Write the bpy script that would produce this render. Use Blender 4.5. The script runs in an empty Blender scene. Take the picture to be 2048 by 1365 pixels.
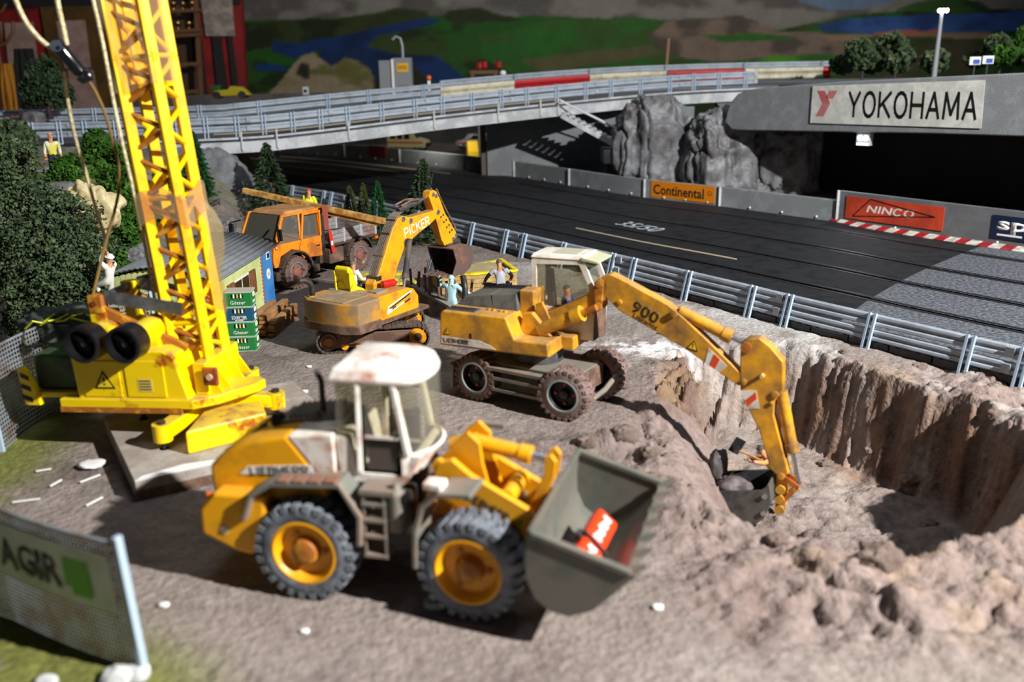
import bpy, bmesh, math, random
import numpy as np
from mathutils import Vector, Matrix
random.seed(7); RNG=np.random.default_rng(5)
S=bpy.context.scene; COL=S.collection
# ---------------------------------------------------------------- camera, world, light, exposure
# one unit is ten centimetres of the model landscape
PITCH,ROLL,FPX,CAMH=math.radians(17),math.radians(1.0),1900.0,2.0
cd=bpy.data.cameras.new('camera'); cam=bpy.data.objects.new('camera',cd); COL.objects.link(cam); S.camera=cam
cd.sensor_width=36; cd.lens=FPX*36/2048; cd.clip_start=.05; cd.clip_end=200
fw=Vector((0,math.cos(PITCH),-math.sin(PITCH))); r0=Vector((1,0,0)); u0=Vector((0,math.sin(PITCH),math.cos(PITCH)))
rr=r0*math.cos(ROLL)-u0*math.sin(ROLL); uu=r0*math.sin(ROLL)+u0*math.cos(ROLL)
mw=Matrix((( rr.x,uu.x,-fw.x,0),(rr.y,uu.y,-fw.y,0),(rr.z,uu.z,-fw.z,CAMH),(0,0,0,1)))
cam.matrix_world=mw
cd.dof.use_dof=True; cd.dof.focus_distance=7.4; cd.dof.aperture_fstop=1.0
w=bpy.data.worlds.new('room_air'); S.world=w; w.use_nodes=True
w.node_tree.nodes['Background'].inputs[0].default_value=(.62,.72,1,1); w.node_tree.nodes['Background'].inputs[1].default_value=.032
def lamp(name,kind,loc,energy,color,target=None,**k):
    l=bpy.data.lights.new(name,kind); l.energy=energy; l.color=color
    for a,b in k.items(): setattr(l,a,b)
    o=bpy.data.objects.new(name,l); COL.objects.link(o); o.location=loc
    if target is not None: o.rotation_euler=(Vector(target)-Vector(loc)).to_track_quat('-Z','Y').to_euler()
    return o
lamp('work_lamp','SPOT',(7.8,-.9,7.0),13300,(1,.975,.95),(-.3,8.0,0),spot_size=math.radians(112),spot_blend=.3,shadow_soft_size=.11)
lamp('ambient_fill_light','AREA',(2,8,17),500,(.85,.92,1),(0,10,0),size=5)  # weak ambient fill added overhead
lamp('mural_fill_light','AREA',(3,19.5,9.5),230,(1,.96,.9),(2,27,1.5),size=4)  # fill light added to brighten the mural alone
S.view_settings.view_transform='Standard'; S.view_settings.look='None'; S.view_settings.gamma=1; S.view_settings.exposure=0; S.view_settings.use_curve_mapping=False

CAM=Vector((0,0,CAMH))
def at(x,y,z=0.0):      # a measured image point laid onto the level z
    d=fw*FPX+rr*(x-1024)+uu*(682.5-y); return CAM+d*((z-CAMH)/d.z)
def atY(x,y,Y):
    d=fw*FPX+rr*(x-1024)+uu*(682.5-y); return CAM+d*(Y/d.y)
# ---------------------------------------------------------------- materials
MATS={}
def lin(c):
    if isinstance(c,str):
        c=[int(c[i:i+2],16)/255 for i in (0,2,4)]
    return tuple((x/12.92 if x<=.04045 else ((x+.055)/1.055)**2.4) for x in c[:3])+(1,)
def mat(name,col,rough=.5,metal=0,col2=None,amt=.5,scale=8,dust=None,dustamt=0,bump=0,bscale=40,spec=.5,emit=0,alpha=1,trans=0,detail=6,contrast=.12):
    """procedural paint: base colour, worn patches (col2), dust lying on upward faces, fine bump"""
    if name in MATS: return MATS[name]
    m=bpy.data.materials.new(name); m.use_nodes=True; nt=m.node_tree; N=nt.nodes; L=nt.links; b=N['Principled BSDF']
    b.inputs['Roughness'].default_value=rough; b.inputs['Metallic'].default_value=metal; b.inputs['Specular IOR Level'].default_value=spec
    c=lin(col); b.inputs['Base Color'].default_value=c
    out=None
    tc=N.new('ShaderNodeTexCoord')
    if col2 is not None:
        n=N.new('ShaderNodeTexNoise'); n.inputs['Scale'].default_value=scale; n.inputs['Detail'].default_value=detail; n.inputs['Roughness'].default_value=.65
        L.new(tc.outputs['Object'],n.inputs['Vector'])
        r=N.new('ShaderNodeValToRGB'); r.color_ramp.elements[0].position=max(0,1-amt-contrast)*.6+.15; r.color_ramp.elements[1].position=min(1,1-amt+contrast)*.6+.15
        L.new(n.outputs['Fac'],r.inputs['Fac'])
        mx=N.new('ShaderNodeMix'); mx.data_type='RGBA'; mx.inputs[6].default_value=c; mx.inputs[7].default_value=lin(col2)
        L.new(r.outputs['Color'],mx.inputs[0]); out=mx.outputs[2]
    if dust is not None:
        g=N.new('ShaderNodeNewGeometry'); sp=N.new('ShaderNodeSeparateXYZ'); L.new(g.outputs['Normal'],sp.inputs[0])
        n2=N.new('ShaderNodeTexNoise'); n2.inputs['Scale'].default_value=scale*1.7; n2.inputs['Detail'].default_value=5; L.new(tc.outputs['Object'],n2.inputs['Vector'])
        mr=N.new('ShaderNodeMapRange'); mr.inputs[1].default_value=.55; mr.inputs[2].default_value=.95; L.new(sp.outputs[2],mr.inputs[0])
        mm=N.new('ShaderNodeMath'); mm.operation='MULTIPLY_ADD'; mm.inputs[1].default_value=1.6; mm.inputs[2].default_value=-.25; L.new(n2.outputs['Fac'],mm.inputs[0])
        m2=N.new('ShaderNodeMath'); m2.operation='MULTIPLY'; m2.use_clamp=True; L.new(mr.outputs[0],m2.inputs[0]); L.new(mm.outputs[0],m2.inputs[1])
        m3=N.new('ShaderNodeMath'); m3.operation='MULTIPLY'; m3.inputs[1].default_value=dustamt; L.new(m2.outputs[0],m3.inputs[0])
        mx=N.new('ShaderNodeMix'); mx.data_type='RGBA'; mx.inputs[7].default_value=lin(dust)
        if out: L.new(out,mx.inputs[6])
        else: mx.inputs[6].default_value=c
        L.new(m3.outputs[0],mx.inputs[0]); out=mx.outputs[2]
    if out: L.new(out,b.inputs['Base Color'])
    if bump:
        n=N.new('ShaderNodeTexNoise'); n.inputs['Scale'].default_value=bscale; n.inputs['Detail'].default_value=4; L.new(tc.outputs['Object'],n.inputs['Vector'])
        bp=N.new('ShaderNodeBump'); bp.inputs['Strength'].default_value=bump; bp.inputs['Distance'].default_value=.01; L.new(n.outputs['Fac'],bp.inputs['Height']); L.new(bp.outputs[0],b.inputs['Normal'])
    if emit:
        b.inputs['Emission Color'].default_value=c; b.inputs['Emission Strength'].default_value=emit
    if alpha<1: b.inputs['Alpha'].default_value=alpha
    if trans: b.inputs['Transmission Weight'].default_value=trans
    MATS[name]=m; return m
def vmat(name,rough=.8,bump=0,bscale=30,spec=.3,nscale=14,namt=.35,speck=0):
    """colour from the mesh's own paint attribute, broken up with fine noise"""
    if name in MATS: return MATS[name]
    m=bpy.data.materials.new(name); m.use_nodes=True; nt=m.node_tree; N=nt.nodes; L=nt.links; b=N['Principled BSDF']
    b.inputs['Roughness'].default_value=rough; b.inputs['Specular IOR Level'].default_value=spec
    a=N.new('ShaderNodeVertexColor'); a.layer_name='paint'; tc=N.new('ShaderNodeTexCoord')
    n=N.new('ShaderNodeTexNoise'); n.inputs['Scale'].default_value=nscale; n.inputs['Detail'].default_value=8; n.inputs['Roughness'].default_value=.7; L.new(tc.outputs['Object'],n.inputs['Vector'])
    mr=N.new('ShaderNodeMapRange'); mr.inputs[1].default_value=.25; mr.inputs[2].default_value=.75; mr.inputs[3].default_value=1-namt; mr.inputs[4].default_value=1+namt; L.new(n.outputs['Fac'],mr.inputs[0])
    mx=N.new('ShaderNodeMix'); mx.data_type='RGBA'; mx.blend_type='MULTIPLY'; mx.inputs[0].default_value=1; L.new(a.outputs['Color'],mx.inputs[6]); L.new(mr.outputs[0],mx.inputs[7])
    out=mx.outputs[2]
    if speck:
        v=N.new('ShaderNodeTexNoise'); v.inputs['Scale'].default_value=26; v.inputs['Detail'].default_value=3; L.new(tc.outputs['Object'],v.inputs['Vector'])
        rp=N.new('ShaderNodeMapRange'); rp.inputs[1].default_value=speck; rp.inputs[2].default_value=speck+.02; L.new(v.outputs['Fac'],rp.inputs[0])
        m4=N.new('ShaderNodeMix'); m4.data_type='RGBA'; m4.inputs[7].default_value=(.8,.8,.82,1); L.new(out,m4.inputs[6]); L.new(rp.outputs[0],m4.inputs[0]); out=m4.outputs[2]
    L.new(out,b.inputs['Base Color'])
    if bump:
        bp=N.new('ShaderNodeBump'); bp.inputs['Strength'].default_value=bump; bp.inputs['Distance'].default_value=.02
        n3=N.new('ShaderNodeTexNoise'); n3.inputs['Scale'].default_value=bscale; n3.inputs['Detail'].default_value=6; L.new(tc.outputs['Object'],n3.inputs['Vector']); L.new(n3.outputs['Fac'],bp.inputs['Height']); L.new(bp.outputs[0],b.inputs['Normal'])
    MATS[name]=m; return m
def glassmat(name,col,mix=.75,rough=.08):
    """thin tinted pane: mostly see-through with a gloss"""
    if name in MATS: return MATS[name]
    m=bpy.data.materials.new(name); m.use_nodes=True; nt=m.node_tree; N=nt.nodes; L=nt.links; N.remove(N['Principled BSDF'])
    t=N.new('ShaderNodeBsdfTransparent'); t.inputs[0].default_value=lin(col); p=N.new('ShaderNodeBsdfPrincipled'); p.inputs['Base Color'].default_value=lin(col); p.inputs['Roughness'].default_value=rough
    s=N.new('ShaderNodeMixShader'); s.inputs[0].default_value=1-mix; L.new(t.outputs[0],s.inputs[1]); L.new(p.outputs[0],s.inputs[2]); L.new(s.outputs[0],N['Material Output'].inputs[0])
    MATS[name]=m; return m
DUST='a08a70'
YEL =mat('loader_yellow','eea80c',.4,col2='d09020',amt=.28,scale=5,dust='c0924c',dustamt=.45)
YELX=mat('worn_digger_yellow','eaa614',.5,col2='7c5c38',amt=.38,scale=5.5,dust=DUST,dustamt=.75,contrast=.25)
YELK=mat('orange_digger_yellow','f2a20a',.45,col2='b8801f',amt=.34,scale=6,dust=DUST,dustamt=.8)
YELC=mat('crane_yellow','f7d400',.35,col2='a8560f',amt=.23,scale=4.5,dust='9c8a62',dustamt=.75,contrast=.07)
YELM=mat('mast_yellow','f2ca00',.32,col2='e0a80a',amt=.3,scale=5)
RUST=mat('rust_orange','b8621f',.7,col2='7d3510',amt=.45,scale=9)
RUSTY=mat('rusty_yellow','d9a02a',.6,col2='a3611f',amt=.55,scale=14)
ORANGE=mat('truck_orange','ef8c1a',.42,col2='a8622a',amt=.34,scale=5,dust='9a7a5c',dustamt=.8)
CREAM=mat('cream_white','ece8de',.5,col2='b06a4c',amt=.28,scale=7,contrast=.16)
CABW=mat('cab_white','efece2',.45,col2='cfc7b4',amt=.4,scale=5,dust='c9c2b2',dustamt=.5)
GREY=mat('machine_grey','6e726a',.6,col2='8b7a6c',amt=.42,scale=6,dust='93857a',dustamt=.6)
GREYD=mat('bucket_grey','5b6159',.38,col2='6d6a61',amt=.5,scale=7,dust='7d776b',dustamt=.4)
DARK=mat('black_plastic','1b1c1e',.45,col2='39362f',amt=.4,scale=8,dust='5b5348',dustamt=.4)
HOODG=mat('dusty_black','34363a',.65,col2='5a5852',amt=.45,scale=6,dust='77706a',dustamt=.6)
RUB=mat('rubber','3a3e44',.75,col2='868d96',amt=.46,scale=9,contrast=.25,bump=.3)
RUBM=mat('muddy_rubber','3a302b',.75,col2='6d564b',amt=.56,scale=7,contrast=.2,bump=.5)
RUBW=mat('pale_mud_rubber','5a463e',.6,col2='84706a',amt=.5,scale=12,contrast=.2,bump=.5)
MUD=mat('dry_mud','7d6250',.85,col2='5c4436',amt=.45,scale=8,bump=.3)
STEEL=mat('steel','b9bcc0',.3,metal=.9)
ALU=mat('dull_aluminium','8f9498',.4,metal=.7,col2='6b6e70',amt=.5,scale=10)
WOODN=mat('pale_timber','d8ac62',.7,col2='a8752f',amt=.45,scale=16)
WOODB=mat('brown_timber','a5763f',.75,col2='875a2c',amt=.45,scale=14,dust='a8947a',dustamt=.7)
BLACK=mat('black','0b0b0c',.5); WHITE=mat('white','e8e8e4',.5); PRINTK=mat('print_black','101010',.6); PRINTW=mat('print_white','f0f0ec',.6)
REDP=mat('red_plastic','c01818',.3); ORR=mat('print_red','d8361c',.5)
RAIL=mat('rail_grey','a6b0bb',.35,col2='939da8',amt=.4,scale=5); RAILP=mat('rail_post_blue_grey','a9bccf',.35)
CONC=mat('concrete','8f9496',.8,col2='7c8082',amt=.5,scale=5,bump=.2,bscale=60)
CONCW=mat('pale_concrete','c4c8cb',.75,col2='a5a9ac',amt=.45,scale=4,bump=.15,bscale=60)
SKIN=mat('skin','c98d6c',.5); HAIRB=mat('dark_hair','4a4038',.7)
GLASS=glassmat('cab_glass','ecebe2',.93); GLASSD=glassmat('dusty_glass','6f6c60',.35,.25); FILM=glassmat('plastic_film','f8f2dc',.93,.1)
TAPE=glassmat('brown_tape','f3e6c4',.87,.2)
# ---------------------------------------------------------------- mesh helpers
class MB:
    def __init__(s): s.v=[]; s.f=[]; s.m=[]
    def add(s,v,f,mi=0):
        o=len(s.v); s.v+= [tuple(p) for p in v]; s.f+=[tuple(i+o for i in q) for q in f]; s.m+=[mi]*len(f); return s
    def box(s,a,b,mi=0):
        (x0,y0,z0),(x1,y1,z1)=a,b
        return s.add([(x0,y0,z0),(x1,y0,z0),(x1,y1,z0),(x0,y1,z0),(x0,y0,z1),(x1,y0,z1),(x1,y1,z1),(x0,y1,z1)],[(3,2,1,0),(4,5,6,7),(0,1,5,4),(1,2,6,5),(2,3,7,6),(3,0,4,7)],mi)
    def prism(s,poly,y0,y1,mi=0,axis='y'):
        """closed outline (x,z) extruded along y (or (x,y) along z, or (y,z) along x)"""
        n=len(poly); A=sum(poly[i][0]*poly[(i+1)%n][1]-poly[(i+1)%n][0]*poly[i][1] for i in range(n))
        if A<0: poly=poly[::-1]
        if axis=='y': P=lambda p,t:(p[0],t,p[1])
        elif axis=='z': P=lambda p,t:(p[0],p[1],t)
        else: P=lambda p,t:(t,p[0],p[1])
        v=[P(p,y0) for p in poly]+[P(p,y1) for p in poly]
        f=[tuple(range(n)),tuple(range(2*n-1,n-1,-1))]+[(i+n,(i+1)%n+n,(i+1)%n,i) for i in range(n)]
        if axis!='y': f=[q[::-1] for q in f]
        return s.add(v,f,mi)
    def hexa(s,b,t,mi=0):
        """eight corners: four at the bottom, four on top, both counter-clockwise from above"""
        return s.add(list(b)+list(t),[(3,2,1,0),(4,5,6,7),(0,1,5,4),(1,2,6,5),(2,3,7,6),(3,0,4,7)],mi)
    def tube(s,path,r,n=8,mi=0,caps=True,rads=None):
        P=[Vector(p) for p in path]; k=len(P); ring=[]; up=None
        for i in range(k):
            t=(P[min(i+1,k-1)]-P[max(i-1,0)]).normalized()
            if up is None: up=t.orthogonal().normalized()
            else:
                up=(up-t*up.dot(t)); up=up.normalized() if up.length>1e-6 else t.orthogonal().normalized()
            b=t.cross(up); R=rads[i] if rads else r
            ring.append([P[i]+(up*math.cos(2*math.pi*j/n)+b*math.sin(2*math.pi*j/n))*R for j in range(n)])
        v=[p for q in ring for p in q]; f=[(i*n+j,i*n+(j+1)%n,(i+1)*n+(j+1)%n,(i+1)*n+j) for i in range(k-1) for j in range(n)]
        if caps: f+=[tuple(range(n))[::-1],tuple(range((k-1)*n,k*n))]
        return s.add(v,f,mi)
    def bar(s,a,b,wy,wz,mi=0,up=(0,0,1)):
        """square bar from a to b"""
        a,b=Vector(a),Vector(b); t=(b-a).normalized(); sd=t.cross(Vector(up))
        sd=sd.normalized() if sd.length>1e-5 else t.orthogonal().normalized()
        u=sd.cross(t); c=[(-1,-1),(1,-1),(1,1),(-1,1)]
        v=[p+sd*(i*wy/2)+u*(j*wz/2) for p in (a,b) for i,j in c]
        return s.add(v,[(0,1,2,3),(7,6,5,4),(0,4,5,1),(1,5,6,2),(2,6,7,3),(3,7,4,0)],mi)
    def lathe(s,prof,c=(0,0,0),axis=(0,1,0),n=24,mi=0,close=True):
        """profile of (distance along axis, radius)"""
        A=Vector(axis).normalized(); u=A.orthogonal().normalized(); b=A.cross(u); c=Vector(c)
        v=[c+A*h+(u*math.cos(2*math.pi*j/n)+b*math.sin(2*math.pi*j/n))*r for h,r in prof for j in range(n)]
        k=len(prof); f=[(i*n+j,i*n+(j+1)%n,(i+1)*n+(j+1)%n,(i+1)*n+j) for i in range(k-1) for j in range(n)]
        if close: f+=[tuple(range(n))[::-1],tuple(range((k-1)*n,k*n))]
        return s.add(v,f,mi)
    def ball(s,c,r,n=10,mi=0,sc=(1,1,1)):
        k=max(4,n//2); pr=[(-math.cos(math.pi*i/k),math.sin(math.pi*i/k)) for i in range(k+1)]
        v=[];f=[]
        for h,q in pr:
            for j in range(n): v.append((c[0]+r*sc[0]*q*math.cos(2*math.pi*j/n),c[1]+r*sc[1]*q*math.sin(2*math.pi*j/n),c[2]+r*sc[2]*h))
        f=[(i*n+j,i*n+(j+1)%n,(i+1)*n+(j+1)%n,(i+1)*n+j) for i in range(k) for j in range(n)]
        return s.add(v,f,mi)
    def sheet(s,pts,th,mi=0):
        """quad grid pts[i][j] given thickness th"""
        ni,nj=len(pts),len(pts[0]); P=[[Vector(p) for p in r] for r in pts]; T=[];B=[]
        for i in range(ni):
            for j in range(nj):
                du=P[min(i+1,ni-1)][j]-P[max(i-1,0)][j]; dv=P[i][min(j+1,nj-1)]-P[i][max(j-1,0)]; n=du.cross(dv)
                n=n.normalized() if n.length>1e-9 else Vector((0,0,1)); T.append(P[i][j]+n*th/2); B.append(P[i][j]-n*th/2)
        K=ni*nj; id=lambda i,j:i*nj+j; f=[]
        for i in range(ni-1):
            for j in range(nj-1):
                f.append((id(i,j),id(i+1,j),id(i+1,j+1),id(i,j+1))); f.append((K+id(i,j+1),K+id(i+1,j+1),K+id(i+1,j),K+id(i,j)))
        for i in range(ni-1): f+=[(id(i+1,0),id(i,0),K+id(i,0),K+id(i+1,0)),(id(i,nj-1),id(i+1,nj-1),K+id(i+1,nj-1),K+id(i,nj-1))]
        for j in range(nj-1): f+=[(id(0,j),id(0,j+1),K+id(0,j+1),K+id(0,j)),(id(ni-1,j+1),id(ni-1,j),K+id(ni-1,j),K+id(ni-1,j+1))]
        return s.add(T+B,f,mi)
    def mesh(s,name,mats,smooth=False,angle=40):
        m=bpy.data.meshes.new(name); m.from_pydata([tuple(p) for p in s.v],[],s.f)
        for q in (mats if isinstance(mats,(list,tuple)) else [mats]): m.materials.append(q)
        if len(m.materials)>1: m.polygons.foreach_set('material_index',s.m)
        m.update()
        if smooth:
            m.shade_smooth()
            if angle: m.set_sharp_from_angle(angle=math.radians(angle))
        return m
    def build(s,name,mats,parent=None,smooth=False,bevel=0,angle=40,label=None,loc=None,rot=None,segs=2):
        o=bpy.data.objects.new(name,s.mesh(name,mats,smooth or bevel>0,angle)); COL.objects.link(o)
        if parent: o.parent=parent
        if loc is not None: o.location=loc
        if rot is not None: o.rotation_euler=rot
        if bevel:
            b=o.modifiers.new('edge','BEVEL'); b.width=bevel; b.segments=segs; b.limit_method='ANGLE'; b.angle_limit=math.radians(35); b.harden_normals=True
        if label: o['label']=label
        return o
def tag(o,label=None,cat=None,group=None,kind=None):
    if label: o['label']=label
    if cat: o['category']=cat
    if group: o['group']=group
    if kind: o['kind']=kind
    return o
def thing(name,label,cat,loc=(0,0,0),rz=0,group=None,rot=None):
    o=bpy.data.objects.new(name,None); COL.objects.link(o); o.empty_display_size=.1; o.location=loc; o.rotation_euler=rot if rot else (0,0,math.radians(rz))
    return tag(o,label,cat,group)
def link_copy(o,parent=None):
    c=o.copy(); COL.objects.link(c); c.parent=parent
    for ch in list(o.children): link_copy(ch,c)
    return c
def inst(name,mesh,parent=None,loc=(0,0,0),rot=(0,0,0),sc=(1,1,1)):
    o=bpy.data.objects.new(name,mesh); COL.objects.link(o); o.parent=parent; o.location=loc; o.rotation_euler=rot; o.scale=sc; return o
def text(body,h,mats,parent,M,name='lettering',wx=1,bold=0,ext=.001,width=None,shear=0,label=None,align='CENTER'):
    """flat printed lettering: M maps the text plane (x right, y up) into the parent's space"""
    cu=bpy.data.curves.new(name,'FONT'); cu.body=body; cu.size=1; cu.extrude=0; cu.offset=bold; cu.shear=shear; cu.align_x=align; cu.align_y='CENTER'; cu.resolution_u=2
    t=bpy.data.objects.new(name,cu); COL.objects.link(t); dg=bpy.context.evaluated_depsgraph_get(); me=bpy.data.meshes.new_from_object(t.evaluated_get(dg)); bpy.data.objects.remove(t); me.name=name
    co=np.empty(len(me.vertices)*3,'f'); me.vertices.foreach_get('co',co); co=co.reshape(-1,3)
    lo,hi=co.min(0),co.max(0); sy=h/(hi[1]-lo[1]); sx=(width/(hi[0]-lo[0])) if width else sy*wx
    co=(co-(lo+hi)/2)*[sx,sy,1]; me.vertices.foreach_set('co',co.ravel().astype('f')); me.update()
    me.materials.clear(); me.materials.append(mats)
    o=bpy.data.objects.new(name,me); COL.objects.link(o)
    so=o.modifiers.new('ink','SOLIDIFY'); so.thickness=ext; so.offset=1
    o.parent=parent; o.matrix_local=M
    if label: o['label']=label
    return o
def frame(o,x,y):
    """matrix: origin o, text x direction, text y direction"""
    x=Vector(x).normalized(); y=Vector(y); y=(y-x*y.dot(x)).normalized(); z=x.cross(y); o=Vector(o)
    return Matrix(((x.x,y.x,z.x,o.x),(x.y,y.y,z.y,o.y),(x.z,y.z,z.z,o.z),(0,0,0,1)))
# bold block capitals built from strokes
_O=[(.5+.5*math.cos(math.radians(a)),.5+.5*math.sin(math.radians(a))) for a in range(0,361,24)]
STROKE={'Y':[[(0,1),(.5,.45)],[(1,1),(.5,.45)],[(.5,.5),(.5,0)]],'O':[_O],'K':[[(0,0),(0,1)],[(1,1),(.05,.42)],[(.3,.58),(1,0)]],'H':[[(0,0),(0,1)],[(1,0),(1,1)],[(0,.5),(1,.5)]],'A':[[(0,0),(.5,1)],[(.5,1),(1,0)],[(.2,.33),(.8,.33)]],'M':[[(0,0),(.08,1)],[(.08,1),(.5,.15)],[(.5,.15),(.92,1)],[(.92,1),(1,0)]],'N':[[(0,0),(0,1)],[(0,1),(1,0)],[(1,0),(1,1)]],'I':[[(.5,0),(.5,1)]],'C':[[p for p in [(.5+.5*math.cos(math.radians(a)),.5+.5*math.sin(math.radians(a))) for a in range(48,313,24)]]],'L':[[(0,1),(0,0)],[(0,0),(1,0)]],'E':[[(0,0),(0,1)],[(0,1),(1,1)],[(0,.5),(.85,.5)],[(0,0),(1,0)]],'B':[[(0,0),(0,1)],[(0,1),(.7,1),(.95,.88),(.95,.64),(.7,.52)],[(0,.52),(.75,.52),(1,.4),(1,.12),(.75,0),(0,0)]],'R':[[(0,0),(0,1)],[(0,1),(.75,1),(1,.87),(1,.6),(.75,.47),(0,.47)],[(.5,.47),(1,0)]],'P':[[(0,0),(0,1)],[(0,1),(.75,1),(1,.87),(1,.57),(.75,.43),(0,.43)]],'T':[[(0,1),(1,1)],[(.5,1),(.5,0)]],'X':[[(0,0),(1,1)],[(0,1),(1,0)]]}
WID={'I':.18,'M':1.2,'O':1.05,'E':.8,'L':.75}
def blocktext(body,h,mats,parent,M,width,t=.18,shear=0,label=None,gap=.32,name='lettering'):
    m=MB(); x=0; lw=.78
    for ch in body:
        w_=lw*WID.get(ch,1)
        for pl in STROKE[ch]:
            for (a,b),(c,d) in zip(pl[:-1],pl[1:]):
                dx,dy=(c-a)*w_,d-b; l=math.hypot(dx,dy) or 1; ex,ey=dx/l*t*.28,dy/l*t*.28
                m.bar((x+a*w_-ex,b-ey,.0),(x+c*w_+ex,d+ey,.0),t,.001,up=(0,0,1))
        x+=w_+gap
    tot=x-gap; m.v=[((px-tot/2)*width/tot+shear*(py-.5)*h,(py-.5)*h,.0005 if pz>0 else 0) for px,py,pz in m.v]
    o=m.build(name,mats,parent); o.matrix_local=M
    if label: o['label']=label
    return o
# value noise (numpy)
def vnoise(x,y,seed=0):
    x=np.asarray(x,float); y=np.asarray(y,float); xi=np.floor(x).astype(np.int64); yi=np.floor(y).astype(np.int64); fx=x-xi; fy=y-yi
    def h(a,b):
        n=(a*374761393+b*668265263+seed*1442695041)&0x7fffffff; n=((n^(n>>13))*1274126177)&0x7fffffff; return ((n^(n>>16))&0xffff)/65535.
    u=fx*fx*(3-2*fx); v=fy*fy*(3-2*fy)
    return (h(xi,yi)*(1-u)+h(xi+1,yi)*u)*(1-v)+(h(xi,yi+1)*(1-u)+h(xi+1,yi+1)*u)*v
def fbm(x,y,o=5,seed=0,g=.5):
    s=0;a=1;t=0
    for i in range(o): s=s+a*vnoise(x*2**i,y*2**i,seed+i); t+=a; a*=g
    return s/t
def sstep(a,b,x): t=np.clip((x-a)/(b-a),0,1); return t*t*(3-2*t)
def segdist(px,py,poly):
    """distance to a closed polygon and inside mask"""
    d=np.full(px.shape,1e9); ins=np.zeros(px.shape,bool); n=len(poly)
    for i in range(n):
        (ax,ay),(bx,by)=poly[i],poly[(i+1)%n]; ex,ey=bx-ax,by-ay
        t=np.clip(((px-ax)*ex+(py-ay)*ey)/(ex*ex+ey*ey+1e-12),0,1); d=np.minimum(d,np.hypot(px-ax-t*ex,py-ay-t*ey))
        c=((ay>py)!=(by>py))&(px<(bx-ax)*(py-ay)/(by-ay+1e-12)+ax); ins^=c
    return d,ins
def resample(P,n):
    P=np.array(P,float); s=np.r_[0,np.cumsum(np.linalg.norm(np.diff(P,axis=0),axis=1))]; t=np.linspace(0,s[-1],n); return np.stack([np.interp(t,s,P[:,k]) for k in range(P.shape[1])],1)
def smooth(P,it=2):
    P=np.array(P,float)
    for _ in range(it):
        Q=[P[0]]
        for a,b in zip(P[:-1],P[1:]): Q+=[a*.75+b*.25,a*.25+b*.75]
        P=np.array(Q+[P[-1]])
    return P
# ================================================================ setting
def setstruct(o): o['kind']='structure'; return o
def paint(me,rgb):
    a=me.color_attributes.new('paint','FLOAT_COLOR','POINT'); c=np.ones((len(me.vertices),4),'f'); c[:,:3]=rgb; a.data.foreach_set('color',c.ravel())
def L3(h): return np.array(lin(h)[:3])
def W2(lst,z=0): return [(p.x,p.y) for p in (at(x,y,z) for x,y in lst)]
# near edge of the race track (guard rail foot) and far edge (low wall foot)
A_px=[(2420,872),(2300,838),(2150,798),(2045,770),(1937,743),(1743,693),(1580,651),(1508,631),(1381,598),(1272,569),(1230,558),(1132,534),(1054,514),(951,489),(860,466),(780,446),(700,427),(640,414),(560,400),(470,388)]
B_px=[(2420,548),(2300,533),(2150,513),(2048,500),(1937,484),(1800,464),(1668,441),(1560,427),(1430,409),(1290,394),(1200,380),(1130,368),(990,346),(860,330),(760,320),(700,314),(640,309),(580,305),(500,301),(400,298)]
A=np.array(W2(A_px)); B=np.array(W2(B_px)); NA=160
A=resample(smooth(A,2),NA); Bs=smooth(B,2)
# pair the edges by image column so that lanes run parallel
def colof(P):
    v=(P if P.shape[1]==3 else np.c_[P,np.zeros(len(P))])-np.array(CAM); return 1024+FPX*(v@np.array(rr))/(v@np.array(fw))
cB=colof(resample(Bs,600)); Br=resample(Bs,600); cA=colof(A); B=np.stack([np.interp(-cA,-cB,Br[:,k]) for k in range(2)],1)
def lane(s,t): # point across the track: s 0 near rail .. 1 far wall, t index
    return A[t]*(1-s)+B[t]*s
# ---- ground of the building site
xs=np.r_[np.linspace(-9,-3.2,110)[:-1],np.linspace(-3.2,3.4,360)[:-1],np.linspace(3.4,7,40)]
ys=np.r_[np.linspace(1.0,6.6,310)[:-1],np.linspace(6.6,14,150)]
X,Y=np.meshgrid(xs,ys)
rimfar=W2([(1318,760),(1330,715),(1380,690),(1450,680),(1560,690),(1640,702),(1720,735),(1850,778),(1960,812),(2030,850),(2062,885)])
rimnear=W2([(2080,930),(2085,990),(2062,1050),(2000,1085),(1900,1112),(1780,1125),(1680,1112),(1600,1085),(1500,1062),(1420,1030),(1350,985),(1310,930),(1290,860),(1300,800)])
def linedist(px,py,poly):
    d=np.full(px.shape,1e9)
    for (ax,ay),(bx,by) in zip(poly[:-1],poly[1:]):
        ex,ey=bx-ax,by-ay; t=np.clip(((px-ax)*ex+(py-ay)*ey)/(ex*ex+ey*ey+1e-12),0,1); d=np.minimum(d,np.hypot(px-ax-t*ex,py-ay-t*ey))
    return d
WX=X+.05*(fbm(X*5,Y*5,4,11)-.5); WY=Y+.05*(fbm(X*5,Y*5,4,21)-.5)
_,inpit=segdist(WX,WY,rimfar+rimnear); dfar=linedist(WX,WY,rimfar); dnear=linedist(WX,WY,rimnear)
sco=.8*X-.59*Y
groove=(fbm(sco*9,X*0+3,3,31)-.5)*.12+(fbm(sco*24,Y*2,3,33)-.5)*.09+(fbm(sco*60,Y*3,2,35)-.5)*.03+(fbm(X*16,Y*16,3,5)-.5)*.05
groove=groove*(1+1.6*sstep(1.7,1.2,X))+sstep(1.7,1.2,X)*(fbm(X*5,Y*5,4,7)-.5)*.35
leftw=.75-.45*sstep(1.05,1.7,X)
wallw=.2+.28*sstep(1.5,1.0,X)
prof=np.minimum(np.clip((dfar+groove*sstep(0,.05,dfar))/wallw,0,1),sstep(0,1,dnear/leftw))
FLOOR=-.58
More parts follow.
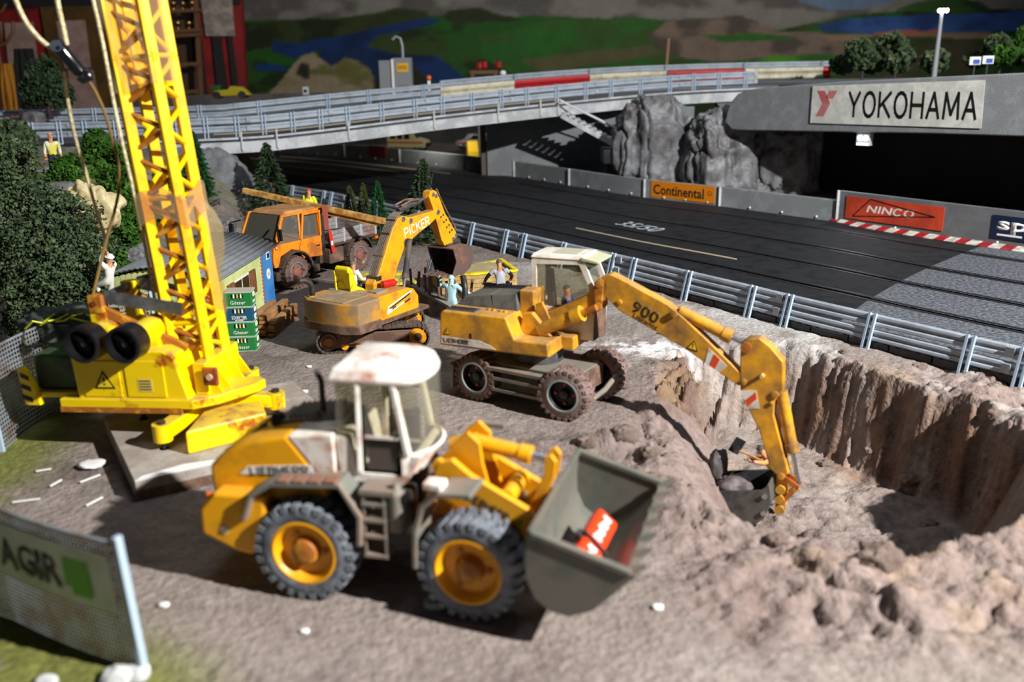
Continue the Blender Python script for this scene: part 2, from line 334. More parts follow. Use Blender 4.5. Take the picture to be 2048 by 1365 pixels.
Z=np.where(inpit,FLOOR*prof,0.)
Z+=np.where(inpit,(fbm(X*6,Y*6,5,41)-.5)*.10*np.clip(prof*3,0,1),0)
rimd=np.minimum(dfar,dnear); near=np.exp(-(dnear/.28)**2)*(Y<4.6); farr=np.exp(-(dfar/.10)**2)
rough=np.clip(sstep(.45,.85,X)*sstep(5.6,5.0,Y-.15*X)*sstep(2.75,3.35,Y+.12*X)+near*.9+farr*.8,0,1)*np.where(inpit,.4+.5*sstep(1.9,1.3,X),1)
lump=fbm(X*4.2,Y*4.2,6,51,.55)-.5; ridge=1-np.abs(2*fbm(X*3.1+.3*Y,Y*3.4,5,61)-1)
Z+=rough*(.17*lump+.09*(ridge-.75))+near*.05*(~inpit)
led=np.exp(-(((X-.45)/.42)**2+((Y-4.52-.1*np.sin(X*6))/.13)**2)); Z+=led*(.06+.10*lump)*np.where(inpit,.3,1)
crack=sstep(.035,0,np.abs(fbm(X*3.3,Y*3.3,5,63)-.5))+.7*sstep(.03,0,np.abs(fbm(X*7.3+4,Y*7.3,4,65)-.5)); Z-=rough*.045*crack
Z+=rough*(fbm(X*12,Y*12,4,73)-.5)*.05
Z+=(fbm(X*7,Y*7,6,71)-.5)*.022+(fbm(X*30,Y*30,3,77)-.5)*.010
Z+=.30*np.exp(-((X-2.95)/.33)**2-((Y-4.15)/.55)**2)  # unseen mound right of the pit, added to lengthen the shadow in it
# flat standing for the machines
def flat(cx,cy,rx,ry,a=0):
    c,s=math.cos(math.radians(a)),math.sin(math.radians(a)); u=((X-cx)*c+(Y-cy)*s)/rx; v=(-(X-cx)*s+(Y-cy)*c)/ry; return np.exp(-np.clip(u**4+v**4,0,40))
fl=np.maximum.reduce([flat(-.35,3.4,1.1,.6,-12),flat(.16,5.38,.52,.42,-34),flat(-1.05,6.6,.55,.5,10),flat(-1.6,4.75,1.0,1.0,30),flat(-2.4,7.2,.9,1.3,0),flat(-1.4,8.5,.9,1.0,55)])
Z=Z*(1-fl)+(-.002)*fl
# bank on the left that carries the upper road
bank=sstep(-2.9,-4.4,X+.35*(fbm(X*2,Y*2,4,81)-.5)+.0*Y)*sstep(6.9,8.2,Y-.25*(X+3)); Z+=bank*(.92+.16*(fbm(X*2.5,Y*2.5,5,83)-.5))
Z-=.0
_,intr=segdist(X,Y,[tuple(p) for p in A]+[tuple(p) for p in B[::-1]]); Z=np.where(intr,-.09,Z)
Z=np.where(Y>12.6,np.minimum(Z,.8),Z)
nx,ny=len(xs),len(ys)
v=np.stack([X,Y,Z],-1).reshape(-1,3); I=np.arange(nx*ny).reshape(ny,nx)
f=np.stack([I[:-1,:-1],I[:-1,1:],I[1:,1:],I[1:,:-1]],-1).reshape(-1,4)
me=bpy.data.meshes.new('ground'); me.from_pydata(v.tolist(),[],f.tolist()); me.shade_smooth()
n1=fbm(X*1.6,Y*1.6,5,91); n2=fbm(X*5,Y*5,5,93); n3=fbm(X*14,Y*14,4,95)
def mixc(a,b,t): return a*(1-t[...,None])+b*t[...,None]
C=mixc(L3('8d827b'),L3('756a64'),sstep(.35,.65,n1*.6+n2*.4)); C=mixc(C,L3('a1978f'),.5*sstep(.55,.75,n2)); C=mixc(C,L3('6b5a52'),.5*sstep(.58,.72,n3*.5+n1*.5))
C=mixc(C,L3('85706a'),.5*rough); C=mixc(C,L3('9a8468'),.4*rough*sstep(.55,.7,fbm(X*3,Y*3,4,97))); C=mixc(C,L3('564640'),.6*np.clip(rough*crack,0,1))
wallm=np.where(inpit,np.exp(-((dfar-.16)/.16)**2),0); C=mixc(C,L3('6c5246'),.85*wallm); C=mixc(C,L3('8c6c4c'),.5*wallm*sstep(.5,.66,fbm(sco*12,Z*9,4,99)))
C=mixc(C,L3('a38a58'),.3*np.where(inpit,sstep(1.7,1.2,X)*sstep(5.2,5.6,Y),0)*sstep(.45,.62,n2))
dA=linedist(X,Y,[tuple(p) for p in A]); pale=np.exp(-(dA/.75)**2)*(Y<9.2)*(X>-.2); C=mixc(C,L3('c3c1bd'),.75*pale*sstep(.36,.6,n2*.5+n1*.5)); 
C=mixc(C,L3('f2f2f2'),(np.exp(-(((X-.95)/.35)**2+((Y-6.35)/.16)**2))*sstep(.4,.5,n3))*.95)
gr=np.maximum.reduce([sstep(.25,-.15,linedist(X,Y,W2([(-260,1200),(-100,1260),(40,1365),(160,1440)]))-.35),sstep(.3,-.1,linedist(X,Y,W2([(-120,1000),(-40,940),(30,880),(120,760),(240,650)]))-.22),sstep(.2,-.1,linedist(X,Y,W2([(740,478),(820,486),(930,478)]))-.12),bank])
gr=gr*sstep(.25,.55,n2+.25*gr); C=mixc(C,L3('6f7430'),.9*gr*(1-sstep(.5,.62,bank*n1*1.3))); C=mixc(C,L3('7b7c80'),.8*bank*sstep(.5,.6,n1)); 
paint(me,C.reshape(-1,3)); me.materials.append(vmat('site_earth',.9,bump=.85,bscale=30,spec=.2,nscale=16,namt=.36,speck=.775))
g=bpy.data.objects.new('ground',me); COL.objects.link(g); setstruct(g); tag(g,'dusty brown earth of the building site with a dug pit','ground')
zi=lambda x,y: float(Z[np.abs(ys-y).argmin(),np.abs(xs-x).argmin()])
# table board under everything and the room floor
setstruct(MB().box((-14,-1,-1.0),(13,30,-.93)).build('table_top',mat('board','4a4038',.8)))
m=MB(); m.add([(A[-1][0]-6,12.2,-.03),(13,12.2,-.03),(13,30,-.03),(-14,30,-.03)],[(0,1,2,3)]); m.add([(4.5,3,-.1),(13,3,-.1),(13,12.2,-.1),(4.5,12.2,-.1)],[(0,1,2,3)])
setstruct(m.build('paddock_floor',mat('paddock','66615c',.85,col2='57524d',amt=.5,scale=2)))
# ---- race track
TR=mat('track_black','17181a',.72,col2='26272a',amt=.5,scale=6,bump=.25,bscale=120,spec=.25); TRG=mat('track_grey','3d4147',.65,col2='80858c',amt=.36,scale=34,contrast=.2,bump=.4,bscale=120)
def strip(s0,s1,t0,t1,z,step=1):
    m=MB(); T=list(range(t0,t1,step))+[t1]; a=[lane(s0,t) for t in T]; b=[lane(s1,t) for t in T]
    return m.add([(p[0],p[1],z) for p in a]+[(p[0],p[1],z) for p in b],[(i+1,i,i+len(T),i+1+len(T)) for i in range(len(T)-1)])
cA=colof(A); tg=int(np.abs(cA-1690).argmin())
road=bpy.data.objects.new('race_track',None); COL.objects.link(road); setstruct(road); tag(road,'four lane slot car track with dark surface','race track')
slots=[.285,.465,.645,.865]; SW=.0045
# surface pieces between the slots, so that every slot is a real groove
edges=[.055]+slots+[.985]
def tcol(c): return float(np.interp(-c,-cA,np.arange(NA)))
def strip2(s0,s1,g0,g1,z,n=70):
    m=MB(); P=[]
    for s in (s0,s1):
        for u in np.linspace(0,1,n):
            t=g0(s)*(1-u)+g1(s)*u; i=min(int(t),NA-2); q=lane(s,i)*(1-(t-i))+lane(s,i+1)*(t-i); P.append((q[0],q[1],z))
    return m.add(P,[(i+1,i,i+n,i+1+n) for i in range(n-1)])
joint=lambda s:tcol(1648+325*s)
for k in range(5):
    s0=edges[k]+(SW if k else 0); s1=edges[k+1]-(SW if k<4 else 0)
    for t0,t1,mm,nm in ((lambda s:0,joint,TRG,'grey_lane_surface'),(joint,lambda s:NA-1.001,TR,'dark_lane_surface')):
        # the joint runs square across the track
        o=strip2(s0,s1,t0,t1,.0).build(nm,mm,road)
for s in slots:
    strip(s-SW,s+SW,0,NA-1,-.03).build('lane_slot',BLACK,road)
    for d in (-1,1): strip(s+d*.012-.005,s+d*.012+.005,0,NA-1,.0025).build('pickup_strip',mat('slot_metal','2c2e31',.5,metal=.4),road)
# pale rubbed lines on the far bend
for s,c0,c1 in ((.375,1150,1480),(.86,560,900),(.76,480,800),(.62,480,760),(.5,470,700)):
    t0=int(np.abs(cA-c1).argmin()); t1=int(np.abs(cA-c0).argmin())
    if t1>t0+1: strip(s-.006,s+.006,t0,t1,.003).build('rubbed_line',mat('pale_tan','b9aa8e',.6),road)
# number chalked on the track
p=at(1281,454); e=(at(1320,461)-at(1245,446)); text('35/50',.26,mat('chalk_white','c9d2da',.7),road,frame((p.x,p.y,.004),e,(-e.y,e.x,0)),name='chalk_number',width=.66,label='white handwritten number')
# black border blocks with striped top under the near rail
for i in range(0,NA-1,4):
    j=min(i+4,NA-1)
    if cA[i]<560: break
    m=MB(); a0,a1=lane(-.012,i),lane(-.012,j); b0,b1=lane(.06,i),lane(.06,j); g_=.012*(a1-a0)/np.linalg.norm(a1-a0); a0=a0+g_; b0=b0+g_
    m.hexa([(*a0,-.08),(*b0,-.08),(*b1,-.08),(*a1,-.08)][::-1],[(*a0,.045),(*b0,.02),(*b1,.02),(*a1,.045)][::-1]); m.build('border_block',mat('border_black','1e1f22',.5,col2='33353a',amt=.4,scale=9),road)
    for q in range(4):
        u0,u1=q/4,q/4+.12; c0=a0*(1-u0)+a1*u0; c1=a0*(1-u1)+a1*u1; d0=b0*(1-u0)+b1*u0; d1=b0*(1-u1)+b1*u1
        c0,d0=c0*.9+d0*.1,c0*.15+d0*.85; c1,d1=c1*.9+d1*.1,c1*.15+d1*.85
        MB().add([(*c0,.046),(*c1,.046),(*d1,.030),(*d0,.030)],[(3,2,1,0)]).build('border_stripe',mat('stripe_tan','4d473c',.7),road)
# ---- guard rails: W beams on paired posts
def wbeam(m,P,nrm,z0,z1,d=.012,mi=0,lean=0,h=.2):
    prof=[(0,z0),(d,z0+(z1-z0)*.12),(d,z0+(z1-z0)*.3),(-d*.2,z0+(z1-z0)*.45),(-d*.2,z0+(z1-z0)*.55),(d,z0+(z1-z0)*.7),(d,z0+(z1-z0)*.88),(0,z1),(-.006,z1),(-.006,z0)]
    n=len(prof); v=[]
    for p,q in zip(P,nrm):
        for o,z in prof:
            o=o+lean*(1-z/(h*1.05)); v.append((p[0]+q[0]*o,p[1]+q[1]*o,p[2]+z))
    f=[(i*n+j,i*n+(j+1)%n,(i+1)*n+(j+1)%n,(i+1)*n+j) for i in range(len(P)-1) for j in range(n)]+[tuple(range(n))[::-1],tuple(range((len(P)-1)*n,len(P)*n))]
    return m.add(v,f,mi)
def rail_section(P,label,group,posts,out=1,h=.19,conn=True,lean=.035,pm=None,rm=None,two=True):
    """P: 3d polyline of the foot; out=+1 posts stand on the right-hand side of the walking direction"""
    P=np.array(P,float); t=np.gradient(P[:,:2],axis=0); t/=np.linalg.norm(t,axis=1)[:,None]; N=np.stack([t[:,1],-t[:,0]],1)*out
    c=P[len(P)//2]; th=thing('guard_rail',label,'guard rail',tuple(c),0,group); P0=P-c; rm=rm or RAIL; pm=pm or RAILP
    m=MB(); wbeam(m,P0,N,h*.60,h,lean=lean,h=h); m.build('upper_beam',rm,th,smooth=True,angle=30)
    if two: m=MB(); wbeam(m,P0,N,h*.12,h*.50,lean=lean,h=h); m.build('lower_beam',rm,th,smooth=True,angle=30)
    s=np.r_[0,np.cumsum(np.linalg.norm(np.diff(P0,axis=0),axis=1))]
    for u in posts:
        for dd in (-.022,.022):
            q=[np.interp(np.clip(u*s[-1]+dd,0,s[-1]),s,P0[:,k]) for k in range(3)]; nn=[np.interp(u*s[-1],s,N[:,k]) for k in range(2)]
            b=(q[0]+nn[0]*(.02+lean*1.2),q[1]+nn[1]*(.02+lean*1.2),q[2]-.05); a=(q[0]+nn[0]*.02,q[1]+nn[1]*.02,q[2]+h*1.05)
            MB().bar(b,a,.016,.02).build('post',pm,th)
        b0=[np.interp(np.clip(u*s[-1]-.022,0,s[-1]),s,P0[:,k]) for k in range(2)]; b1=[np.interp(np.clip(u*s[-1]+.022,0,s[-1]),s,P0[:,k]) for k in range(2)]; z=np.interp(u*s[-1],s,P0[:,2])-.045
        MB().bar((b0[0]+nn[0]*(.02+lean*1.2),b0[1]+nn[1]*(.02+lean*1.2),z),(b1[0]+nn[0]*(.02+lean*1.2),b1[1]+nn[1]*(.02+lean*1.2),z),.03,.016).build('foot_bar',pm,th)
    if conn:
        u=.985*s[-1]; q=[np.interp(u,s,P0[:,k]) for k in range(3)]; nn=[np.interp(u,s,N[:,k]) for k in range(2)]; tt=(-nn[1],nn[0])
        for zz in (h*.8,h*.31):
            MB().bar((q[0]+nn[0]*(.016+lean*(1-zz/(h*1.05)))-tt[0]*.028,q[1]+nn[1]*(.016+lean*(1-zz/(h*1.05)))-tt[1]*.028,q[2]+zz),(q[0]+nn[0]*(.016+lean*(1-zz/(h*1.05)))+tt[0]*.028,q[1]+nn[1]*(.016+lean*(1-zz/(h*1.05)))+tt[1]*.028,q[2]+zz),.014,.06).build('joint_plate',rm,th)
    return th
def cut(P,u0,u1,n):
    s=np.r_[0,np.cumsum(np.linalg.norm(np.diff(P,axis=0),axis=1))]; t=np.linspace(u0,u1,n); return np.stack([np.interp(t,s,P[:,k]) for k in range(P.shape[1])],1)
A3=np.c_[A,np.full(len(A),.035)]; sA=np.r_[0,np.cumsum(np.linalg.norm(np.diff(A3,axis=0),axis=1))]
def sAt(col): return float(np.interp(-col,-cA,sA))
secs=[(2420,2010,[2200,2045],'nearest guard rail section at the right edge above the pit'),(2010,1555,[1937,1743,1580],'guard rail section above the rutted far wall of the pit'),(1555,1238,[1508,1381,1272],'guard rail section behind the long digger boom'),(1238,1036,[1230,1132,1054],'guard rail section behind the white digger cab'),(1036,850,[1018,951,870],'guard rail section right of the hanging bucket'),(850,690,[840,760,706],'guard rail section behind the small fir trees'),(690,540,[669,654,591],'guard rail section behind the orange truck cab')]
for c0,c1,ps,lb in secs:
    u0,u1=sAt(c0),sAt(c1); rail_section(cut(A3,u0,u1-.004,14),lb,'guard rail along the near track edge',[np.clip((sAt(c)-u0)/(u1-u0),.03,.97) for c in ps],out=-1,h=.2,lean=.06)
# ---- low concrete wall along the far edge with adverts
B3=np.c_[B,np.zeros(len(B))]; cB=colof(B); sB=np.r_[0,np.cumsum(np.linalg.norm(np.diff(B3,axis=0),axis=1))]
def sBt(col): return float(np.interp(-col,-cB,sB))
WM=mat('wall_panel_grey','a3a8ab',.7,col2='8d9294',amt=.5,scale=3)
WMD=mat('wall_panel_tan','8f887e',.75,col2='7f796f',amt=.5,scale=3)
def wall_panel(P,h,th,label,group,m_,bend=True):
    P=np.array(P,float); t=np.gradient(P[:,:2],axis=0); t/=np.linalg.norm(t,axis=1)[:,None]; N=np.stack([-t[:,1],t[:,0]],1)
    c=P[len(P)//2].copy(); 
    if N[0]@(P[0,:2])<0: N=-N
    o=thing('wall_panel',label,'wall',tuple(c),0,group); Q=P-c; k=len(Q)
    v=[(q[0]+n[0]*d,q[1]+n[1]*d,z) for q,n in zip(Q,N) for d,z in ((0,-.03),(0,h),(th,h),(th,-.03))]
    f=[(i*4+j,i*4+(j+1)%4,(i+1)*4+(j+1)%4,(i+1)*4+j) for i in range(k-1) for j in range(4)]+[(3,2,1,0),((k-1)*4,(k-1)*4+1,(k-1)*4+2,(k-1)*4+3)]
    mb=MB().add(v,f); ob=mb.build('panel',m_,o,bevel=.004)
    # end strip and small bolts
    q=Q[-1]; MB().box((q[0]-.015,q[1]-.02,-.02),(q[0]+.015,q[1]+.01,h+.004)).build('joint_strip',CONCW,o)
    for u in (.2,.5,.8):
        q=Q[int(u*(k-1))]; n=N[int(u*(k-1))]; MB().ball((q[0]-n[0]*.006,q[1]-n[1]*.006,.02),.014,8).build('bolt',WHITE,o)
    return o,N
wl=[(1668,1438),(1438,1288),(1288,1138),(1138,1028),(1028,928),(928,800),(800,690),(690,560),(560,430)]
lb=['long pale wall panel left of the red advert board','pale wall panel carrying the orange advert','pale wall panel under the platform of the stairs','pale wall panel below the stairs','pale wall panel carrying the small yellow and white sticker','wall panel in front of the cream ambulance','tan wall panel with the dark red sticker','tan wall panel on the far bend under the bridge','tan wall panel at the far end under the bridge']
panels=[]
for (c0,c1),t_ in zip(wl,lb):
    panels.append(wall_panel(cut(B3,sBt(c0),sBt(c1)-.004,8),.24 if c0<1700 else .3,.05,t_,'low wall behind the track',WM if c0>900 else WMD))
def sticker(name,label,col0,col1,z0,z1,mats,off=.004,line=None):
    """thin plate on the wall face between two image columns; returns the object and its frame"""
    a=np.array([*cut(B3,sBt(col0),sBt(col0)+.001,2)[0]]); b=np.array([*cut(B3,sBt(col1),sBt(col1)+.001,2)[0]]) # a left, b right
    if line is not None:
        q=resample(line,500); cq=colof(q); a,b=[np.array([np.interp(-c_,-cq,q[:,k]) for k in range(3)]) for c_ in (col0,col1)]
    a,b=Vector(a),Vector(b); x=(b-a).normalized(); n=Vector((x.y,-x.x,0)); a-= -n*off; b-= -n*off; wd=(b-a).length
    o=thing(name,label,'sign',tuple((a+b)/2+Vector((0,0,(z0+z1)/2)))); M=frame((0,0,0),x,(0,0,1)); o.matrix_world=Matrix.Translation(o.location)@M
    MB().box((-wd/2,-(z1-z0)/2,-.003),(wd/2,(z1-z0)/2,.003)).build('plate',mats,o)
    return o,wd,z1-z0
I4=Matrix.Translation((0,0,.0035))
def T2(x,y): return Matrix.Translation((x,y,.0035))
o,wd,hh=sticker('advert_sign','orange Continental advert on the pale wall by the rock',1302,1429,.012,.236,mat('advert_orange','e98a14',.5))
text('Continental',hh*.62,PRINTK,o,T2(-wd*.06,0),width=wd*.80,bold=.018,label='black serif brand lettering')
MB().lathe([(0,.03),(.002,.03)],(wd*.43,hh*.08,.003),(0,0,1),16).build('round_mark',PRINTK,o)
MB().lathe([(0,.022),(.003,.022)],(wd*.43,hh*.08,.003),(0,0,1),16).build('round_mark_centre',mat('advert_orange','e98a14'),o)
o,wd,hh=sticker('advert_sign','small yellow and white sticker on the wall below the stairs',962,1012,.1,.2,mat('sticker_grey','b9bcbe',.6))
MB().box((-wd*.5,-hh*.5,.003),(-wd*.15,hh*.5,.005)).build('yellow_field',mat('sticker_yellow','e6b31a',.5),o);
for k in range(5): MB().bar((-wd*.06+wd*.11*k,-hh*.3,.0035),(-wd*.03+wd*.11*k,hh*.3,.0035),.012,.001).build('dark_letter_stroke',mat('print_grey','55606a',.6),o)
MB().box((-wd*.46,-hh*.25,.005),(-wd*.2,hh*.1,.007)).build('dark_mark',PRINTK,o)
sticker('advert_sign','dark red sticker on the tan wall left of the ambulance',740,772,.06,.26,mat('sticker_red','8e1f26',.6))
# ---- red and white kerb and the tall advert board on the right
kerb=bpy.data.objects.new('kerb',None); COL.objects.link(kerb); setstruct(kerb); tag(kerb,'red and white kerb below the advert board','kerb')
KR=mat('kerb_red','b3202a',.5,col2='7f1f22',amt=.4,scale=12); KW=mat('kerb_white','d9d6cc',.5,col2='a8a396',amt=.4,scale=12)
u0,u1=sBt(2330),sBt(1664); n_=30
for i in range(n_):
    a=cut(B3,u0+(u1-u0)*i/n_+.003,u0+(u1-u0)*(i+1)/n_-.003,2); t=a[1]-a[0]; t/=np.linalg.norm(t); N=np.array([t[1],-t[0],0]); N=N if N[1]<0 else -N
    w_=.14*min(1,(n_-i)/4); q=[a[0]+N*w_,a[0],a[1],a[1]+N*w_]
    MB().hexa([(p[0],p[1],-.01) for p in q][::1],[(q[0][0],q[0][1],.006),(q[1][0],q[1][1],.03),(q[2][0],q[2][1],.03),(q[3][0],q[3][1],.006)]).build('kerb_block',KR if i%2 else KW,kerb)
BA,BB=[np.array([*cut(B3,sBt(q),sBt(q)+.001,2)[0]]) for q in (2330,1672)]; bo=np.linspace(BA,BB,10); o,_=wall_panel(bo,.36,.06,'tall grey advert board under the girder',None,mat('board_grey','74777a',.7,col2='66696c',amt=.5,scale=3)); o.name='advert_board'; o['category']='board'
o,wd,hh=sticker('advert_sign','red NINCO advert with a black arrow outline',1690,1884,.055,.315,mat('advert_red','cf4a2c',.55,col2='b53f28',amt=.4,scale=4),off=.008,line=bo)
blocktext('NINCO',hh*.28,PRINTW,o,T2(-.03,.01),wd*.46,t=.2,shear=.25,label='white slanted brand lettering')
for a,b in (((-wd*.42,-hh*.38),(-wd*.24,hh*.46)),((-wd*.24,hh*.46),(wd*.42,hh*.04)),((wd*.42,hh*.04),(-wd*.42,-hh*.38))):
    MB().bar((*a,.004),(*b,.004),.012,.002).build('arrow_line',PRINTK,o)
o,wd,hh=sticker('advert_sign','dark blue sparco advert cut off by the right edge',1980,2200,.06,.30,mat('advert_navy','14223e',.5),off=.008,line=bo)
text('sparco',hh*.55,PRINTW,o,T2(0,.0),width=wd*.9,bold=.03); MB().box((-wd*.44,-hh*.36,.003),(-wd*.2,-hh*.28,.005)).build('underline',PRINTW,o)
# ---- dark rear wall under the girder, girder with the tyre advert, deck above
GL=Vector((2.95,13.15,0)); GR=Vector((6.6,8.85,0)); gx=(GR-GL).normalized(); gn=Vector((gx.y,-gx.x,0))
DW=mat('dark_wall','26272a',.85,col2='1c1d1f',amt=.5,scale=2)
def wallbox(name,a,b,z0,z1,th,m_):
    a,b=Vector((a[0],a[1],0)),Vector((b[0],b[1],0)); x=(b-a).normalized(); n=Vector((-x.y,x.x,0)); n=n if n.y>0 else -n
    q=[a,b,b+n*th,a+n*th]; return MB().hexa([(p.x,p.y,z0) for p in q],[(p.x,p.y,z1) for p in q]).build(name,m_)
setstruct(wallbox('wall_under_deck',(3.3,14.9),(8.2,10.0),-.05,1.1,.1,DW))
gir=bpy.data.objects.new('bridge_girder',None); COL.objects.link(gir); setstruct(gir); tag(gir,'grey textured concrete girder carrying the white advert','girder')
gl=atY(1470,235,13.1); zt=lambda u:1.42+.34*u; zb=lambda u:.93+.16*u
Lg=(GR-GL).length; out=[]
top=[(-.02,1.02),(.0,1.16),(.06,1.3),(.16,1.40),(.34,1.46),(.6,1.49)]+[(Lg*u,1.49+.30*u) for u in (.3,.5,.7,1.0)]
bot=[(Lg,1.08),(Lg*.5,1.02),(.3,.93),(.1,.93)]
m=MB().prism([(x,z) for x,z in top+bot],0,.16); o=m.build('girder_panel',mat('canvas_concrete','8b8f92',.85,col2='7d8184',amt=.5,scale=6,bump=.6,bscale=90),gir,bevel=.02); o.location=(GL.x,GL.y,0); o.rotation_euler=(0,0,math.atan2(gx.y,gx.x))
q=[GL+Vector((0,0,0)),GR,GR+Vector((1.5,2.6,0)),GL+Vector((.6,3.6,0))]
m=MB().hexa([(p.x-gn.x*.02,p.y-gn.y*.02+.1,1.06) for p in q],[(p.x,p.y+.1,1.14) for p in q]); m.build('deck_plate',CONC,gir)
# white tyre advert on the girder
sa=atY(1624,209,12.55); u_s=.0
def onGirder(px,py):
    d=fw*FPX+rr*(px-1024)+uu*(682.5-py); t=((GL+gn*.012)-CAM).dot(gn)/d.dot(gn); return CAM+d*t
c4=[onGirder(*p) for p in ((1621,246),(1963,257),(1971,160),(1626,172))]
sg=thing('advert_sign','white YOKOHAMA advert with a red striped letter on the girder','sign',tuple(sum(c4,Vector((0,0,0)))/4))
sg.matrix_world=Matrix.Translation(sg.location)@frame((0,0,0),c4[1]-c4[0],(0,0,1)); inv=sg.matrix_world.inverted(); l4=[inv@c for c in c4]
MB().add([(p.x,p.y,0) for p in l4]+[(p.x,p.y,.008) for p in l4],[(3,2,1,0),(4,5,6,7),(0,1,5,4),(1,2,6,5),(2,3,7,6),(3,0,4,7)]).build('plate',mat('advert_white','d5d6d0',.6,col2='bfc0b8',amt=.45,scale=5),sg)
SGW=(l4[1]-l4[0]).length; SGH=(l4[2]-l4[1]).length
blocktext('YOKOHAMA',SGH*.54,PRINTK,sg,Matrix.Translation((SGW*.105,-.005,.0092)),SGW*.72,t=.16,label='black sans serif brand lettering')
for i in range(5):
    d=i*.022; x0=-SGW*.46+d; h=SGH*.30
    pts=[(x0,h),(x0+.085,.0),(x0,-h)]; 
    for a,b in zip(pts[:-1],pts[1:]): MB().bar((*a,.0095),(*b,.0095),.011,.002).build('red_stripe',mat('advert_stripe_red','b8343c',.5),sg)
    if i<5:
        a=(x0+.1+.09,h) ; b=(x0+.1+.09-.085*.62,h*.38); MB().bar((a[0]-.02,a[1],.0095),(b[0]-.02,b[1],.0095),.011,.002).build('red_stripe',mat('advert_stripe_red','b8343c',.5),sg)
# flood light under the girder
p=onGirder(1731,281)+Vector((.02,.12,0)); fl_=thing('flood_light','small lit flood light under the girder','lamp',tuple(p),-40)
MB().box((-.085,-.02,-.075),(.085,.09,.075)).build('housing',mat('lamp_body','b9bcbe',.4),fl_,bevel=.008); MB().bar((.02,.05,.07),(.02,.05,.4),.02,.02).build('bracket',DARK,fl_)
for dx in (-.035,.035): MB().ball((dx,-.022,.02),.028,10,sc=(1,.35,1)).build('lit_bulb',mat('led_white','f4f8ff',.3,emit=30),fl_)
MB().box((-.07,-.024,-.065),(.07,-.02,-.045)).build('lit_reflector',mat('led_soft','e8eef8',.3,emit=5),fl_)
lamp('flood_beam','SPOT',tuple(p+Vector((-.03,-.1,0))),12,(.9,.95,1),tuple(p+Vector((-.6,-1.6,-1.0))),spot_size=1.6,spot_blend=.8,shadow_soft_size=.05)
# ---- rocks
def rock(name,label,c,sc,seed,amp=.35,fr=2.2,res=56,m_=None,cat='rock',top=0,group=None):
    n=res; th=np.linspace(0,2*np.pi,2*n,endpoint=False); ph=np.linspace(-np.pi/2,np.pi/2,n); T,Pp=np.meshgrid(th,ph)
    x=np.cos(T)*np.cos(Pp); y=np.sin(T)*np.cos(Pp); z=np.sin(Pp)
    e=1/2.6; bx=np.sign(x)*np.abs(x)**(.85); bz=np.sign(z)*np.abs(z)**.7; by=np.sign(y)*np.abs(y)**.85
    tri=lambda q,s_,o_:(fbm(x*q+9,y*q+3,o_,s_)+fbm(y*q+5,z*q+1,o_,s_+20)+fbm(z*q+2,x*q+7,o_,s_+40))/3
    d=1+amp*3.4*(tri(fr,seed,3)-.5)+amp*1.1*(tri(fr*3.1,seed+3,4)-.5)
    d-=amp*.5*sstep(.035,0,np.abs(tri(fr*1.1,seed+60,3)-.5))
    v=np.stack([c[0]+bx*d*sc[0],c[1]+by*d*sc[1],c[2]+bz*d*sc[2]],-1).reshape(-1,3); k=2*n
    f=[(i*k+j,i*k+(j+1)%k,(i+1)*k+(j+1)%k,(i+1)*k+j) for i in range(n-1) for j in range(k)]
    m=MB(); m.v=(v-np.array(c)).tolist(); m.f=f; m.m=[0]*len(f); o=m.build(name,m_ or ROCK,None,smooth=True,angle=0); o.location=c
    return tag(o,label,cat,group)
ROCK=mat('painted_rock','888c92',.5,col2='4c4745',amt=.47,scale=4.5,dust='9a9a92',dustamt=.4,bump=1.0,bscale=16,contrast=.3)
rock('rock_pillar','big grey painted rock pillar beside the stairs',(2.12,14.05,.55),(.62,.42,.78),3,.34,2.0,res=80)
rock('rock_pillar','grey rock pillar under the rounded girder end',(3.02,13.55,.38),(.52,.4,.72),8,.38,2.2,res=80)
rock('rock_pillar','shadowed rock mass behind the girder end',(3.85,13.6,.4),(.55,.35,.8),15,.3,1.8)
# ---- upper road bridge
D=[(-9,11.7,.93),(-6.5,12.0,.93),(-3.5,12.35,.93),(-2.6,12.85,.97),(-1.2,13.7,1.07),(.4,14.5,1.17),(1.9,15.2,1.25),(3.2,15.7,1.30),(5.0,15.8,1.32),(9,15.0,1.32)]
D=resample(smooth(D,2),120); t=np.gradient(D[:,:2],axis=0); t/=np.linalg.norm(t,axis=1)[:,None]; DN=np.stack([-t[:,1],t[:,0]],1); WD=2.3
br=bpy.data.objects.new('road_bridge',None); COL.objects.link(br); setstruct(br); tag(br,'pale concrete road bridge crossing behind the track','bridge')
def band(name,o0,o1,z0,z1,m_,i0=0,i1=119,parent=br):
    v=[]; 
    for i in range(i0,i1+1):
        for d,z in ((o0,z0),(o0,z1),(o1,z1),(o1,z0)): v.append((D[i,0]+DN[i,0]*d,D[i,1]+DN[i,1]*d,D[i,2]+z))
    k=i1-i0; f=[(i*4+j,(i+1)*4+j,(i+1)*4+(j+1)%4,i*4+(j+1)%4)[::-1] for i in range(k) for j in range(4)]+[(3,2,1,0)[::-1],(k*4,k*4+1,k*4+2,k*4+3)[::-1]]
    return MB().add(v,f).build(name,m_,parent)
band('fascia_beam',-.04,.06,-.14,.0,CONCW); band('deck',.06,WD,-.1,-.03,mat('asphalt','5e6266',.8,col2='53575b',amt=.5,scale=3)); band('far_verge',WD,WD+3.2,-.06,-.01,mat('verge_grey','84898e',.8,col2='777c80',amt=.5,scale=2))
band('edge_pipe',.0,.05,.03,.055,CONCW,25,100)
cD=colof(D); dsum=np.r_[0,np.cumsum(np.linalg.norm(np.diff(D,axis=0),axis=1))]
def sDt(col): 
    m=(D[:,0]<4.5); return float(np.interp(col,cD[m],dsum[m]))
near=D+np.c_[DN*.16,np.full(len(D),.085)]
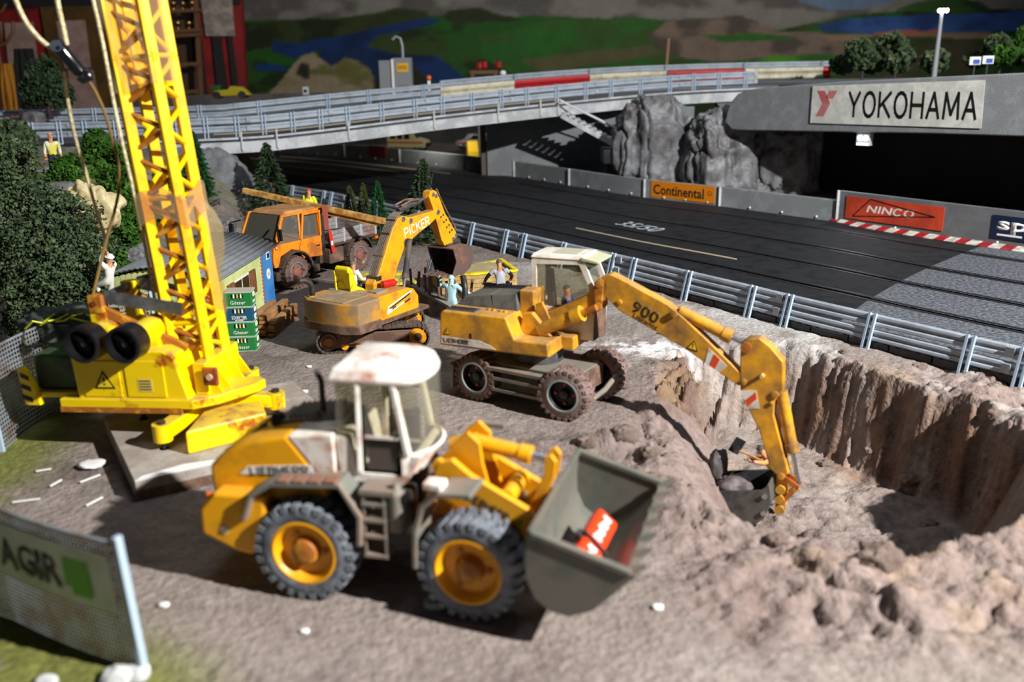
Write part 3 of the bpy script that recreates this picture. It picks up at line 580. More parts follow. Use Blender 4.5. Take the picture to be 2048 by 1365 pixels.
ns=[(-260,-20),(-20,140),(140,320),(320,500),(500,665),(665,860),(860,1030),(1030,1200),(1200,1370),(1370,1520)]
nl=['bridge guard rail section at the far left edge','bridge guard rail section above the dark left tree','bridge guard rail section above the man in the yellow jacket','bridge guard rail section behind the crane mast','bridge guard rail section above the tall fir','bridge guard rail section in the middle of the bridge','bridge guard rail section left of the stair head','bridge guard rail section at the stair head','bridge guard rail section above the big rock pillar','bridge guard rail section left of the rounded girder end']
for (c0,c1),t_ in zip(ns,nl):
    u0,u1=sDt(c0),sDt(c1); rail_section(cut(near,u0,u1-.004,10),t_,'guard rail on the near bridge edge',[.15,.5,.85],out=1,h=.22,lean=.0)
farp=D+np.c_[DN*(WD-.1),np.full(len(D),.17)]
cF=colof(farp); sF=np.r_[0,np.cumsum(np.linalg.norm(np.diff(farp,axis=0),axis=1))]
def sFt(col): 
    m=farp[:,0]<6; return float(np.interp(col,cF[m],sF[m]))
fs=[(-250,120),(120,470),(470,700),(700,882)]
for (c0,c1),t_ in zip(fs,['far bridge rail section at the far left','far bridge rail section behind the crane mast','far bridge rail section above the tall fir','far bridge rail section below the grey cabinet']):
    rail_section(cut(farp,sFt(c0),sFt(c1)-.004,10),t_,'grey rail on the far bridge edge',[.2,.8],out=1,h=.2,lean=0,conn=False)
BR=mat('barrier_red','b8222a',.4,col2='8e1f24',amt=.3,scale=6); BW=mat('barrier_cream','d8d2ba',.5,col2='bdb69c',amt=.4,scale=6)
bl=[(882,1030,0),(1030,1180,1),(1180,1333,0),(1333,1490,1),(1490,1646,0),(1646,1800,1)]
nmz=['cream barrier block left of the red one above the bridge middle','red barrier block above the stair head','cream barrier block above the big rock pillar','red barrier block left of the girder end','cream barrier block behind the girder end','red barrier block behind the white advert']
for (c0,c1,r_),t_ in zip(bl,nmz):
    P=cut(farp,sFt(c0),sFt(c1)-.01,6); th=thing('track_barrier',t_,'barrier',tuple(P[3]),0,'red and cream barrier along the far bridge edge'); Q=P-P[3]
    m=MB(); wbeam(m,Q,[(0,-1)]*6,-.06,.14,d=.03); m.build('barrier_body',BR if r_ else BW,th,smooth=True,angle=30)
    m=MB(); wbeam(m,Q+np.array([0,.12,.14]),[(0,-1)]*6,.0,.10,d=.02); m.build('top_rail',RAIL,th,smooth=True,angle=30)
    MB().bar((Q[0][0],Q[0][1]+.08,Q[0][2]-.03),(Q[0][0],Q[0][1]+.08,Q[0][2]+.24),.04,.03).build('post',RAIL,th)
# hand rail of thin wire in front of the fascia, and its posts
hr=thing('hand_rail','thin tan wire hand rail along the bridge fascia','railing',tuple(D[40]))
P=cut(D+np.c_[DN*-.05,np.full(len(D),.11)],sDt(430),sDt(1110),30)-D[40]; MB().tube(P,.008,6).build('wire',mat('tan_wire','a89a80',.5),hr)
for c in (485,555,698,868,996,1080,1115):
    q=cut(D+np.c_[DN*-.05,np.zeros(len(D))],sDt(c),sDt(c)+.01,2)[0]-D[40]; m=MB(); m.tube([q+[0,0,.13],q+[0,-.005,.03],q+[0,-.01,-.10],q+[0,.02,-.13]],.012,6); m.build('post',mat('pale_post','c9cbc8',.5),hr)
# abutment and dark panels under the bridge
setstruct(rock('abutment','grey rough abutment at the left bridge end',(-4.15,12.4,.25),(.85,.45,.66),33,.14,2,m_=mat('abutment_grey','7d8084',.8,col2='696b6e',amt=.5,scale=4,bump=.6)))
q0=atY(975,330,16.1)
setstruct(wallbox('wall_rear_grey',(q0.x,16.1),(2.9,15.2),-.05,1.12,.08,mat('grey_panel','8b8e92',.8,col2='7d8084',amt=.4,scale=2)))
setstruct(wallbox('wall_pit_box',(q0.x-.1,16.15),(q0.x-.3,20.5),-.05,1.12,.08,mat('tan_panel','5b544c',.8)))
setstruct(wallbox('wall_paddock_back',(-9,22.5),(2,22.5),-.05,1.15,.1,mat('paddock_wall','54504c',.8,col2='44413e',amt=.4,scale=1)))
# ---- stairs from the bridge down to a platform
st=thing('stairs','pale model stairs leading down from the bridge to a platform','stairs')
s0=atY(1128,224,14.5); s1=atY(1245,292,14.5); st.location=s0; dx=s1-s0; ns_=11
for y_ in (0,.34):
    MB().bar((-.04,y_,-.05),(dx.x,y_,dx.z-.05),.03,.07).build('stringer',CONCW,st)
for i in range(ns_):
    u=i/ns_; MB().box((dx.x*u,.0,dx.z*(i+.5)/ns_-.02),(dx.x*(u+1.1/ns_),.34,dx.z*(i+.5)/ns_+.01)).build('step',CONCW,st)
HW=mat('handrail_white','cfd3d6',.4)
for y_ in (-.01,.35):
    m=MB(); m.tube([(-.05,y_,.16),(dx.x+.02,y_,dx.z+.2),(dx.x+.2,y_,dx.z+.2)],.014,6); m.build('hand_rail',HW,st)
    MB().tube([(dx.x+.02,y_,dx.z+.2),(dx.x+.02,y_,dx.z-.04)],.014,6).build('rail_post',HW,st); MB().tube([(dx.x-.03,y_,dx.z+.06),(dx.x+.2,y_,dx.z-.02)],.012,6).build('lower_rail',HW,st)
MB().box((dx.x-.28,-.03,dx.z-.26),(dx.x+.26,.5,dx.z-.06)).build('platform',CONCW,st,bevel=.006)
MB().box((dx.x-.2,.35,-s0.z),(dx.x+.2,.5,dx.z-.26)).build('platform_support',CONC,st)
# ================================================================ machine helpers
def xf(m,M):
    m.v=[tuple(M@Vector(p)) for p in m.v]; return m
def mirror_y(m):
    m.v=[(x,-y,z) for x,y,z in m.v]; m.f=[q[::-1] for q in m.f]; return m
def band2(poly,th):
    """closed outline of a strip of thickness th along an open line (x,z)"""
    P=[Vector((p[0],p[1])) for p in poly]; N=[]
    for i in range(len(P)):
        d=(P[min(i+1,len(P)-1)]-P[max(i-1,0)]).normalized(); N.append(Vector((-d.y,d.x)))
    return [tuple(p+n*th/2) for p,n in zip(P,N)]+[tuple(p-n*th/2) for p,n in zip(P[::-1],N[::-1])]
def arc(cx,cz,r,a0,a1,n=8): return [(cx+r*math.cos(math.radians(a0+(a1-a0)*i/n)),cz+r*math.sin(math.radians(a0+(a1-a0)*i/n))) for i in range(n+1)]
def wheel(parent,c,r,w,rimr,tm,rm,hm,side,lugs=24,rows=2,deep=.5,hubr=.4,hubout=.3,nuts=5,nutm=None,M=None,lug=.07,steer=0,ring=None):
    """tyre with lug tread as one part, rim, hub and nuts as its sub-parts; side=-1 faces -y"""
    m=MB(); h=w/2
    m.lathe([(-h*.9,rimr),(-h,rimr*1.12),(-h*.96,r*.84),(-h*.8,r*.93),(h*.8,r*.93),(h*.96,r*.84),(h,rimr*1.12),(h*.9,rimr)],(0,0,0),(0,1,0),40,close=False)
    for k in range(lugs):
        for q in range(rows):
            a=2*math.pi*(k+q*.5)/lugs; y0,y1=((-h*1.0,h*.08) if q==0 else (-h*.08,h*1.0)); sk=.10*(1 if q else -1)
            da=2*math.pi/lugs*.27
            def pt(rad,an,y): return (rad*math.cos(an),y,rad*math.sin(an))
            b=[]; t=[]
            for an,y in ((a-da,y0),(a+da,y0),(a+da+sk,y1),(a-da+sk,y1)):
                e=abs(y)>h*.9; b.append(pt(r*(.84 if e else .90),an,y)); t.append(pt(r*(.965 if e else 1.0),an,y*(.97 if e else 1)))
            m.hexa(b,t) if q==0 or True else 0
    R=Matrix.Rotation(math.radians(steer),4,'Z')
    o=m.build('wheel',tm,parent,smooth=True,angle=35); o.location=c if M is None else (M@Vector(c)); 
    rz=steer if M is None else steer+math.degrees(M.to_euler().z); o.rotation_euler=(0,0,math.radians(rz))
    s=side; d=h*deep
    m=MB().lathe([(h*.95*s,rimr*1.14),(h*1.0*s,rimr*1.0),(h*.8*s,rimr*.9),((h-d)*s,rimr*.82),((h-d)*s,.001)],(0,0,0),(0,1,0),32,close=False)
    if s<0: m.f=[q[::-1] for q in m.f]
    m.f=[q[::-1] for q in m.f]
    m.build('rim',rm,o,smooth=True,angle=40)
    m=MB().lathe([((h-d)*s,rimr*hubr*1.15),((h-d+.6*d*hubout)*s,rimr*hubr*1.1),((h-d+d*hubout*1.6)*s,rimr*hubr*.9),((h-d+d*hubout*1.9)*s,rimr*hubr*.55),((h-d+d*hubout*1.9)*s,.001)],(0,0,0),(0,1,0),20,close=False)
    m.build('hub',hm,o,smooth=True,angle=40)
    if ring: MB().lathe([(h*.80*s,rimr*.94),(h*1.02*s,rimr*.96),(h*1.04*s,rimr*1.05),(h*.98*s,rimr*1.13)],(0,0,0),(0,1,0),32,close=False).build('rim_ring',ring,o,smooth=True)
    for k in range(nuts):
        a=2*math.pi*k/nuts; m=MB(); cc=(rimr*.62*math.cos(a),(h-d)*s,rimr*.62*math.sin(a)); m.lathe([(-.004,.011*rimr/.11),(.012*s,.011*rimr/.11)],cc,(0,1,0),6); m.build('wheel_nut',nutm or hm,o)
    return o
def pane(m,a,b,c,d,th=.004): # glass plate from four corners
    return m.sheet([[a,b],[d,c]],th)
def seat(parent,x,y,z,s=1,m_=None,face=1):
    m=MB(); m.box((x-.045*s,y-.045*s,z),(x+.05*s,y+.045*s,z+.035*s)); m.hexa([(x-.05*s*face,y-.045*s,z+.03*s),(x-.02*s*face,y-.045*s,z+.03*s),(x-.02*s*face,y+.045*s,z+.03*s),(x-.05*s*face,y+.045*s,z+.03*s)],[(x-.07*s*face,y-.035*s,z+.16*s),(x-.045*s*face,y-.035*s,z+.16*s),(x-.045*s*face,y+.035*s,z+.16*s),(x-.07*s*face,y+.035*s,z+.16*s)])
    return m.build('seat',m_ or DARK,parent,bevel=.008*s)
def warn(parent,M,s,mfield=None):
    """yellow warning triangle with black edge"""
    o=MB().prism([(-s*.58,-s*.4),(s*.58,-s*.4),(0,s*.6)],0,.0015,axis='z').build('warning_sign',PRINTK,parent); o.matrix_local=M
    MB().prism([(-s*.42,-s*.31),(s*.42,-s*.31),(0,s*.42)],0,.0025,axis='z').build('yellow_field',mfield or mat('sign_yellow','f0cf1c',.5),o)
    MB().box((-s*.05,-s*.02,.0025),(s*.05,s*.25,.0035)).build('mark',PRINTK,o); MB().box((-s*.05,-s*.2,.0025),(s*.05,-s*.1,.0035)).build('mark',PRINTK,o)
    return o
def cyl(parent,a,b,r,rod,m_,mr,frac=.6,n=14,name='hydraulic_cylinder'):
    a,b=Vector(a),Vector(b); c=a+(b-a)*frac
    m=MB(); m.tube([a,c],r,n); m.tube([c-(c-a).normalized()*r*1.2,c+(c-a).normalized()*r*.3],r*1.2,n); o=m.build(name,m_,parent,smooth=True)
    MB().tube([c,b],rod,10).build('piston_rod',mr,o,smooth=True); return o
# ================================================================ wheel loader in front
def build_loader():
    L=thing('wheel_loader','yellow wheel loader with cream cab in the foreground','wheel loader',(-.774,3.461,0),-12)
    # rear half
    hood=[(-.375,.36),(-.378,.485),(-.30,.56),(-.20,.60),(-.043,.632),(.095,.45),(.095,.36)]
    o=MB().prism(hood,-.17,.17).build('hood',YEL,L,bevel=.018,segs=3)
    MB().prism([(-.043,.63),(.14,.65),(.14,.44),(.098,.448)],-.168,.168).build('rear_cab_panel',CREAM,L,bevel=.008)
    blocktext('LIEBHERR',.03,PRINTK,o,frame((-.085,-.1738,.490),(1,0,.08),(0,0,1)),.235,t=.19,gap=.42,label='black brand lettering on a white band')
    MB().prism([(-.25,.462),(-.215,.497),(.045,.522),(.06,.483)],-.173,-.1705).build('white_band',PRINTW,o)
    for s in (-1,1): MB().box((-.30,s*.1-.006,.562),(-.06,s*.1+.006,.64)).build('grab_strip',WOODN,o) if False else None
    # louvred deck and filler cap on top of the hood
    gm=MB(); gm.prism([(-.16,.60),(.12,.635),(.12,.662),(-.16,.628)],-.02,.15); g=gm.build('engine_cover',GREY,L,bevel=.006)
    for k in range(9):
        x=-.10+.022*k; MB().hexa([(x,-.01,.63+.125*(x+.1)),(x+.014,-.01,.63+.125*(x+.1)),(x+.014,.14,.63+.125*(x+.1)),(x,.14,.63+.125*(x+.1))],[(x-.004,-.01,.655+.125*(x+.1)),(x+.002,-.01,.655+.125*(x+.1)),(x+.002,.14,.655+.125*(x+.1)),(x-.004,.14,.655+.125*(x+.1))]).build('louvre',GREY,g)
    MB().lathe([(0,.03),(.03,.03),(.045,.02),(.05,.001)],(-.155,.0,.61),(0,0,1),16).build('filler_cap',DARK,L,smooth=True)
    for yy in (-.06,.02): MB().bar((-.36,yy,.50),(-.2,yy+.05,.607),.014,.018).build('hood_strip',WOODB,L)
    MB().prism([(-.405,.225),(-.402,.335),(-.335,.41),(-.12,.41),(-.13,.30),(-.19,.15),(-.26,.16)],-.24,.24).build('counterweight',YEL,L,bevel=.02,segs=3)
    MB().box((-.2,-.11,.17),(.42,.11,.42)).build('rear_frame',DARK,L,bevel=.01)
    MB().lathe([(0,.017),(.003,.017)],(-.30,-.2405,.255),(0,-1,0),16).build('round_sticker',mat('sticker_pale','d8d2c0',.5),L)
    for s in (-1,1):
        MB().ball((-.372,s*.205,.376),.014,8,sc=(1,1,1.2)).build('rear_light',mat('amber','e86a12',.3),L,smooth=True)
        f=MB().prism(band2([(-.205,.315),(-.165,.42),(-.075,.475),(.19,.49),(.262,.37),(.255,.25)],.022),s*.27,s*.13).build('rear_fender',GREY,L,bevel=.006)
        for k in range(4): MB().box((-.05+.062*k,s*.27,.487+.004*k),(-.008+.062*k,s*.21,.496+.004*k)).build('tread_plate',mat('plate_brown','86604c',.8),f)
    # steps on both sides
    for s in (-1,1):
        m=MB(); m.box((.265,min(s*.26,s*.16),.46),(.40,max(s*.26,s*.16),.478)); st_=m.build('step_frame',GREY,L)
        MB().box((.272,min(s*.255,s*.25),.20),(.282,max(s*.255,s*.25),.46)).build('step_side',GREY,st_); MB().box((.352,min(s*.255,s*.25),.20),(.362,max(s*.255,s*.25),.46)).build('step_side',GREY,st_)
        for z in (.205,.285,.35,.415): MB().hexa([(.272,min(s*.26,s*.17),z),(.362,min(s*.26,s*.17),z),(.362,max(s*.26,s*.17),z),(.272,max(s*.26,s*.17),z)],[(.272,min(s*.26,s*.17),z+.012),(.362,min(s*.26,s*.17),z+.012),(.362,max(s*.26,s*.17),z+.012),(.272,max(s*.26,s*.17),z+.012)]).build('step',GREY,st_)
        MB().lathe([(0,.032),(.15,.034),(.16,.02),(.19,.012)],(.395,s*.22,.31),(0,0,1),16).build('air_tank',GREY,L,smooth=True)
    # cab
    c=MB().prism([(.155,.455),(.14,.64),(.2,.64),(.225,.50),(.40,.50),(.44,.58),(.475,.58),(.43,.49),(.40,.455)],-.155,.155).build('cab_base',CREAM,L,bevel=.008)
    # curved lower front of the cab
    m=MB(); G=[]
    for z in (.50,.585): G.append([(.40+(.115 if z>.55 else .06)*math.cos(a)-.0,.155*math.sin(a),z) for a in np.linspace(-math.pi/2,math.pi/2,13)])
    m.sheet(G,.012); m.build('cab_nose',CREAM,L,smooth=True)
    MB().box((.15,-.15,.49),(.43,.15,.5)).build('cab_floor',DARK,L)
    # glazing
    m=MB(); G=[[(.40+.105*math.cos(a),.15*math.sin(a),z) for a in np.linspace(-math.pi/2,math.pi/2,15)] for z in (.59,.72,.86)]; m.sheet(G,.004); m.build('curved_windscreen',GLASS,L,smooth=True)
    for s in (-1,1):
        m=MB(); pane(m,(.265,s*.152,.515),(.385,s*.152,.515),(.365,s*.148,.845),(.262,s*.148,.845)); m.build('door_glass',GLASS,L)
        m=MB(); pane(m,(.15,s*.152,.64),(.215,s*.152,.61),(.222,s*.148,.85),(.16,s*.148,.85)); m.build('side_glass',GLASS,L)
        MB().bar((.235,s*.153,.50),(.245,s*.150,.86),.028,.022).build('rear_post',CREAM,L,bevel=.005)
        MB().bar((.425,s*.152,.58),(.378,s*.150,.86),.03,.022).build('front_post',CREAM,L,bevel=.005)
        d=MB().bar((.258,s*.156,.52),(.252,s*.156,.85),.008,.012).build('door_frame',BLACK,L); MB().bar((.262,s*.156,.63),(.38,s*.156,.63),.008,.014).build('door_rail',BLACK,d); MB().bar((.262,s*.156,.645),(.38,s*.156,.645),.006,.012).build('door_sill',CREAM,d)
        MB().box((.27,s*.146-.004,.52),(.38,s*.146+.004,.622)).build('door_panel',mat('dark_maroon','4a2a28',.5),d)
    m=MB(); pane(m,(.152,-.148,.64),(.152,.148,.64),(.158,.148,.85),(.158,-.148,.85)); m.build('rear_glass',GLASS,L)
    # rounded roof: three stacked outlines
    def ring(x0,x1,w,z,n=10):
        P=[(x0,-w,z)]+[(x1-.09+.09*math.cos(a),w*math.sin(a),z) for a in np.linspace(-math.pi/2,math.pi/2,n)]+[(x0,w,z)]; return P
    R=[ring(.135,.50,.165,.852),ring(.135,.505,.17,.868),ring(.15,.49,.155,.905),ring(.18,.455,.12,.925)]
    m=MB(); k=len(R[0]); m.v=[p for r in R for p in r]; m.f=[(i*k+j,i*k+(j+1)%k,(i+1)*k+(j+1)%k,(i+1)*k+j) for i in range(3) for j in range(k)]+[tuple(range(k))[::-1],tuple(range(3*k,4*k))]; m.m=[0]*len(m.f)
    m.build('roof',CREAM,L,bevel=.008)
    seat(L,.25,0,.52,1.1); MB().tube([(.33,0,.5),(.36,0,.6)],.012,8).build('steering_column',DARK,L); MB().lathe([(0,.04),(.008,.04)],(.345,0,.60),(-.4,0,1),16).build('steering_wheel',DARK,L)
    MB().tube([(.028,.02,.60),(.03,.02,.79),(.012,.02,.83)],.012,10).build('exhaust_pipe',DARK,L,smooth=True)
    for yy in (-1,1): wheel(L,(.03,yy*.2,.2),.205,.14,.122,RUB,YEL,RUSTY,yy,lugs=26,deep=.55,hubr=.42,hubout=.55,nuts=3)
    # front half, turned a little in the joint
    M=Matrix.Translation((.42,0,0))@Matrix.Rotation(math.radians(-5.5),4,'Z')@Matrix.Translation((-.42,0,0))
    def fb(m,name,mt,parent=L,**k): return xf(m,M).build(name,mt,parent,**k)
    fb(MB().box((.40,-.09,.13),(.80,.09,.33)),'front_frame',RUSTY,bevel=.01)
    fb(MB().tube([(.41,0,.10),(.41,0,.46)],.04,14),'joint_column',DARK,smooth=True)
    for s in (-1,1):
        fb(MB().prism([(.50,.28),(.53,.54),(.60,.625),(.645,.66),(.69,.62),(.70,.54),(.76,.3)],s*.05,s*.068),'tower_plate',YEL,bevel=.004)
        a=fb(MB().prism([(.525,.50),(.545,.55),(.60,.57),(.67,.515),(.90,.40),(.935,.355),(.92,.27),(.86,.285),(.62,.40),(.56,.47)],s*.095,s*.125),'lift_arm',YEL,bevel=.005)
        if s<0:
            tx=blocktext('LIEBHERR',.03,mat('print_faded','3a3320',.7),a,M@frame((.735,-.1262,.40),(1,0,-.46),(.46,0,1)),.17,t=.19,gap=.42,label='dark brand lettering on the arm')
            warn(a,M@frame((.86,-.1262,.34),(1,0,-.1),(0,0,1)),.04,mat('sign_green','c8d83a',.5))
        fb(MB().lathe([(-.012,.026),(.012,.026)],(.545,s*.11,.535),(0,1,0),14),'pivot_boss',YEL,smooth=True)
        fb(MB().lathe([(-.02,.035),(.02,.035)],(.90,s*.11,.34),(0,1,0),14),'pivot_boss',YEL,smooth=True)
        cyl_o=cyl(L,M@Vector((.58,s*.08,.33)),M@Vector((.82,s*.08,.36)),.026,.016,YEL,STEEL,.7)
        fb(MB().prism(band2([(.497,.185),(.503,.34),(.535,.44),(.60,.495),(.725,.505)],.02),s*.275,s*.13),'front_fender',GREY,bevel=.005)
        fb(MB().box((.535,min(s*.26,s*.19),.50),(.61,max(s*.26,s*.19),.53)),'fender_box',CREAM,bevel=.008)
        wheel(L,(.70,s*.2,.2),.205,.14,.122,RUB,YEL,RUSTY,s,lugs=26,deep=.55,hubr=.42,hubout=.55,nuts=3,M=M)
    fb(MB().tube([(.80,-.1,.43),(.80,.1,.43)],.032,14),'cross_tube',YEL,smooth=True)
    fb(MB().tube([(.56,.0,.565),(.66,0,.592)],.04,12),'tilt_cylinder_base',YEL,smooth=True)
    cyl(L,M@Vector((.64,0,.60)),M@Vector((.945,0,.555)),.03,.016,YEL,STEEL,.72,name='tilt_cylinder')
    for s in (-.035,.035): fb(MB().prism([(.86,.36),(.90,.36),(.965,.50),(.975,.57),(.955,.595),(.93,.585),(.925,.51)],s-.01,s+.01),'rocker_lever',YEL,bevel=.004)
    fb(MB().bar((.89,0,.40),(.945,0,.35),.05,.03),'bucket_link',YEL)
    fb(MB().box((.60,.13,.60),(.72,.16,.62)),'far_lamp_plate',GREY)
    # bucket: shell, side plates, lip and teeth
    prof=[(.962,.445),(.952,.35),(.955,.27),(.985,.20),(1.035,.162),(1.10,.152),(1.18,.19),(1.315,.335)]
    b=fb(MB().prism(band2(prof,.014),-.36,.36),'bucket',GREYD,bevel=.003,smooth=True)
    side=prof+[(1.30,.352)]
    for s in (-1,1): fb(MB().prism(side,s*.36,s*.346),'side_plate',GREYD,b,bevel=.004); 
    for s in (-1,1): fb(MB().bar((.965,s*.353,.445),(1.31,s*.353,.345),.03,.02),'side_edge',GREYD,b,bevel=.004)
    fb(MB().bar((.965,-.36,.447),(.965,.36,.447),.02,.022),'top_edge',GREYD,b,bevel=.004)
    fb(MB().bar((1.31,-.36,.335),(1.31,.36,.335),.03,.014),'lip',GREYD,b)
    for k in range(7):
        y=-.34+k*.68/6; fb(MB().hexa([(1.30,y-.018,.32),(1.36,y-.008,.37),(1.36,y+.008,.37),(1.30,y+.018,.32)],[(1.29,y-.018,.345),(1.358,y-.008,.378),(1.358,y+.008,.378),(1.29,y+.018,.345)]),'tooth',GREY,b)
    return L,M
LO,LM=build_loader()
# orange fuel can lying in the loader bucket
W=LO.matrix_basis@LM
k=thing('gas_canister','bright orange-red canister with white lettering lying in the loader bucket','canister'); k.matrix_world=W@frame((1.115,-.06,.275),(.05,1,.03),(-.75,.05,.65))
MB().box((-.17,-.05,-.035),(.17,.05,.035)).build('body',mat('signal_orange','f2401a',.35),k,bevel=.018,segs=3)
[MB().box((-.02+.024*q,-.018+.004*(q%2),.0352),(-.004+.024*q,.02-.005*(q%3),.0362)).build('white_print',PRINTW,k) for q in range(7)]; [MB().box((-.15+.028*q,-.02,.0352),(-.13+.028*q,.018-.012*(q%2),.0362)).build('white_print',PRINTW,k) for q in range(3)]
MB().bar((-.06,-.06,.038),(-.045,.06,.038),.018,.012).build('strap',DARK,k); MB().box((-.075,.05,.0),(-.035,.075,.03)).build('buckle',DARK,k)
# ================================================================ wheeled excavator with the long boom
def build_excavator():
    E=thing('wheeled_excavator','weathered yellow wheeled excavator with white cab reaching into the pit','excavator',(.155,5.38,0),-34)
    # undercarriage (local x along the wheels)
    MB().box((-.30,-.10,.13),(.34,.10,.24)).build('chassis',GREY,E,bevel=.012)
    MB().prism([(-.22,-.20),(.30,-.20),(.36,-.10),(.36,.10),(.30,.20),(-.22,.20)],.215,.25,axis='z').build('deck_plate',GREY,E,bevel=.006)
    MB().lathe([(0,.15),(.09,.15)],(0,0,.25),(0,0,1),28).build('slew_ring',HOODG,E,smooth=True)
    MB().box((.345,-.13,.12),(.37,.13,.24)).build('front_plate',MUD,E,bevel=.005)
    MB().tube([(.36,-.12,.13),(.43,-.14,.10),(.45,0,.13),(.44,.16,.17)],.016,8).build('front_guard',GREY,E,smooth=True)
    for s in (-1,1):
        f=MB().bar((-.19,s*.235,.225),(.19,s*.235,.225),.05,.018).build('side_step',GREY,E)
        for z in (.17,.10): MB().bar((-.16,s*.25,z),(.16,s*.25,z),.02,.018).build('step_bar',GREY,f)
        MB().bar((-.19,s*.245,.225),(-.15,s*.25,.09),.016,.02).build('step_hanger',GREY,f); MB().bar((.19,s*.245,.225),(.15,s*.25,.09),.016,.02).build('step_hanger',GREY,f); MB().box((-.13,s*.20-.01,.1),(.13,s*.20+.01,.2)).build('tool_box',HOODG,f)
        MB().tube([(-.29,s*.2,.147),(-.29,0,.147)],.03,8).build('axle',DARK,E); MB().tube([(.31,s*.2,.15),(.31,0,.15)],.03,8).build('axle',DARK,E)
        wheel(E,(-.29,s*.205,.147),.148,.115,.088,RUBM,BLACK,DARK,s,lugs=22,deep=.75,hubr=.3,hubout=.3,nuts=4,nutm=ORR,ring=mat('rim_grey','8a8d8c',.5))
        wheel(E,(.315,s*.205,.150),.155,.135,.090,RUBW,BLACK,DARK,s,lugs=22,deep=.75,hubr=.3,hubout=.3,nuts=4,nutm=ORR,steer=8,ring=mat('rim_grey','8a8d8c'))
    # dozer blade behind
    MB().prism([(-.47,.06),(-.45,.05),(-.44,.2),(-.47,.21)],-.26,.26).build('dozer_blade',GREY,E,bevel=.004); MB().bar((-.44,0,.13),(-.28,0,.16),.12,.03).build('blade_arm',GREY,E)
    # upper structure turned against the chassis
    M=Matrix.Rotation(math.radians(8),4,'Z')
    def ub(m,name,mt,parent=E,**k): return xf(m,M).build(name,mt,parent,**k)
    ub(MB().prism([(-.53,.335),(-.52,.535),(-.50,.552),(-.09,.552),(-.035,.425),(.17,.425),(.18,.34)],-.25,-.04),'engine_bay',YELX,bevel=.014,segs=3)
    ub(MB().prism([(-.53,.335),(-.52,.535),(-.50,.552),(.02,.552),(.02,.34)],-.05,.245),'counterweight',YELX,bevel=.014,segs=3)
    ub(MB().prism([(-.05,.34),(-.05,.42),(.25,.42),(.25,.34)],-.06,.24),'swing_frame',YELX,bevel=.008)
    ub(MB().prism([(.0,.42),(.02,.60),(.06,.615),(.16,.42)],-.075,-.055),'boom_bracket',YELX,bevel=.004)
    ub(MB().prism([(-.06,.42),(-.04,.55),(.02,.56),(.14,.43)],-.13,-.09),'boom_bracket',YELX,bevel=.006)
    ub(MB().box((-.09,-.06,.5),(.0,.10,.67)),'tank_box',YELX,bevel=.008)
    ub(MB().hexa([(-.48,-.10,.55),(-.24,-.10,.55),(-.24,.21,.55),(-.48,.21,.55)],[(-.45,-.07,.60),(-.27,-.07,.63),(-.27,.18,.63),(-.45,.18,.60)]),'engine_hood',HOODG,bevel=.008)
    ub(MB().hexa([(-.25,-.10,.55),(-.08,-.10,.55),(-.08,.21,.55),(-.25,.21,.55)],[(-.27,-.075,.63),(-.11,-.06,.645),(-.11,.17,.645),(-.27,.18,.63)]),'engine_hood_rear',HOODG,bevel=.008)
    ub(MB().tube([(-.50,.03,.53),(-.50,.03,.62),(-.515,.05,.66),(-.54,.08,.68)],.019,10),'exhaust_pipe',DARK,smooth=True)
    g=ub(MB().box((-.49,-.225,.552),(-.30,-.15,.558)),'grille',HOODG)
    for k in range(9):
        for q in range(4): ub(MB().box((-.483+.02*k,-.219+.017*q,.558),(-.472+.02*k,-.21+.017*q,.561)),'grille_hole',BLACK,g)
    for dx in (-.25,-.22,-.17,-.14): ub(MB().lathe([(0,.012),(.01,.011)],(dx,-.14-.1*(dx+.2),.552),(0,0,1),10),'cap',YELX)
    band_=ub(MB().prism([(-.515,.352),(-.515,.394),(-.26,.394),(-.19,.372),(-.155,.352)],-.2535,-.2505),'brand_band',mat('band_white','d9d6cf',.6,col2='8f8676',amt=.3,scale=9))
    blocktext('LIEBHERR',.023,PRINTK,band_,M@frame((-.415,-.2542,.374),(1,0,0),(0,0,1)),.16,t=.19,gap=.42,label='black brand lettering')
    warn(band_,M@frame((-.475,-.2515,.425),(1,0,0),(0,0,1)),.036); ub(MB().box((-.325,-.2515,.40),(-.312,-.25,.43)),'latch',BLACK)
    # cab on the far side
    cabp=[(-.055,.38),(-.055,.835),(-.03,.855),(.27,.855),(.33,.70),(.33,.38)]
    for y_,nm in ((.045,'cab_side'),(.245,'cab_side')):
        # side wall with window hole: four strips
        s_=ub(MB().prism([(-.055,.38),(.33,.38),(.335,.56),(-.055,.56)],y_-.008,y_+.008),nm,CABW)
        ub(MB().prism([(-.055,.56),(-.025,.56),(-.025,.81),(-.055,.835)],y_-.008,y_+.008),'window_post',CABW,s_); ub(MB().prism([(-.055,.835),(-.03,.855),(.27,.855),(.26,.825),(-.025,.81)],y_-.008,y_+.008),'window_head',CABW,s_)
        ub(MB().prism([(.24,.83),(.27,.855),(.335,.70),(.335,.56),(.305,.56),(.305,.70)],y_-.008,y_+.008),'window_post',CABW,s_); m=MB(); m.prism([(-.03,.55),(.31,.55),(.31,.70),(.25,.83),(-.03,.83)],y_-.002,y_+.002); ub(m,'side_glass',GLASS,s_)
    ub(MB().box((-.055,.05,.38),(-.04,.24,.60)),'cab_back',CABW); ub(MB().box((-.053,.05,.60),(-.047,.24,.83)),'rear_glass',GLASS)
    ub(MB().box((-.05,.05,.375),(.33,.24,.39)),'cab_floor',DARK)
    ub(MB().box((.32,.05,.38),(.338,.24,.56)),'cab_front',MUD,bevel=.004); m=MB(); pane(m,(.33,.05,.56),(.33,.24,.56),(.27,.24,.84),(.27,.05,.84)); ub(m,'windscreen',GLASS)
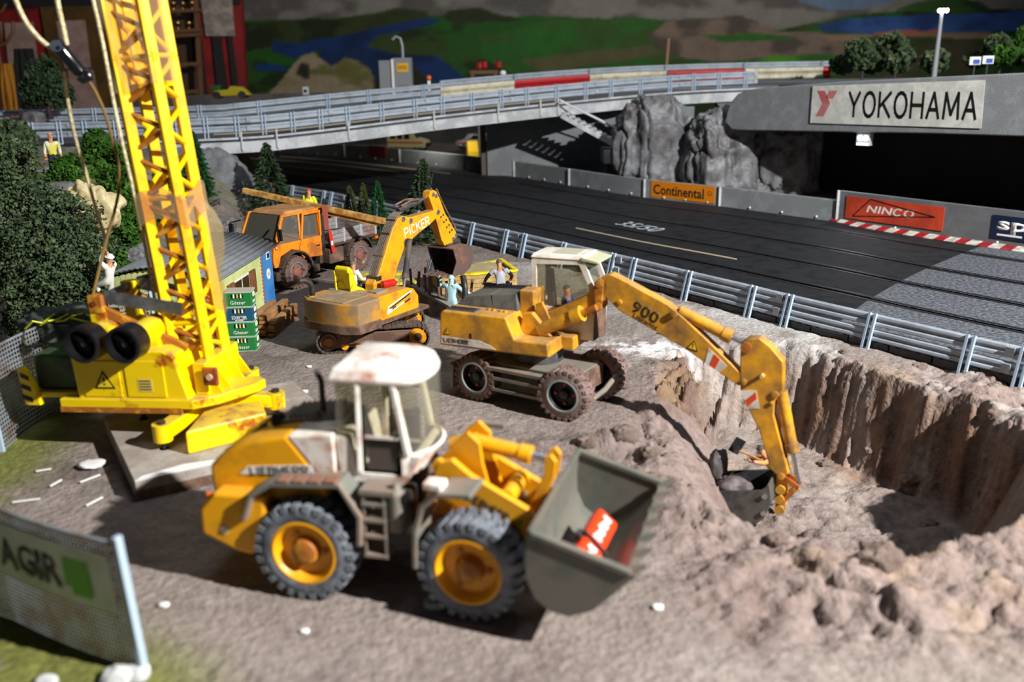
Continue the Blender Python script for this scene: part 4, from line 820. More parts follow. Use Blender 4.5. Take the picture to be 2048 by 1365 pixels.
    r_=ub(MB().hexa([(-.065,.03,.845),(.29,.03,.85),(.29,.26,.85),(-.065,.26,.845)],[(-.05,.045,.872),(.27,.045,.878),(.27,.245,.878),(-.05,.245,.872)]),'cab_roof',CABW,bevel=.008)
    ub(MB().box((.07,.07,.872),(.22,.22,.880)),'roof_hatch',mat('hatch_beige','bdb8a4',.5),r_); ub(MB().prism([(.26,.852),(.36,.84),(.36,.848),(.26,.868)],.03,.26),'sun_visor',mat('visor','bfbf9f',.5),r_)
    s_=seat(E,0,0,0,1.15); s_.matrix_local=M@Matrix.Translation((.08,.15,.39))
    ub(MB().hexa([(.01,.11,.46),(.055,.11,.46),(.055,.19,.46),(.01,.19,.46)],[(0,.12,.76),(.03,.12,.76),(.03,.18,.76),(0,.18,.76)]),'seat_back',DARK,bevel=.01)
    # boom in the plane y=-.03
    Y0=-.03; hw=.038
    low=ub(MB().prism([(.03,.47),(.05,.53),(.18,.60),(.33,.68),(.40,.775),(.45,.79),(.46,.74),(.44,.66),(.36,.60),(.18,.52),(.08,.43)],Y0-hw,Y0+hw),'lower_boom',YELX,bevel=.007)
    bm=ub(MB().prism([(.40,.76),(.42,.795),(.47,.812),(.53,.79),(.80,.672),(.90,.60),(1.05,.475),(1.20,.345),(1.262,.30),(1.255,.265),(1.20,.262),(.90,.435),(.52,.61),(.44,.68)],Y0-hw,Y0+hw),'main_boom',YELX,bevel=.007)
    for s in (-1,1):
        y_=Y0+s*(hw+.006); ub(MB().prism([(.385,.61),(.38,.76),(.41,.79),(.435,.77),(.425,.61),(.405,.59)],y_-.006,y_+.006),'knee_link',RUSTY,bevel=.003)
        for x,z,r in ((.405,.755,.022),(.405,.625,.022),(.84,.625,.02),(.53,.66,.016),(1.235,.29,.016)): ub(MB().lathe([(-.005,r),(.006,r),(.008,r*.4)],(x,y_+s*.004,z),(0,s,0),14),'pin',YELX,smooth=True)
    text('900',.07,mat('print_olive','3c3210',.6),bm,M@frame((.68,Y0-hw-.001,.617),(1,0,-.44),(.44,0,1)),width=.16,bold=.015,label='large dark number')
    text('Litronic',.026,mat('print_olive','3c3210'),bm,M@frame((.68,Y0-hw-.001,.565),(1,0,-.44),(.44,0,1)),width=.15)
    warn(bm,M@frame((.95,Y0-hw-.001,.455),(1,0,-.2),(.2,0,1)),.055)
    STR=mat('stripe_white','dedad2',.5,col2='b8a898',amt=.3,scale=9); STO=mat('stripe_orange','d8481c',.5)
    o=ub(MB().prism([(1.035,.455),(1.14,.365),(1.10,.325),(1.02,.372)],Y0-hw-.002,Y0-hw),'hazard_sticker',STR,bm); ub(MB().prism([(1.07,.425),(1.10,.398),(1.075,.34),(1.045,.357)],Y0-hw-.004,Y0-hw-.002),'hazard_stripe',STO,o)
    cyl(E,M@Vector((.06,Y0-.075,.455)),M@Vector((.405,Y0-.075,.625)),.04,.02,YELX,RUSTY,.72); cyl(E,M@Vector((.06,Y0+.075,.455)),M@Vector((.405,Y0+.075,.625)),.04,.02,YELX,RUSTY,.72)
    cyl(E,M@Vector((.86,Y0,.632)),M@Vector((1.235,Y0,.482)),.034,.014,YELX,STEEL,.74,name='stick_cylinder')
    # stick
    hs=.04
    stk=ub(MB().prism([(1.205,.50),(1.24,.53),(1.30,.54),(1.36,.50),(1.43,.425),(1.44,.27),(1.40,.20),(1.40,.12),(1.47,-.10),(1.50,-.20),(1.46,-.235),(1.40,-.19),(1.33,.02),(1.265,.135),(1.215,.245),(1.205,.42)],Y0-hs,Y0+hs),'stick',YELX,bevel=.008)
    o=ub(MB().prism([(1.222,.238),(1.262,.14),(1.325,.15),(1.30,.25)],Y0-hs-.002,Y0-hs),'hazard_sticker',STR,stk); ub(MB().prism([(1.245,.185),(1.30,.24),(1.308,.205),(1.258,.15)],Y0-hs-.004,Y0-hs-.002),'hazard_stripe',STO,o)
    for x,z,r in ((1.235,.482,.03),(1.40,.24,.02),(1.385,.19,.012),(1.46,-.22,.02)):
        for s in (-1,1): ub(MB().lathe([(-.004,r),(.008,r),(.01,r*.4)],(x,Y0+s*hs,z),(0,s,0),14),'pin',RUSTY if r>.025 else YELX,smooth=True)
    ub(MB().lathe([(0,.011),(.03,.011)],(1.33,Y0-hs,.34),(0,-1,0),10),'peg',mat('peg_pale','d9b27a',.6))
    cyl(E,M@Vector((1.425,Y0,.25)),M@Vector((1.55,Y0,-.27)),.032,.012,YELX,STEEL,.62,name='bucket_cylinder')
    for s in (-1,1): 
        ub(MB().bar((1.425,Y0+s*.03,-.20),(1.555,Y0+s*.03,-.275),.01,.026),'bucket_link',RUST); ub(MB().bar((1.55,Y0+s*.03,-.27),(1.455,Y0+s*.03,-.40),.01,.024),'bucket_link',RUSTY)
    for z in (-.30,-.36,-.42): ub(MB().lathe([(-.045,.026),(.045,.026)],(1.462,Y0,z),(0,1,0),12),'coupler_boss',YELX,smooth=True)
    ub(MB().prism([(1.43,-.24),(1.50,-.24),(1.49,-.44),(1.44,-.46)],Y0-.02,Y0+.02),'coupler',YELX,bevel=.004)
    # bucket
    bp=[(1.415,-.235),(1.43,-.33),(1.40,-.43),(1.33,-.50),(1.22,-.50),(1.15,-.47),(1.07,-.355)]
    B_=ub(MB().prism(band2(bp,.012),Y0-.15,Y0+.15),'bucket',HOODG,smooth=True,bevel=.002)
    sidep=bp[:]+[(1.09,-.335),(1.38,-.27)]
    for s in (-1,1): ub(MB().prism(sidep,Y0+s*.15,Y0+s*.138),'side_plate',HOODG,B_,bevel=.003); 
    for k in range(4): ub(MB().hexa([(1.05,Y0-.14+k*.086,-.335),(1.085,Y0-.14+k*.086,-.365),(1.085,Y0-.115+k*.086,-.365),(1.05,Y0-.115+k*.086,-.335)],[(1.05,Y0-.14+k*.086,-.328),(1.09,Y0-.14+k*.086,-.345),(1.09,Y0-.115+k*.086,-.345),(1.05,Y0-.115+k*.086,-.328)]),'tooth',HOODG,B_)
    for s in (-1,1): ub(MB().lathe([(0,.014),(.01,.014)],(1.40,Y0+s*.15,-.30),(0,s,0),10),'bolt',STEEL,B_); ub(MB().lathe([(0,.014),(.01,.014)],(1.40,Y0+s*.15,-.40),(0,s,0),10),'bolt',STEEL,B_)
    return E,E.matrix_basis@M
EX,EM=build_excavator()
p=EM@Vector((1.22,-.05,-.36)); rock('boulder','purple grey stone lying in the pit digger bucket',tuple(p),(.10,.09,.075),41,.25,2,res=24,m_=mat('stone_mauve','6f6468',.7,col2='554a4c',amt=.5,scale=9))
p=EM@Vector((1.10,.03,-.27)); o=rock('rock_slab','upright grey rock slab beside the pit digger bucket',tuple(p),(.05,.045,.10),47,.3,2.4,res=22,m_=mat('slab_grey','6b686c',.8,col2='55504f',amt=.5,scale=9))
# ================================================================ tracked excavator with brand lettering
def build_tracked():
    K=thing('tracked_excavator','yellow tracked excavator without cab, PICKER on its raised boom','excavator',(-1.015,6.66,0),9)
    TL,TR=.31,.075
    for s in (-1,1):
        y_=s*.235
        # track belt with plates
        path=[]
        for a in np.linspace(90,270,10): path.append((-TL+TR*math.cos(math.radians(a)),.082+TR*math.sin(math.radians(a))))
        for a in np.linspace(-90,90,10): path.append((TL+TR*math.cos(math.radians(a)),.082+TR*math.sin(math.radians(a))))
        P=np.array(path+[path[0]]); d=np.r_[0,np.cumsum(np.linalg.norm(np.diff(P,axis=0),axis=1))]; n=58; m=MB()
        inner=[(x*(TL+TR-.02)/(TL+TR),.082+(z-.082)*.72) for x,z in path]
        for k in range(n):
            t0,t1=d[-1]*(k+.06)/n,d[-1]*(k+.94)/n; a=[np.interp(t0,d,P[:,q]) for q in (0,1)]; b=[np.interp(t1,d,P[:,q]) for q in (0,1)]
            nn=np.array([-(b[1]-a[1]),b[0]-a[0]]); nn/=np.linalg.norm(nn); nn=-nn if nn@np.array([a[0]*.2,a[1]-.082])<0 else nn
            q=[np.array(a),np.array(b),np.array(b)+nn*.012,np.array(a)+nn*.012]; m.prism([tuple(v) for v in q],y_-.075,y_+.075)
        t_=m.build('track_belt',mat('muddy_track','5d4a3e',.85,col2='4a453f',amt=.5,scale=8),K)
        MB().prism(inner,y_-.05,y_+.05).build('track_frame',mat('muddy_frame','8a6238',.8,col2='74584a',amt=.55,scale=6),t_,bevel=.01)
        MB().box((-.22,y_-.075 if s<0 else y_+.045,.06),(.24,y_-.045 if s<0 else y_+.075,.125)).build('side_beam',MUD,t_,bevel=.006)
        for x in (-TL,TL): MB().lathe([(-.06,.06),(-.05,.066),(.05,.066),(.06,.06)],(x,y_,.082),(0,1,0),20).build('sprocket',YELK if x>0 else MUD,t_,smooth=True); MB().lathe([(-.068,.03),(.068,.03)],(x,y_,.082),(0,1,0),14).build('sprocket_hub',MUD if x>0 else RUSTY,t_,smooth=True)
        for k in range(5): MB().lathe([(-.055,.026),(.055,.026)],(-.2+.1*k,y_,.04),(0,1,0),12).build('roller',YELK,t_,smooth=True)
        for k in (-.1,.1): MB().lathe([(-.04,.018),(.04,.018)],(k,y_,.15),(0,1,0),12).build('carrier_roller',YELK,t_,smooth=True)
    MB().box((-.16,-.17,.08),(.16,.17,.16)).build('cross_frame',MUD,K,bevel=.01); MB().lathe([(0,.13),(.05,.13)],(0,0,.155),(0,0,1),24).build('slew_ring',DARK,K,smooth=True)
    M=Matrix.Rotation(math.radians(48),4,'Z')
    def ub(m,name,mt,parent=K,**k): return xf(m,M).build(name,mt,parent,**k)
    out=[(-.42,-.14),(-.36,-.22),(.28,-.22),(.28,.22),(-.36,.22),(-.42,.14)]
    ub(MB().prism([(-.48,-.17),(-.42,-.265),(-.20,-.27),(-.20,.27),(-.42,.265),(-.48,.17)],.172,.235,axis='z'),'counterweight_base',MUD,bevel=.008)
    ub(MB().prism([(-.475,-.16),(-.415,-.255),(-.19,-.257),(-.19,.257),(-.415,.255),(-.475,.16)],.225,.385,axis='z'),'counterweight',mat('dusty_counterweight','8d7355',.8,col2='c08a2c',amt=.38,scale=6,dust=DUST,dustamt=.5),bevel=.012)
    b_=ub(MB().prism([(-.20,.215),(-.20,.39),(.12,.39),(.18,.37),(.23,.31),(.23,.215)],-.257,-.08),'body_right',YELK,bevel=.008)
    ub(MB().prism([(-.20,.215),(-.20,.365),(.26,.31),(.26,.215)],.05,.257),'body_left',YELK,bevel=.008); ub(MB().box((-.20,-.09,.22),(.24,.07,.34)),'body_centre',MUD)
    ub(MB().prism([(-.30,.19),(.34,.19),(.33,.218),(-.30,.218)],-.27,.27),'platform_skirt',MUD,bevel=.004)
    ub(MB().box((-.45,-.15,.383),(-.10,.15,.392)),'dusty_deck',mat('dust_deck','a98f68',.9,col2='8f7a5c',amt=.5,scale=12),bevel=.004); ub(MB().box((-.14,-.18,.388),(-.02,-.1,.40)),'deck_plate',mat('deck_grey','8c8578',.8))
    # side print
    ub(MB().prism([(-.13,.25),(-.12,.285),(-.07,.285),(-.085,.26),(-.105,.25)],-.2595,-.2575),'logo_block',PRINTW,b_)
    for x0,z0,x1,z1,mt_ in ((-.12,.296,.15,.362,PRINTW),(-.10,.283,.13,.345,PRINTK),(-.06,.268,.06,.297,PRINTW),(-.075,.276,-.03,.287,PRINTK),(-.085,.255,-.07,.275,PRINTW),(.07,.292,.13,.306,PRINTK)): ub(MB().bar((x0,-.2585,z0),(x1,-.2585,z1),.002,.010),'slanted_print',mt_,b_)
    ub(MB().tube([(-.40,.18,.38),(-.40,.18,.46),(-.415,.185,.49),(-.45,.20,.51),(-.49,.21,.51)],.021,12),'exhaust_pipe',DARK,smooth=True)
    ub(MB().lathe([(0,.03),(.01,.03)],(-.40,.18,.385),(0,0,1),14),'exhaust_collar',YELK)
    # seat for the driver and a red can
    sy=mat('seat_yellow','f2dc12',.5,col2='8f8210',amt=.27,scale=14)
    ub(MB().prism([(-.15,.32),(-.11,.32),(.03,.33),(.04,.355),(-.08,.37),(-.135,.54),(-.165,.57),(-.19,.55)],.03,.16),'seat_shell',sy,bevel=.012,segs=3); 
    for y_ in (.025,.165): ub(MB().prism([(-.18,.35),(-.08,.33),(.01,.34),(-.05,.39),(-.12,.42),(-.15,.53),(-.19,.53)],y_-.008,y_+.008),'seat_bolster',sy,bevel=.006)
    # boom in the plane y=-.02
    Y0=-.02; hw=.042
    bm=ub(MB().prism([(-.035,.34),(-.03,.42),(.03,.48),(.11,.61),(.215,.785),(.28,.845),(.335,.86),(.42,.835),(.69,.842),(.755,.852),(.79,.825),(.765,.792),(.655,.745),(.50,.695),(.345,.634),(.25,.50),(.18,.37),(.14,.32)],Y0-hw,Y0+hw),'boom',YELK,bevel=.007)
    blocktext('PICKER',.062,PRINTW,bm,M@frame((.49,Y0-hw-.0015,.755),(1,0,.17),(-.17,0,1)),.30,t=.17,label='white brand lettering')
    for x,z in ((.335,.835),(.345,.665),(.755,.825),(.42,.81)):
        for s in (-1,1): ub(MB().lathe([(-.004,.02),(.006,.02),(.009,.008)],(x,Y0+s*hw,z),(0,s,0),12),'pin',STEEL,bm,smooth=True)
    hs_=ub(MB().box((.0,Y0-.05,.44),(.05,Y0+.05,.47)),'hose_clamp',DARK)
    for k in range(6):
        y_=Y0-.035+.014*k; ub(MB().tube([(.005,y_,.46),(.065,y_,.57),(.15,y_,.71),(.215,y_,.80),(.27,y_,.862),(.33,y_,.885)],.005,6),'hydraulic_hose',mat('hose_dusty','6b6257',.7),hs_,smooth=True)
    for x,z in ((.085,.605),(.175,.755),(.245,.84)): ub(MB().bar((x,Y0-.045,z),(x,Y0+.045,z),.012,.01),'hose_clip',MUD,hs_)
    for s in (-1,1): cyl(K,M@Vector((.36,Y0+s*.075,.69)),M@Vector((.24,Y0+s*.075,.26)),.021,.012,HOODG,STEEL,.62,name='boom_cylinder')
    cyl(K,M@Vector((.33,Y0,.895)),M@Vector((.72,Y0,.955)),.022,.012,HOODG,STEEL,.6,name='stick_cylinder')
    for y_ in (-.03,.03): ub(MB().tube([(.33,Y0+y_,.93),(.45,Y0+y_,.955),(.55,Y0+y_,.95)],.008,6),'hose_pipe',MUD)
    st_=ub(MB().prism([(.665,.95),(.68,.99),(.72,1.0),(.757,.985),(.80,.92),(.86,.80),(.99,.635),(1.01,.60),(.97,.555),(.84,.545),(.80,.60),(.745,.76),(.70,.88)],Y0-.036,Y0+.036),'stick',YELK,bevel=.006)
    for k in range(4):
        for q in (0,1): ub(MB().lathe([(0,.009),(.002,.009)],(.80+.035*k+.03*q,Y0-.036,.78-.045*k+.012*q),(0,-1,0),10),'hole',DARK,st_)
    for x,z in ((.71,.965),(.745,.95),(.985,.61),(.945,.585)):
        for s in (-1,1): ub(MB().lathe([(-.004,.016),(.006,.016),(.009,.006)],(x,Y0+s*.036,z),(0,s,0),12),'pin',STEEL,st_,smooth=True)
    for s in (-1,1): ub(MB().tube([(.77,Y0+s*.025,1.0),(.83,Y0+s*.025,.90),(.90,Y0+s*.025,.80),(1.0,Y0+s*.025,.66)],.008,6),'bucket_pipe',MUD)
    ub(MB().lathe([(-.05,.045),(.05,.045)],(.985,Y0,.545),(0,1,0),18),'coupler_drum',HOODG,smooth=True); ub(MB().bar((.85,Y0,.545),(1.0,Y0,.55),.10,.02),'coupler',HOODG)
    bp=[(.82,.53),(1.0,.535),(1.06,.49),(1.08,.42),(1.04,.35),(.95,.315),(.80,.32)]
    RB=mat('bucket_rusted','7d5648',.7,col2='5c4a44',amt=.5,scale=8,dust='8c7a6c',dustamt=.4); RI=mat('bucket_steel_blue','8fa0ac',.35,metal=.5,col2='4c535a',amt=.5,scale=6)
    B_=ub(MB().prism(band2(bp,.012),Y0-.13,Y0+.13),'bucket',RB,smooth=True,bevel=.002)
    sd=bp+[(.86,.42)]
    for s in (-1,1): ub(MB().prism(sd,Y0+s*.13,Y0+s*.118),'side_plate',RB if s<0 else RI,B_,bevel=.003)
    for k in range(5): ub(MB().hexa([(.74,Y0-.125+k*.055,.316),(.81,Y0-.13+k*.055,.31),(.81,Y0-.10+k*.055,.31),(.74,Y0-.105+k*.055,.316)],[(.74,Y0-.125+k*.055,.322),(.81,Y0-.13+k*.055,.332),(.81,Y0-.10+k*.055,.332),(.74,Y0-.105+k*.055,.322)]),'tooth',RB,B_)
    return K,K.matrix_basis@M
TK,KM=build_tracked()
c_=thing('red_canister','small shiny red can on the open deck of the tracked excavator','canister',tuple(KM@Vector((.05,-.13,.42))),40)
MB().lathe([(-.055,.016),(-.05,.027),(.05,.027),(.055,.016)],(0,0,0),(1,0,0),16).build('can_body',REDP,c_,smooth=True); MB().lathe([(0,.012),(.012,.012)],(.055,0,0),(1,0,0),10).build('can_cap',DARK,c_)
# ================================================================ orange truck
def build_truck():
    T=thing('truck','muddy orange flatbed truck with dusty windscreen parked behind the site hut','truck',(-1.893,8.743,0),-123.5)
    BR=mat('muddy_black','2c2622',.8,col2='4c3c32',amt=.5,scale=8)
    MB().box((-.66,-.11,.15),(.50,.11,.25)).build('frame',BR,T,bevel=.01)
    for s in (-1,1):
        wheel(T,(.413,s*.215,.15),.152,.13,.085,RUBM,mat('rim_silver','b4b4b6',.35,metal=.6,col2='8a5a4a',amt=.4,scale=12),mat('hub_rust','8c5648',.6),s,lugs=22,deep=.35,hubr=.5,hubout=.6,nuts=6)
        wheel(T,(-.413,s*.215,.15),.152,.13,.085,RUBM,mat('rim_silver','b4b4b6'),mat('hub_rust','8c5648'),s,lugs=22,deep=.35,hubr=.5,hubout=.6,nuts=6)
        MB().prism(band2(arc(.413,.15,.19,190,20,10),.016),s*.29,s*.14).build('front_fender',BR,T,bevel=.003); MB().prism(band2(arc(-.413,.15,.185,165,10,10),.016),s*.285,s*.14).build('rear_fender',BR,T,bevel=.003)
        MB().box((-.21,min(s*.26,s*.12),.14),(-.02,max(s*.26,s*.12),.28)).build('fuel_tank',MUD,T,bevel=.01)
        MB().box((.10,min(s*.25,s*.12),.10),(.20,max(s*.25,s*.12),.17)).build('step_box',BR,T,bevel=.01)
        st_=MB().bar((.22,s*.25,.06),(.22,s*.25,.25),.03,.03).build('step_hanger',BR,T); MB().box((.14,min(s*.28,s*.2),.055),(.24,max(s*.28,s*.2),.075)).build('step',BR,st_)
    MB().bar((.60,-.24,.14),(.60,.24,.14),.05,.08).build('bumper',BR,T,bevel=.01)
    # cab: lower body, posts, roof, glass
    c=MB().prism([(.05,.245),(.05,.42),(.56,.42),(.62,.40),(.645,.30),(.63,.22),(.58,.22),(.55,.31),(.42,.35),(.28,.31),(.25,.245)],-.235,.235).build('cab_body',ORANGE,T,bevel=.012,segs=3)
    RF=mat('dusty_orange_roof','c98f58',.7,col2='a8794e',amt=.5,scale=7)
    MB().hexa([(.04,-.215,.655),(.47,-.22,.655),(.47,.22,.655),(.04,.215,.655)],[(.06,-.19,.685),(.42,-.19,.69),(.42,.19,.69),(.06,.19,.685)]).build('cab_roof',RF,T,bevel=.018,segs=3)
    m=MB(); pane(m,(.585,-.215,.425),(.585,.215,.425),(.475,.20,.655),(.475,-.20,.655),.006); m.build('windscreen',GLASSD,T)
    for s in (-1,1):
        MB().bar((.59,s*.222,.42),(.472,s*.205,.665),.022,.03).build('front_post',ORANGE,T,bevel=.004); MB().bar((.06,s*.225,.42),(.06,s*.205,.665),.02,.04).build('rear_post',ORANGE,T,bevel=.004); MB().bar((.475,s*.21,.655),(.05,s*.21,.66),.022,.022).build('roof_rail',ORANGE,T,bevel=.004)
        MB().bar((.30,s*.228,.42),(.29,s*.21,.655),.016,.02).build('door_post',ORANGE,T)
        m=MB(); pane(m,(.08,s*.226,.42),(.29,s*.226,.42),(.285,s*.206,.65),(.08,s*.206,.65)); m.build('door_glass',GLASS,T); m=MB(); pane(m,(.31,s*.226,.42),(.56,s*.226,.42),(.47,s*.206,.65),(.30,s*.206,.65)); m.build('quarter_glass',GLASS,T)
        # door standing a little open
        d=MB().prism([(.06,.235),(.06,.425),(.30,.425),(.33,.36),(.33,.30),(.29,.255)],s*.236,s*.25).build('door',ORANGE,T,bevel=.006); MB().box((.09,min(s*.25,s*.256),.335),(.13,max(s*.25,s*.256),.345)).build('door_handle',BLACK,d)
        if s>0: 
            for a,b in (((.06,.425),(.055,.645)),((.055,.645),(.27,.645)),((.27,.645),(.30,.425))): MB().bar((a[0],s*.245,a[1]),(b[0],s*.24,b[1]),.014,.018).build('door_window_frame',ORANGE,d)
        # mirror on an arm
        r_=MB().tube([(.56,s*.23,.60),(.62,s*.30,.58),(.62,s*.30,.46),(.57,s*.235,.44)],.007,6).build('mirror_arm',BLACK,T); MB().box((.60,min(s*.28,s*.33),.47),(.62,max(s*.28,s*.33),.57)).build('mirror',BLACK,r_,bevel=.005)
        MB().ball((.64,s*.18,.345),.022,10,sc=(.5,1,1)).build('head_light',mat('lamp_glass','c8ccd0',.15),T); MB().ball((.60,s*.235,.395),.016,8).build('indicator',mat('amber','e86a12'),T)
    MB().box((.56,-.18,.33),(.645,.18,.40)).build('bonnet',BR,T,bevel=.01); MB().box((.07,-.2,.25),(.5,.2,.27)).build('cab_floor',DARK,T)
    for y_ in (-.1,.1): seat(T,.16,y_,.34,1.3)
    MB().bar((.02,-.19,.30),(.02,.19,.30),.04,.30).build('cab_back_unit',BR,T); MB().box((-.02,.05,.28),(.03,.22,.60)).build('air_filter',DARK,T,bevel=.01)
    # flatbed with board sides
    AL=mat('bed_side_grey','9a9a9c',.5,metal=.2,col2='8a6a60',amt=.42,scale=9)
    b=MB().box((-.68,-.265,.30),(-.03,.265,.325)).build('bed_floor',BR,T)
    for s in (-1,1):
        for k in range(3): MB().box((-.68,min(s*.265,s*.25),.325+.04*k),(-.03,max(s*.265,s*.25),.362+.04*k)).build('bed_board',AL,b,bevel=.004)
        for x in (-.66,-.45,-.22,-.05): MB().box((x-.012,min(s*.27,s*.245),.32),(x+.012,max(s*.27,s*.245),.45)).build('bed_strap',mat('strap_grey','a9abae',.45),b)
        MB().box((-.70,min(s*.26,s*.2),.27),(-.66,max(s*.26,s*.2),.30)).build('tail_light',mat('amber','e86a12'),T)
    for x in (-.69,-.03):
        for k in range(3): MB().box((x-.008,-.25,.325+.04*k),(x+.008,.25,.362+.04*k)).build('bed_board',AL,b,bevel=.004)
    RS=mat('marker_red','c8281c',.5); MB().bar((-.045,.285,.25),(-.02,.28,.45),.012,.035).build('marker_board',RS,T); MB().box((-.04,.279,.32),(-.018,.293,.36)).build('marker_white',WHITE,T)
    MB().bar((-.06,.2,.45),(-.06,.2,.68),.02,.05).build('red_stanchion',mat('stanchion_rust','9a4538',.6),T)
    for q,(y_,x0,x1,z) in enumerate(((-.12,-.6,-.1,.35),(.02,-.62,-.06,.36),(.12,-.5,-.08,.35))): MB().bar((x0,y_,.335),(x1,y_+.06,z+.03),.09,.03).build('loaded_board',WOODB if q else mat('dark_load','4a3a30',.8),T)
    return T
TRK=build_truck()
# long pale beam lying across the truck
a,b=atY(487,381,9.0),atY(770,443,8.6); be=thing('timber_beam','long pale square timber beam lying across the truck bed','beam',tuple((a+b)/2))
m=MB(); m.bar(a-(a+b)/2,b-(a+b)/2,.055,.05); m.build('beam_body',WOODN,be,bevel=.004); MB().bar(a*.0+(a-(a+b)/2)*.4+Vector((.0,.02,-.045)),(b-(a+b)/2)*.9+Vector((0,.02,-.045)),.05,.03).build('second_batten',WOODN,be)
# ================================================================ tower crane on a concrete slab
sl=thing('concrete_slab','pale dusty concrete slab under the yellow crane','slab',(-1.56,4.77,0),30)
SLB=mat('slab_concrete','a8a29a',.85,col2='8a7f76',amt=.45,scale=4,dust='b9b3aa',dustamt=.3,bump=.3)
MB().box((-.54,-.5,0),(.54,.5,.1)).build('slab_body',SLB,sl,bevel=.006); MB().box((-.545,-.505,.0),(.3,-.5,.05)).build('chipped_edge',MUD,sl)
MB().prism([(-.54,-.5),(.2,-.5),(.12,-.44),(-.1,-.46),(-.3,-.42),(-.5,-.455)],.1,.1015,axis='z').build('white_plaster',mat('plaster_white','e4e4e4',.8),sl)
def build_crane():
    lean=math.radians(4.3)
    C=thing('tower_crane','yellow lattice tower crane with two black winch drums','crane',(-1.63,4.84,.1),0); C.rotation_euler=(0,0,math.radians(-9))
    # cross base: four arms with feet
    MB().lathe([(.05,.13),(.14,.13),(.14,.10),(.17,.10)],(0,0,0),(0,0,1),20).build('base_hub',YELC,C,smooth=True)
    for a,l in ((-101,.41),(19,.335),(88,.47),(184,.40)):
        ca,sa=math.cos(math.radians(a)),math.sin(math.radians(a)); w=Vector((-sa,ca,0))*.045; e=Vector((ca,sa,0))
        p0,p1=e*.08+Vector((0,0,.12)),e*l+Vector((0,0,.09)); m=MB(); m.bar(p0,p1,.085,.075); o=m.build('base_arm',YELC,C,bevel=.01)
        MB().lathe([(-.045,.048),(.045,.048)],p1,(0,0,1),16).build('arm_end',YELC,o,smooth=True); MB().lathe([(0,.022),(.02,.022)],p1+Vector((0,0,.04)),(0,0,1),12).build('screw_head',DARK,o); MB().tube([p1+Vector((0,0,-.04)),p1+Vector((0,0,-.092))],.012,8).build('foot_screw',DARK,o); MB().lathe([(0,.026),(.01,.026)],p1+Vector((0,0,-.1)),(0,0,1),12).build('foot_pad',DARK,o)
    # ballast wedges on the base
    for pts in ([(.03,-.13),(.28,.0),(.38,-.17),(.08,-.47)],[(-.12,.15),(-.42,.20),(-.30,.50),(-.03,.45)]):
        MB().prism(pts[::1],.0,.125,axis='z').build('ballast_block',YELC,C,bevel=.014,segs=3)
    # slewing platform with machine house (leaning very slightly with the mast)
    M=Matrix.Translation((0,0,.17))@Matrix.Rotation(lean*-.35,4,'Y')
    def cb(m,name,mt,parent=C,**k): return xf(m,M).build(name,mt,parent,**k)
    cb(MB().prism([(-.70,-.29),(.04,-.29),(.14,-.21),(.27,-.02),(.29,.06),(.23,.11),(.08,.08),(.0,.29),(-.70,.29)],.0,.05,axis='z'),'slew_platform',YELC,bevel=.006)
    cb(MB().prism([(-.70,-.293),(-.02,-.293),(-.02,-.28),(-.70,-.28)],-.022,.008,axis='z'),'rusted_edge',RUSTY)
    h=cb(MB().prism([(-.60,.03),(-.61,.28),(-.59,.295),(-.10,.31),(-.04,.28),(.02,.03)],-.27,.10),'machine_house',YELC,bevel=.012)
    for x0,x1 in ((-.555,-.345),(-.315,-.10)):
        d=cb(MB().box((x0,-.276,.06),(x1,-.269,.255)),'house_door',YELC,h,bevel=.004)
    warn(h,M@frame((-.435,-.2765,.145),(1,0,0),(0,0,1)),.10)
    cb(MB().box((-.25,-.2775,.09),(-.17,-.276,.16)),'notice',mat('notice_yellow','d8c060',.6),h)
    for k in range(4): cb(MB().box((-.243,-.278,.10+.015*k),(-.18,-.2774,.106+.015*k)),'notice_line',PRINTK,h)
    # open frame at the rear with black and yellow bars, green tank
    cb(MB().box((-.90,-.22,.03),(-.60,.24,.06)),'rear_floor',YELC,bevel=.006); cb(MB().prism([(-.94,-.01),(-.85,-.01),(-.87,.10),(-.92,.20),(-.95,.20)],-.24,-.20),'rear_bar',YELC,bevel=.006)
    for k in range(3): cb(MB().prism([(-.945+.005*k,.03+.06*k),(-.89,.01+.06*k),(-.89,.035+.06*k),(-.945+.005*k,.055+.06*k)],-.243,-.24),'black_stripe',BLACK)
    cb(MB().prism([(-.90,.06),(-.62,.06),(-.62,.25),(-.89,.26)],-.18,.22),'counterweight_tank',mat('dark_green','2a3a2c',.5,col2='3f5a2f',amt=.35,scale=4),bevel=.02,segs=3)
    # two winch drums facing the viewer
    for x in (-.435,-.215):
        cb(MB().lathe([(-.09,.07),(.12,.075)],(x,-.2,.38),(0,1,0),24),'drum_housing',YELC,smooth=True)
        d=MB().lathe([(0,.088),(-.01,.094),(-.11,.094),(-.115,.088),(-.115,.078),(-.05,.074),(-.045,.001)],(x,-.30,.38),(0,1,0),32,close=False); d.f=[q[::-1] for q in d.f]
        d=cb(d,'winch_drum',mat('drum_black','15161a',.35),smooth=True)
        for k in range(3):
            a=math.radians(30+120*k); cb(MB().bar((x,-.36,.38),(x+.075*math.cos(a),-.36,.38+.075*math.sin(a)),.02,.022),'spoke',DARK,d)
        cb(MB().lathe([(0,.02),(-.035,.015)],(x,-.355,.38),(0,1,0),12),'drum_hub',DARK,d,smooth=True)
        cb(MB().prism([(x-.07,.28),(x+.07,.28),(x+.06,.36),(x-.06,.36)],-.2,.0),'drum_stand',YELC)
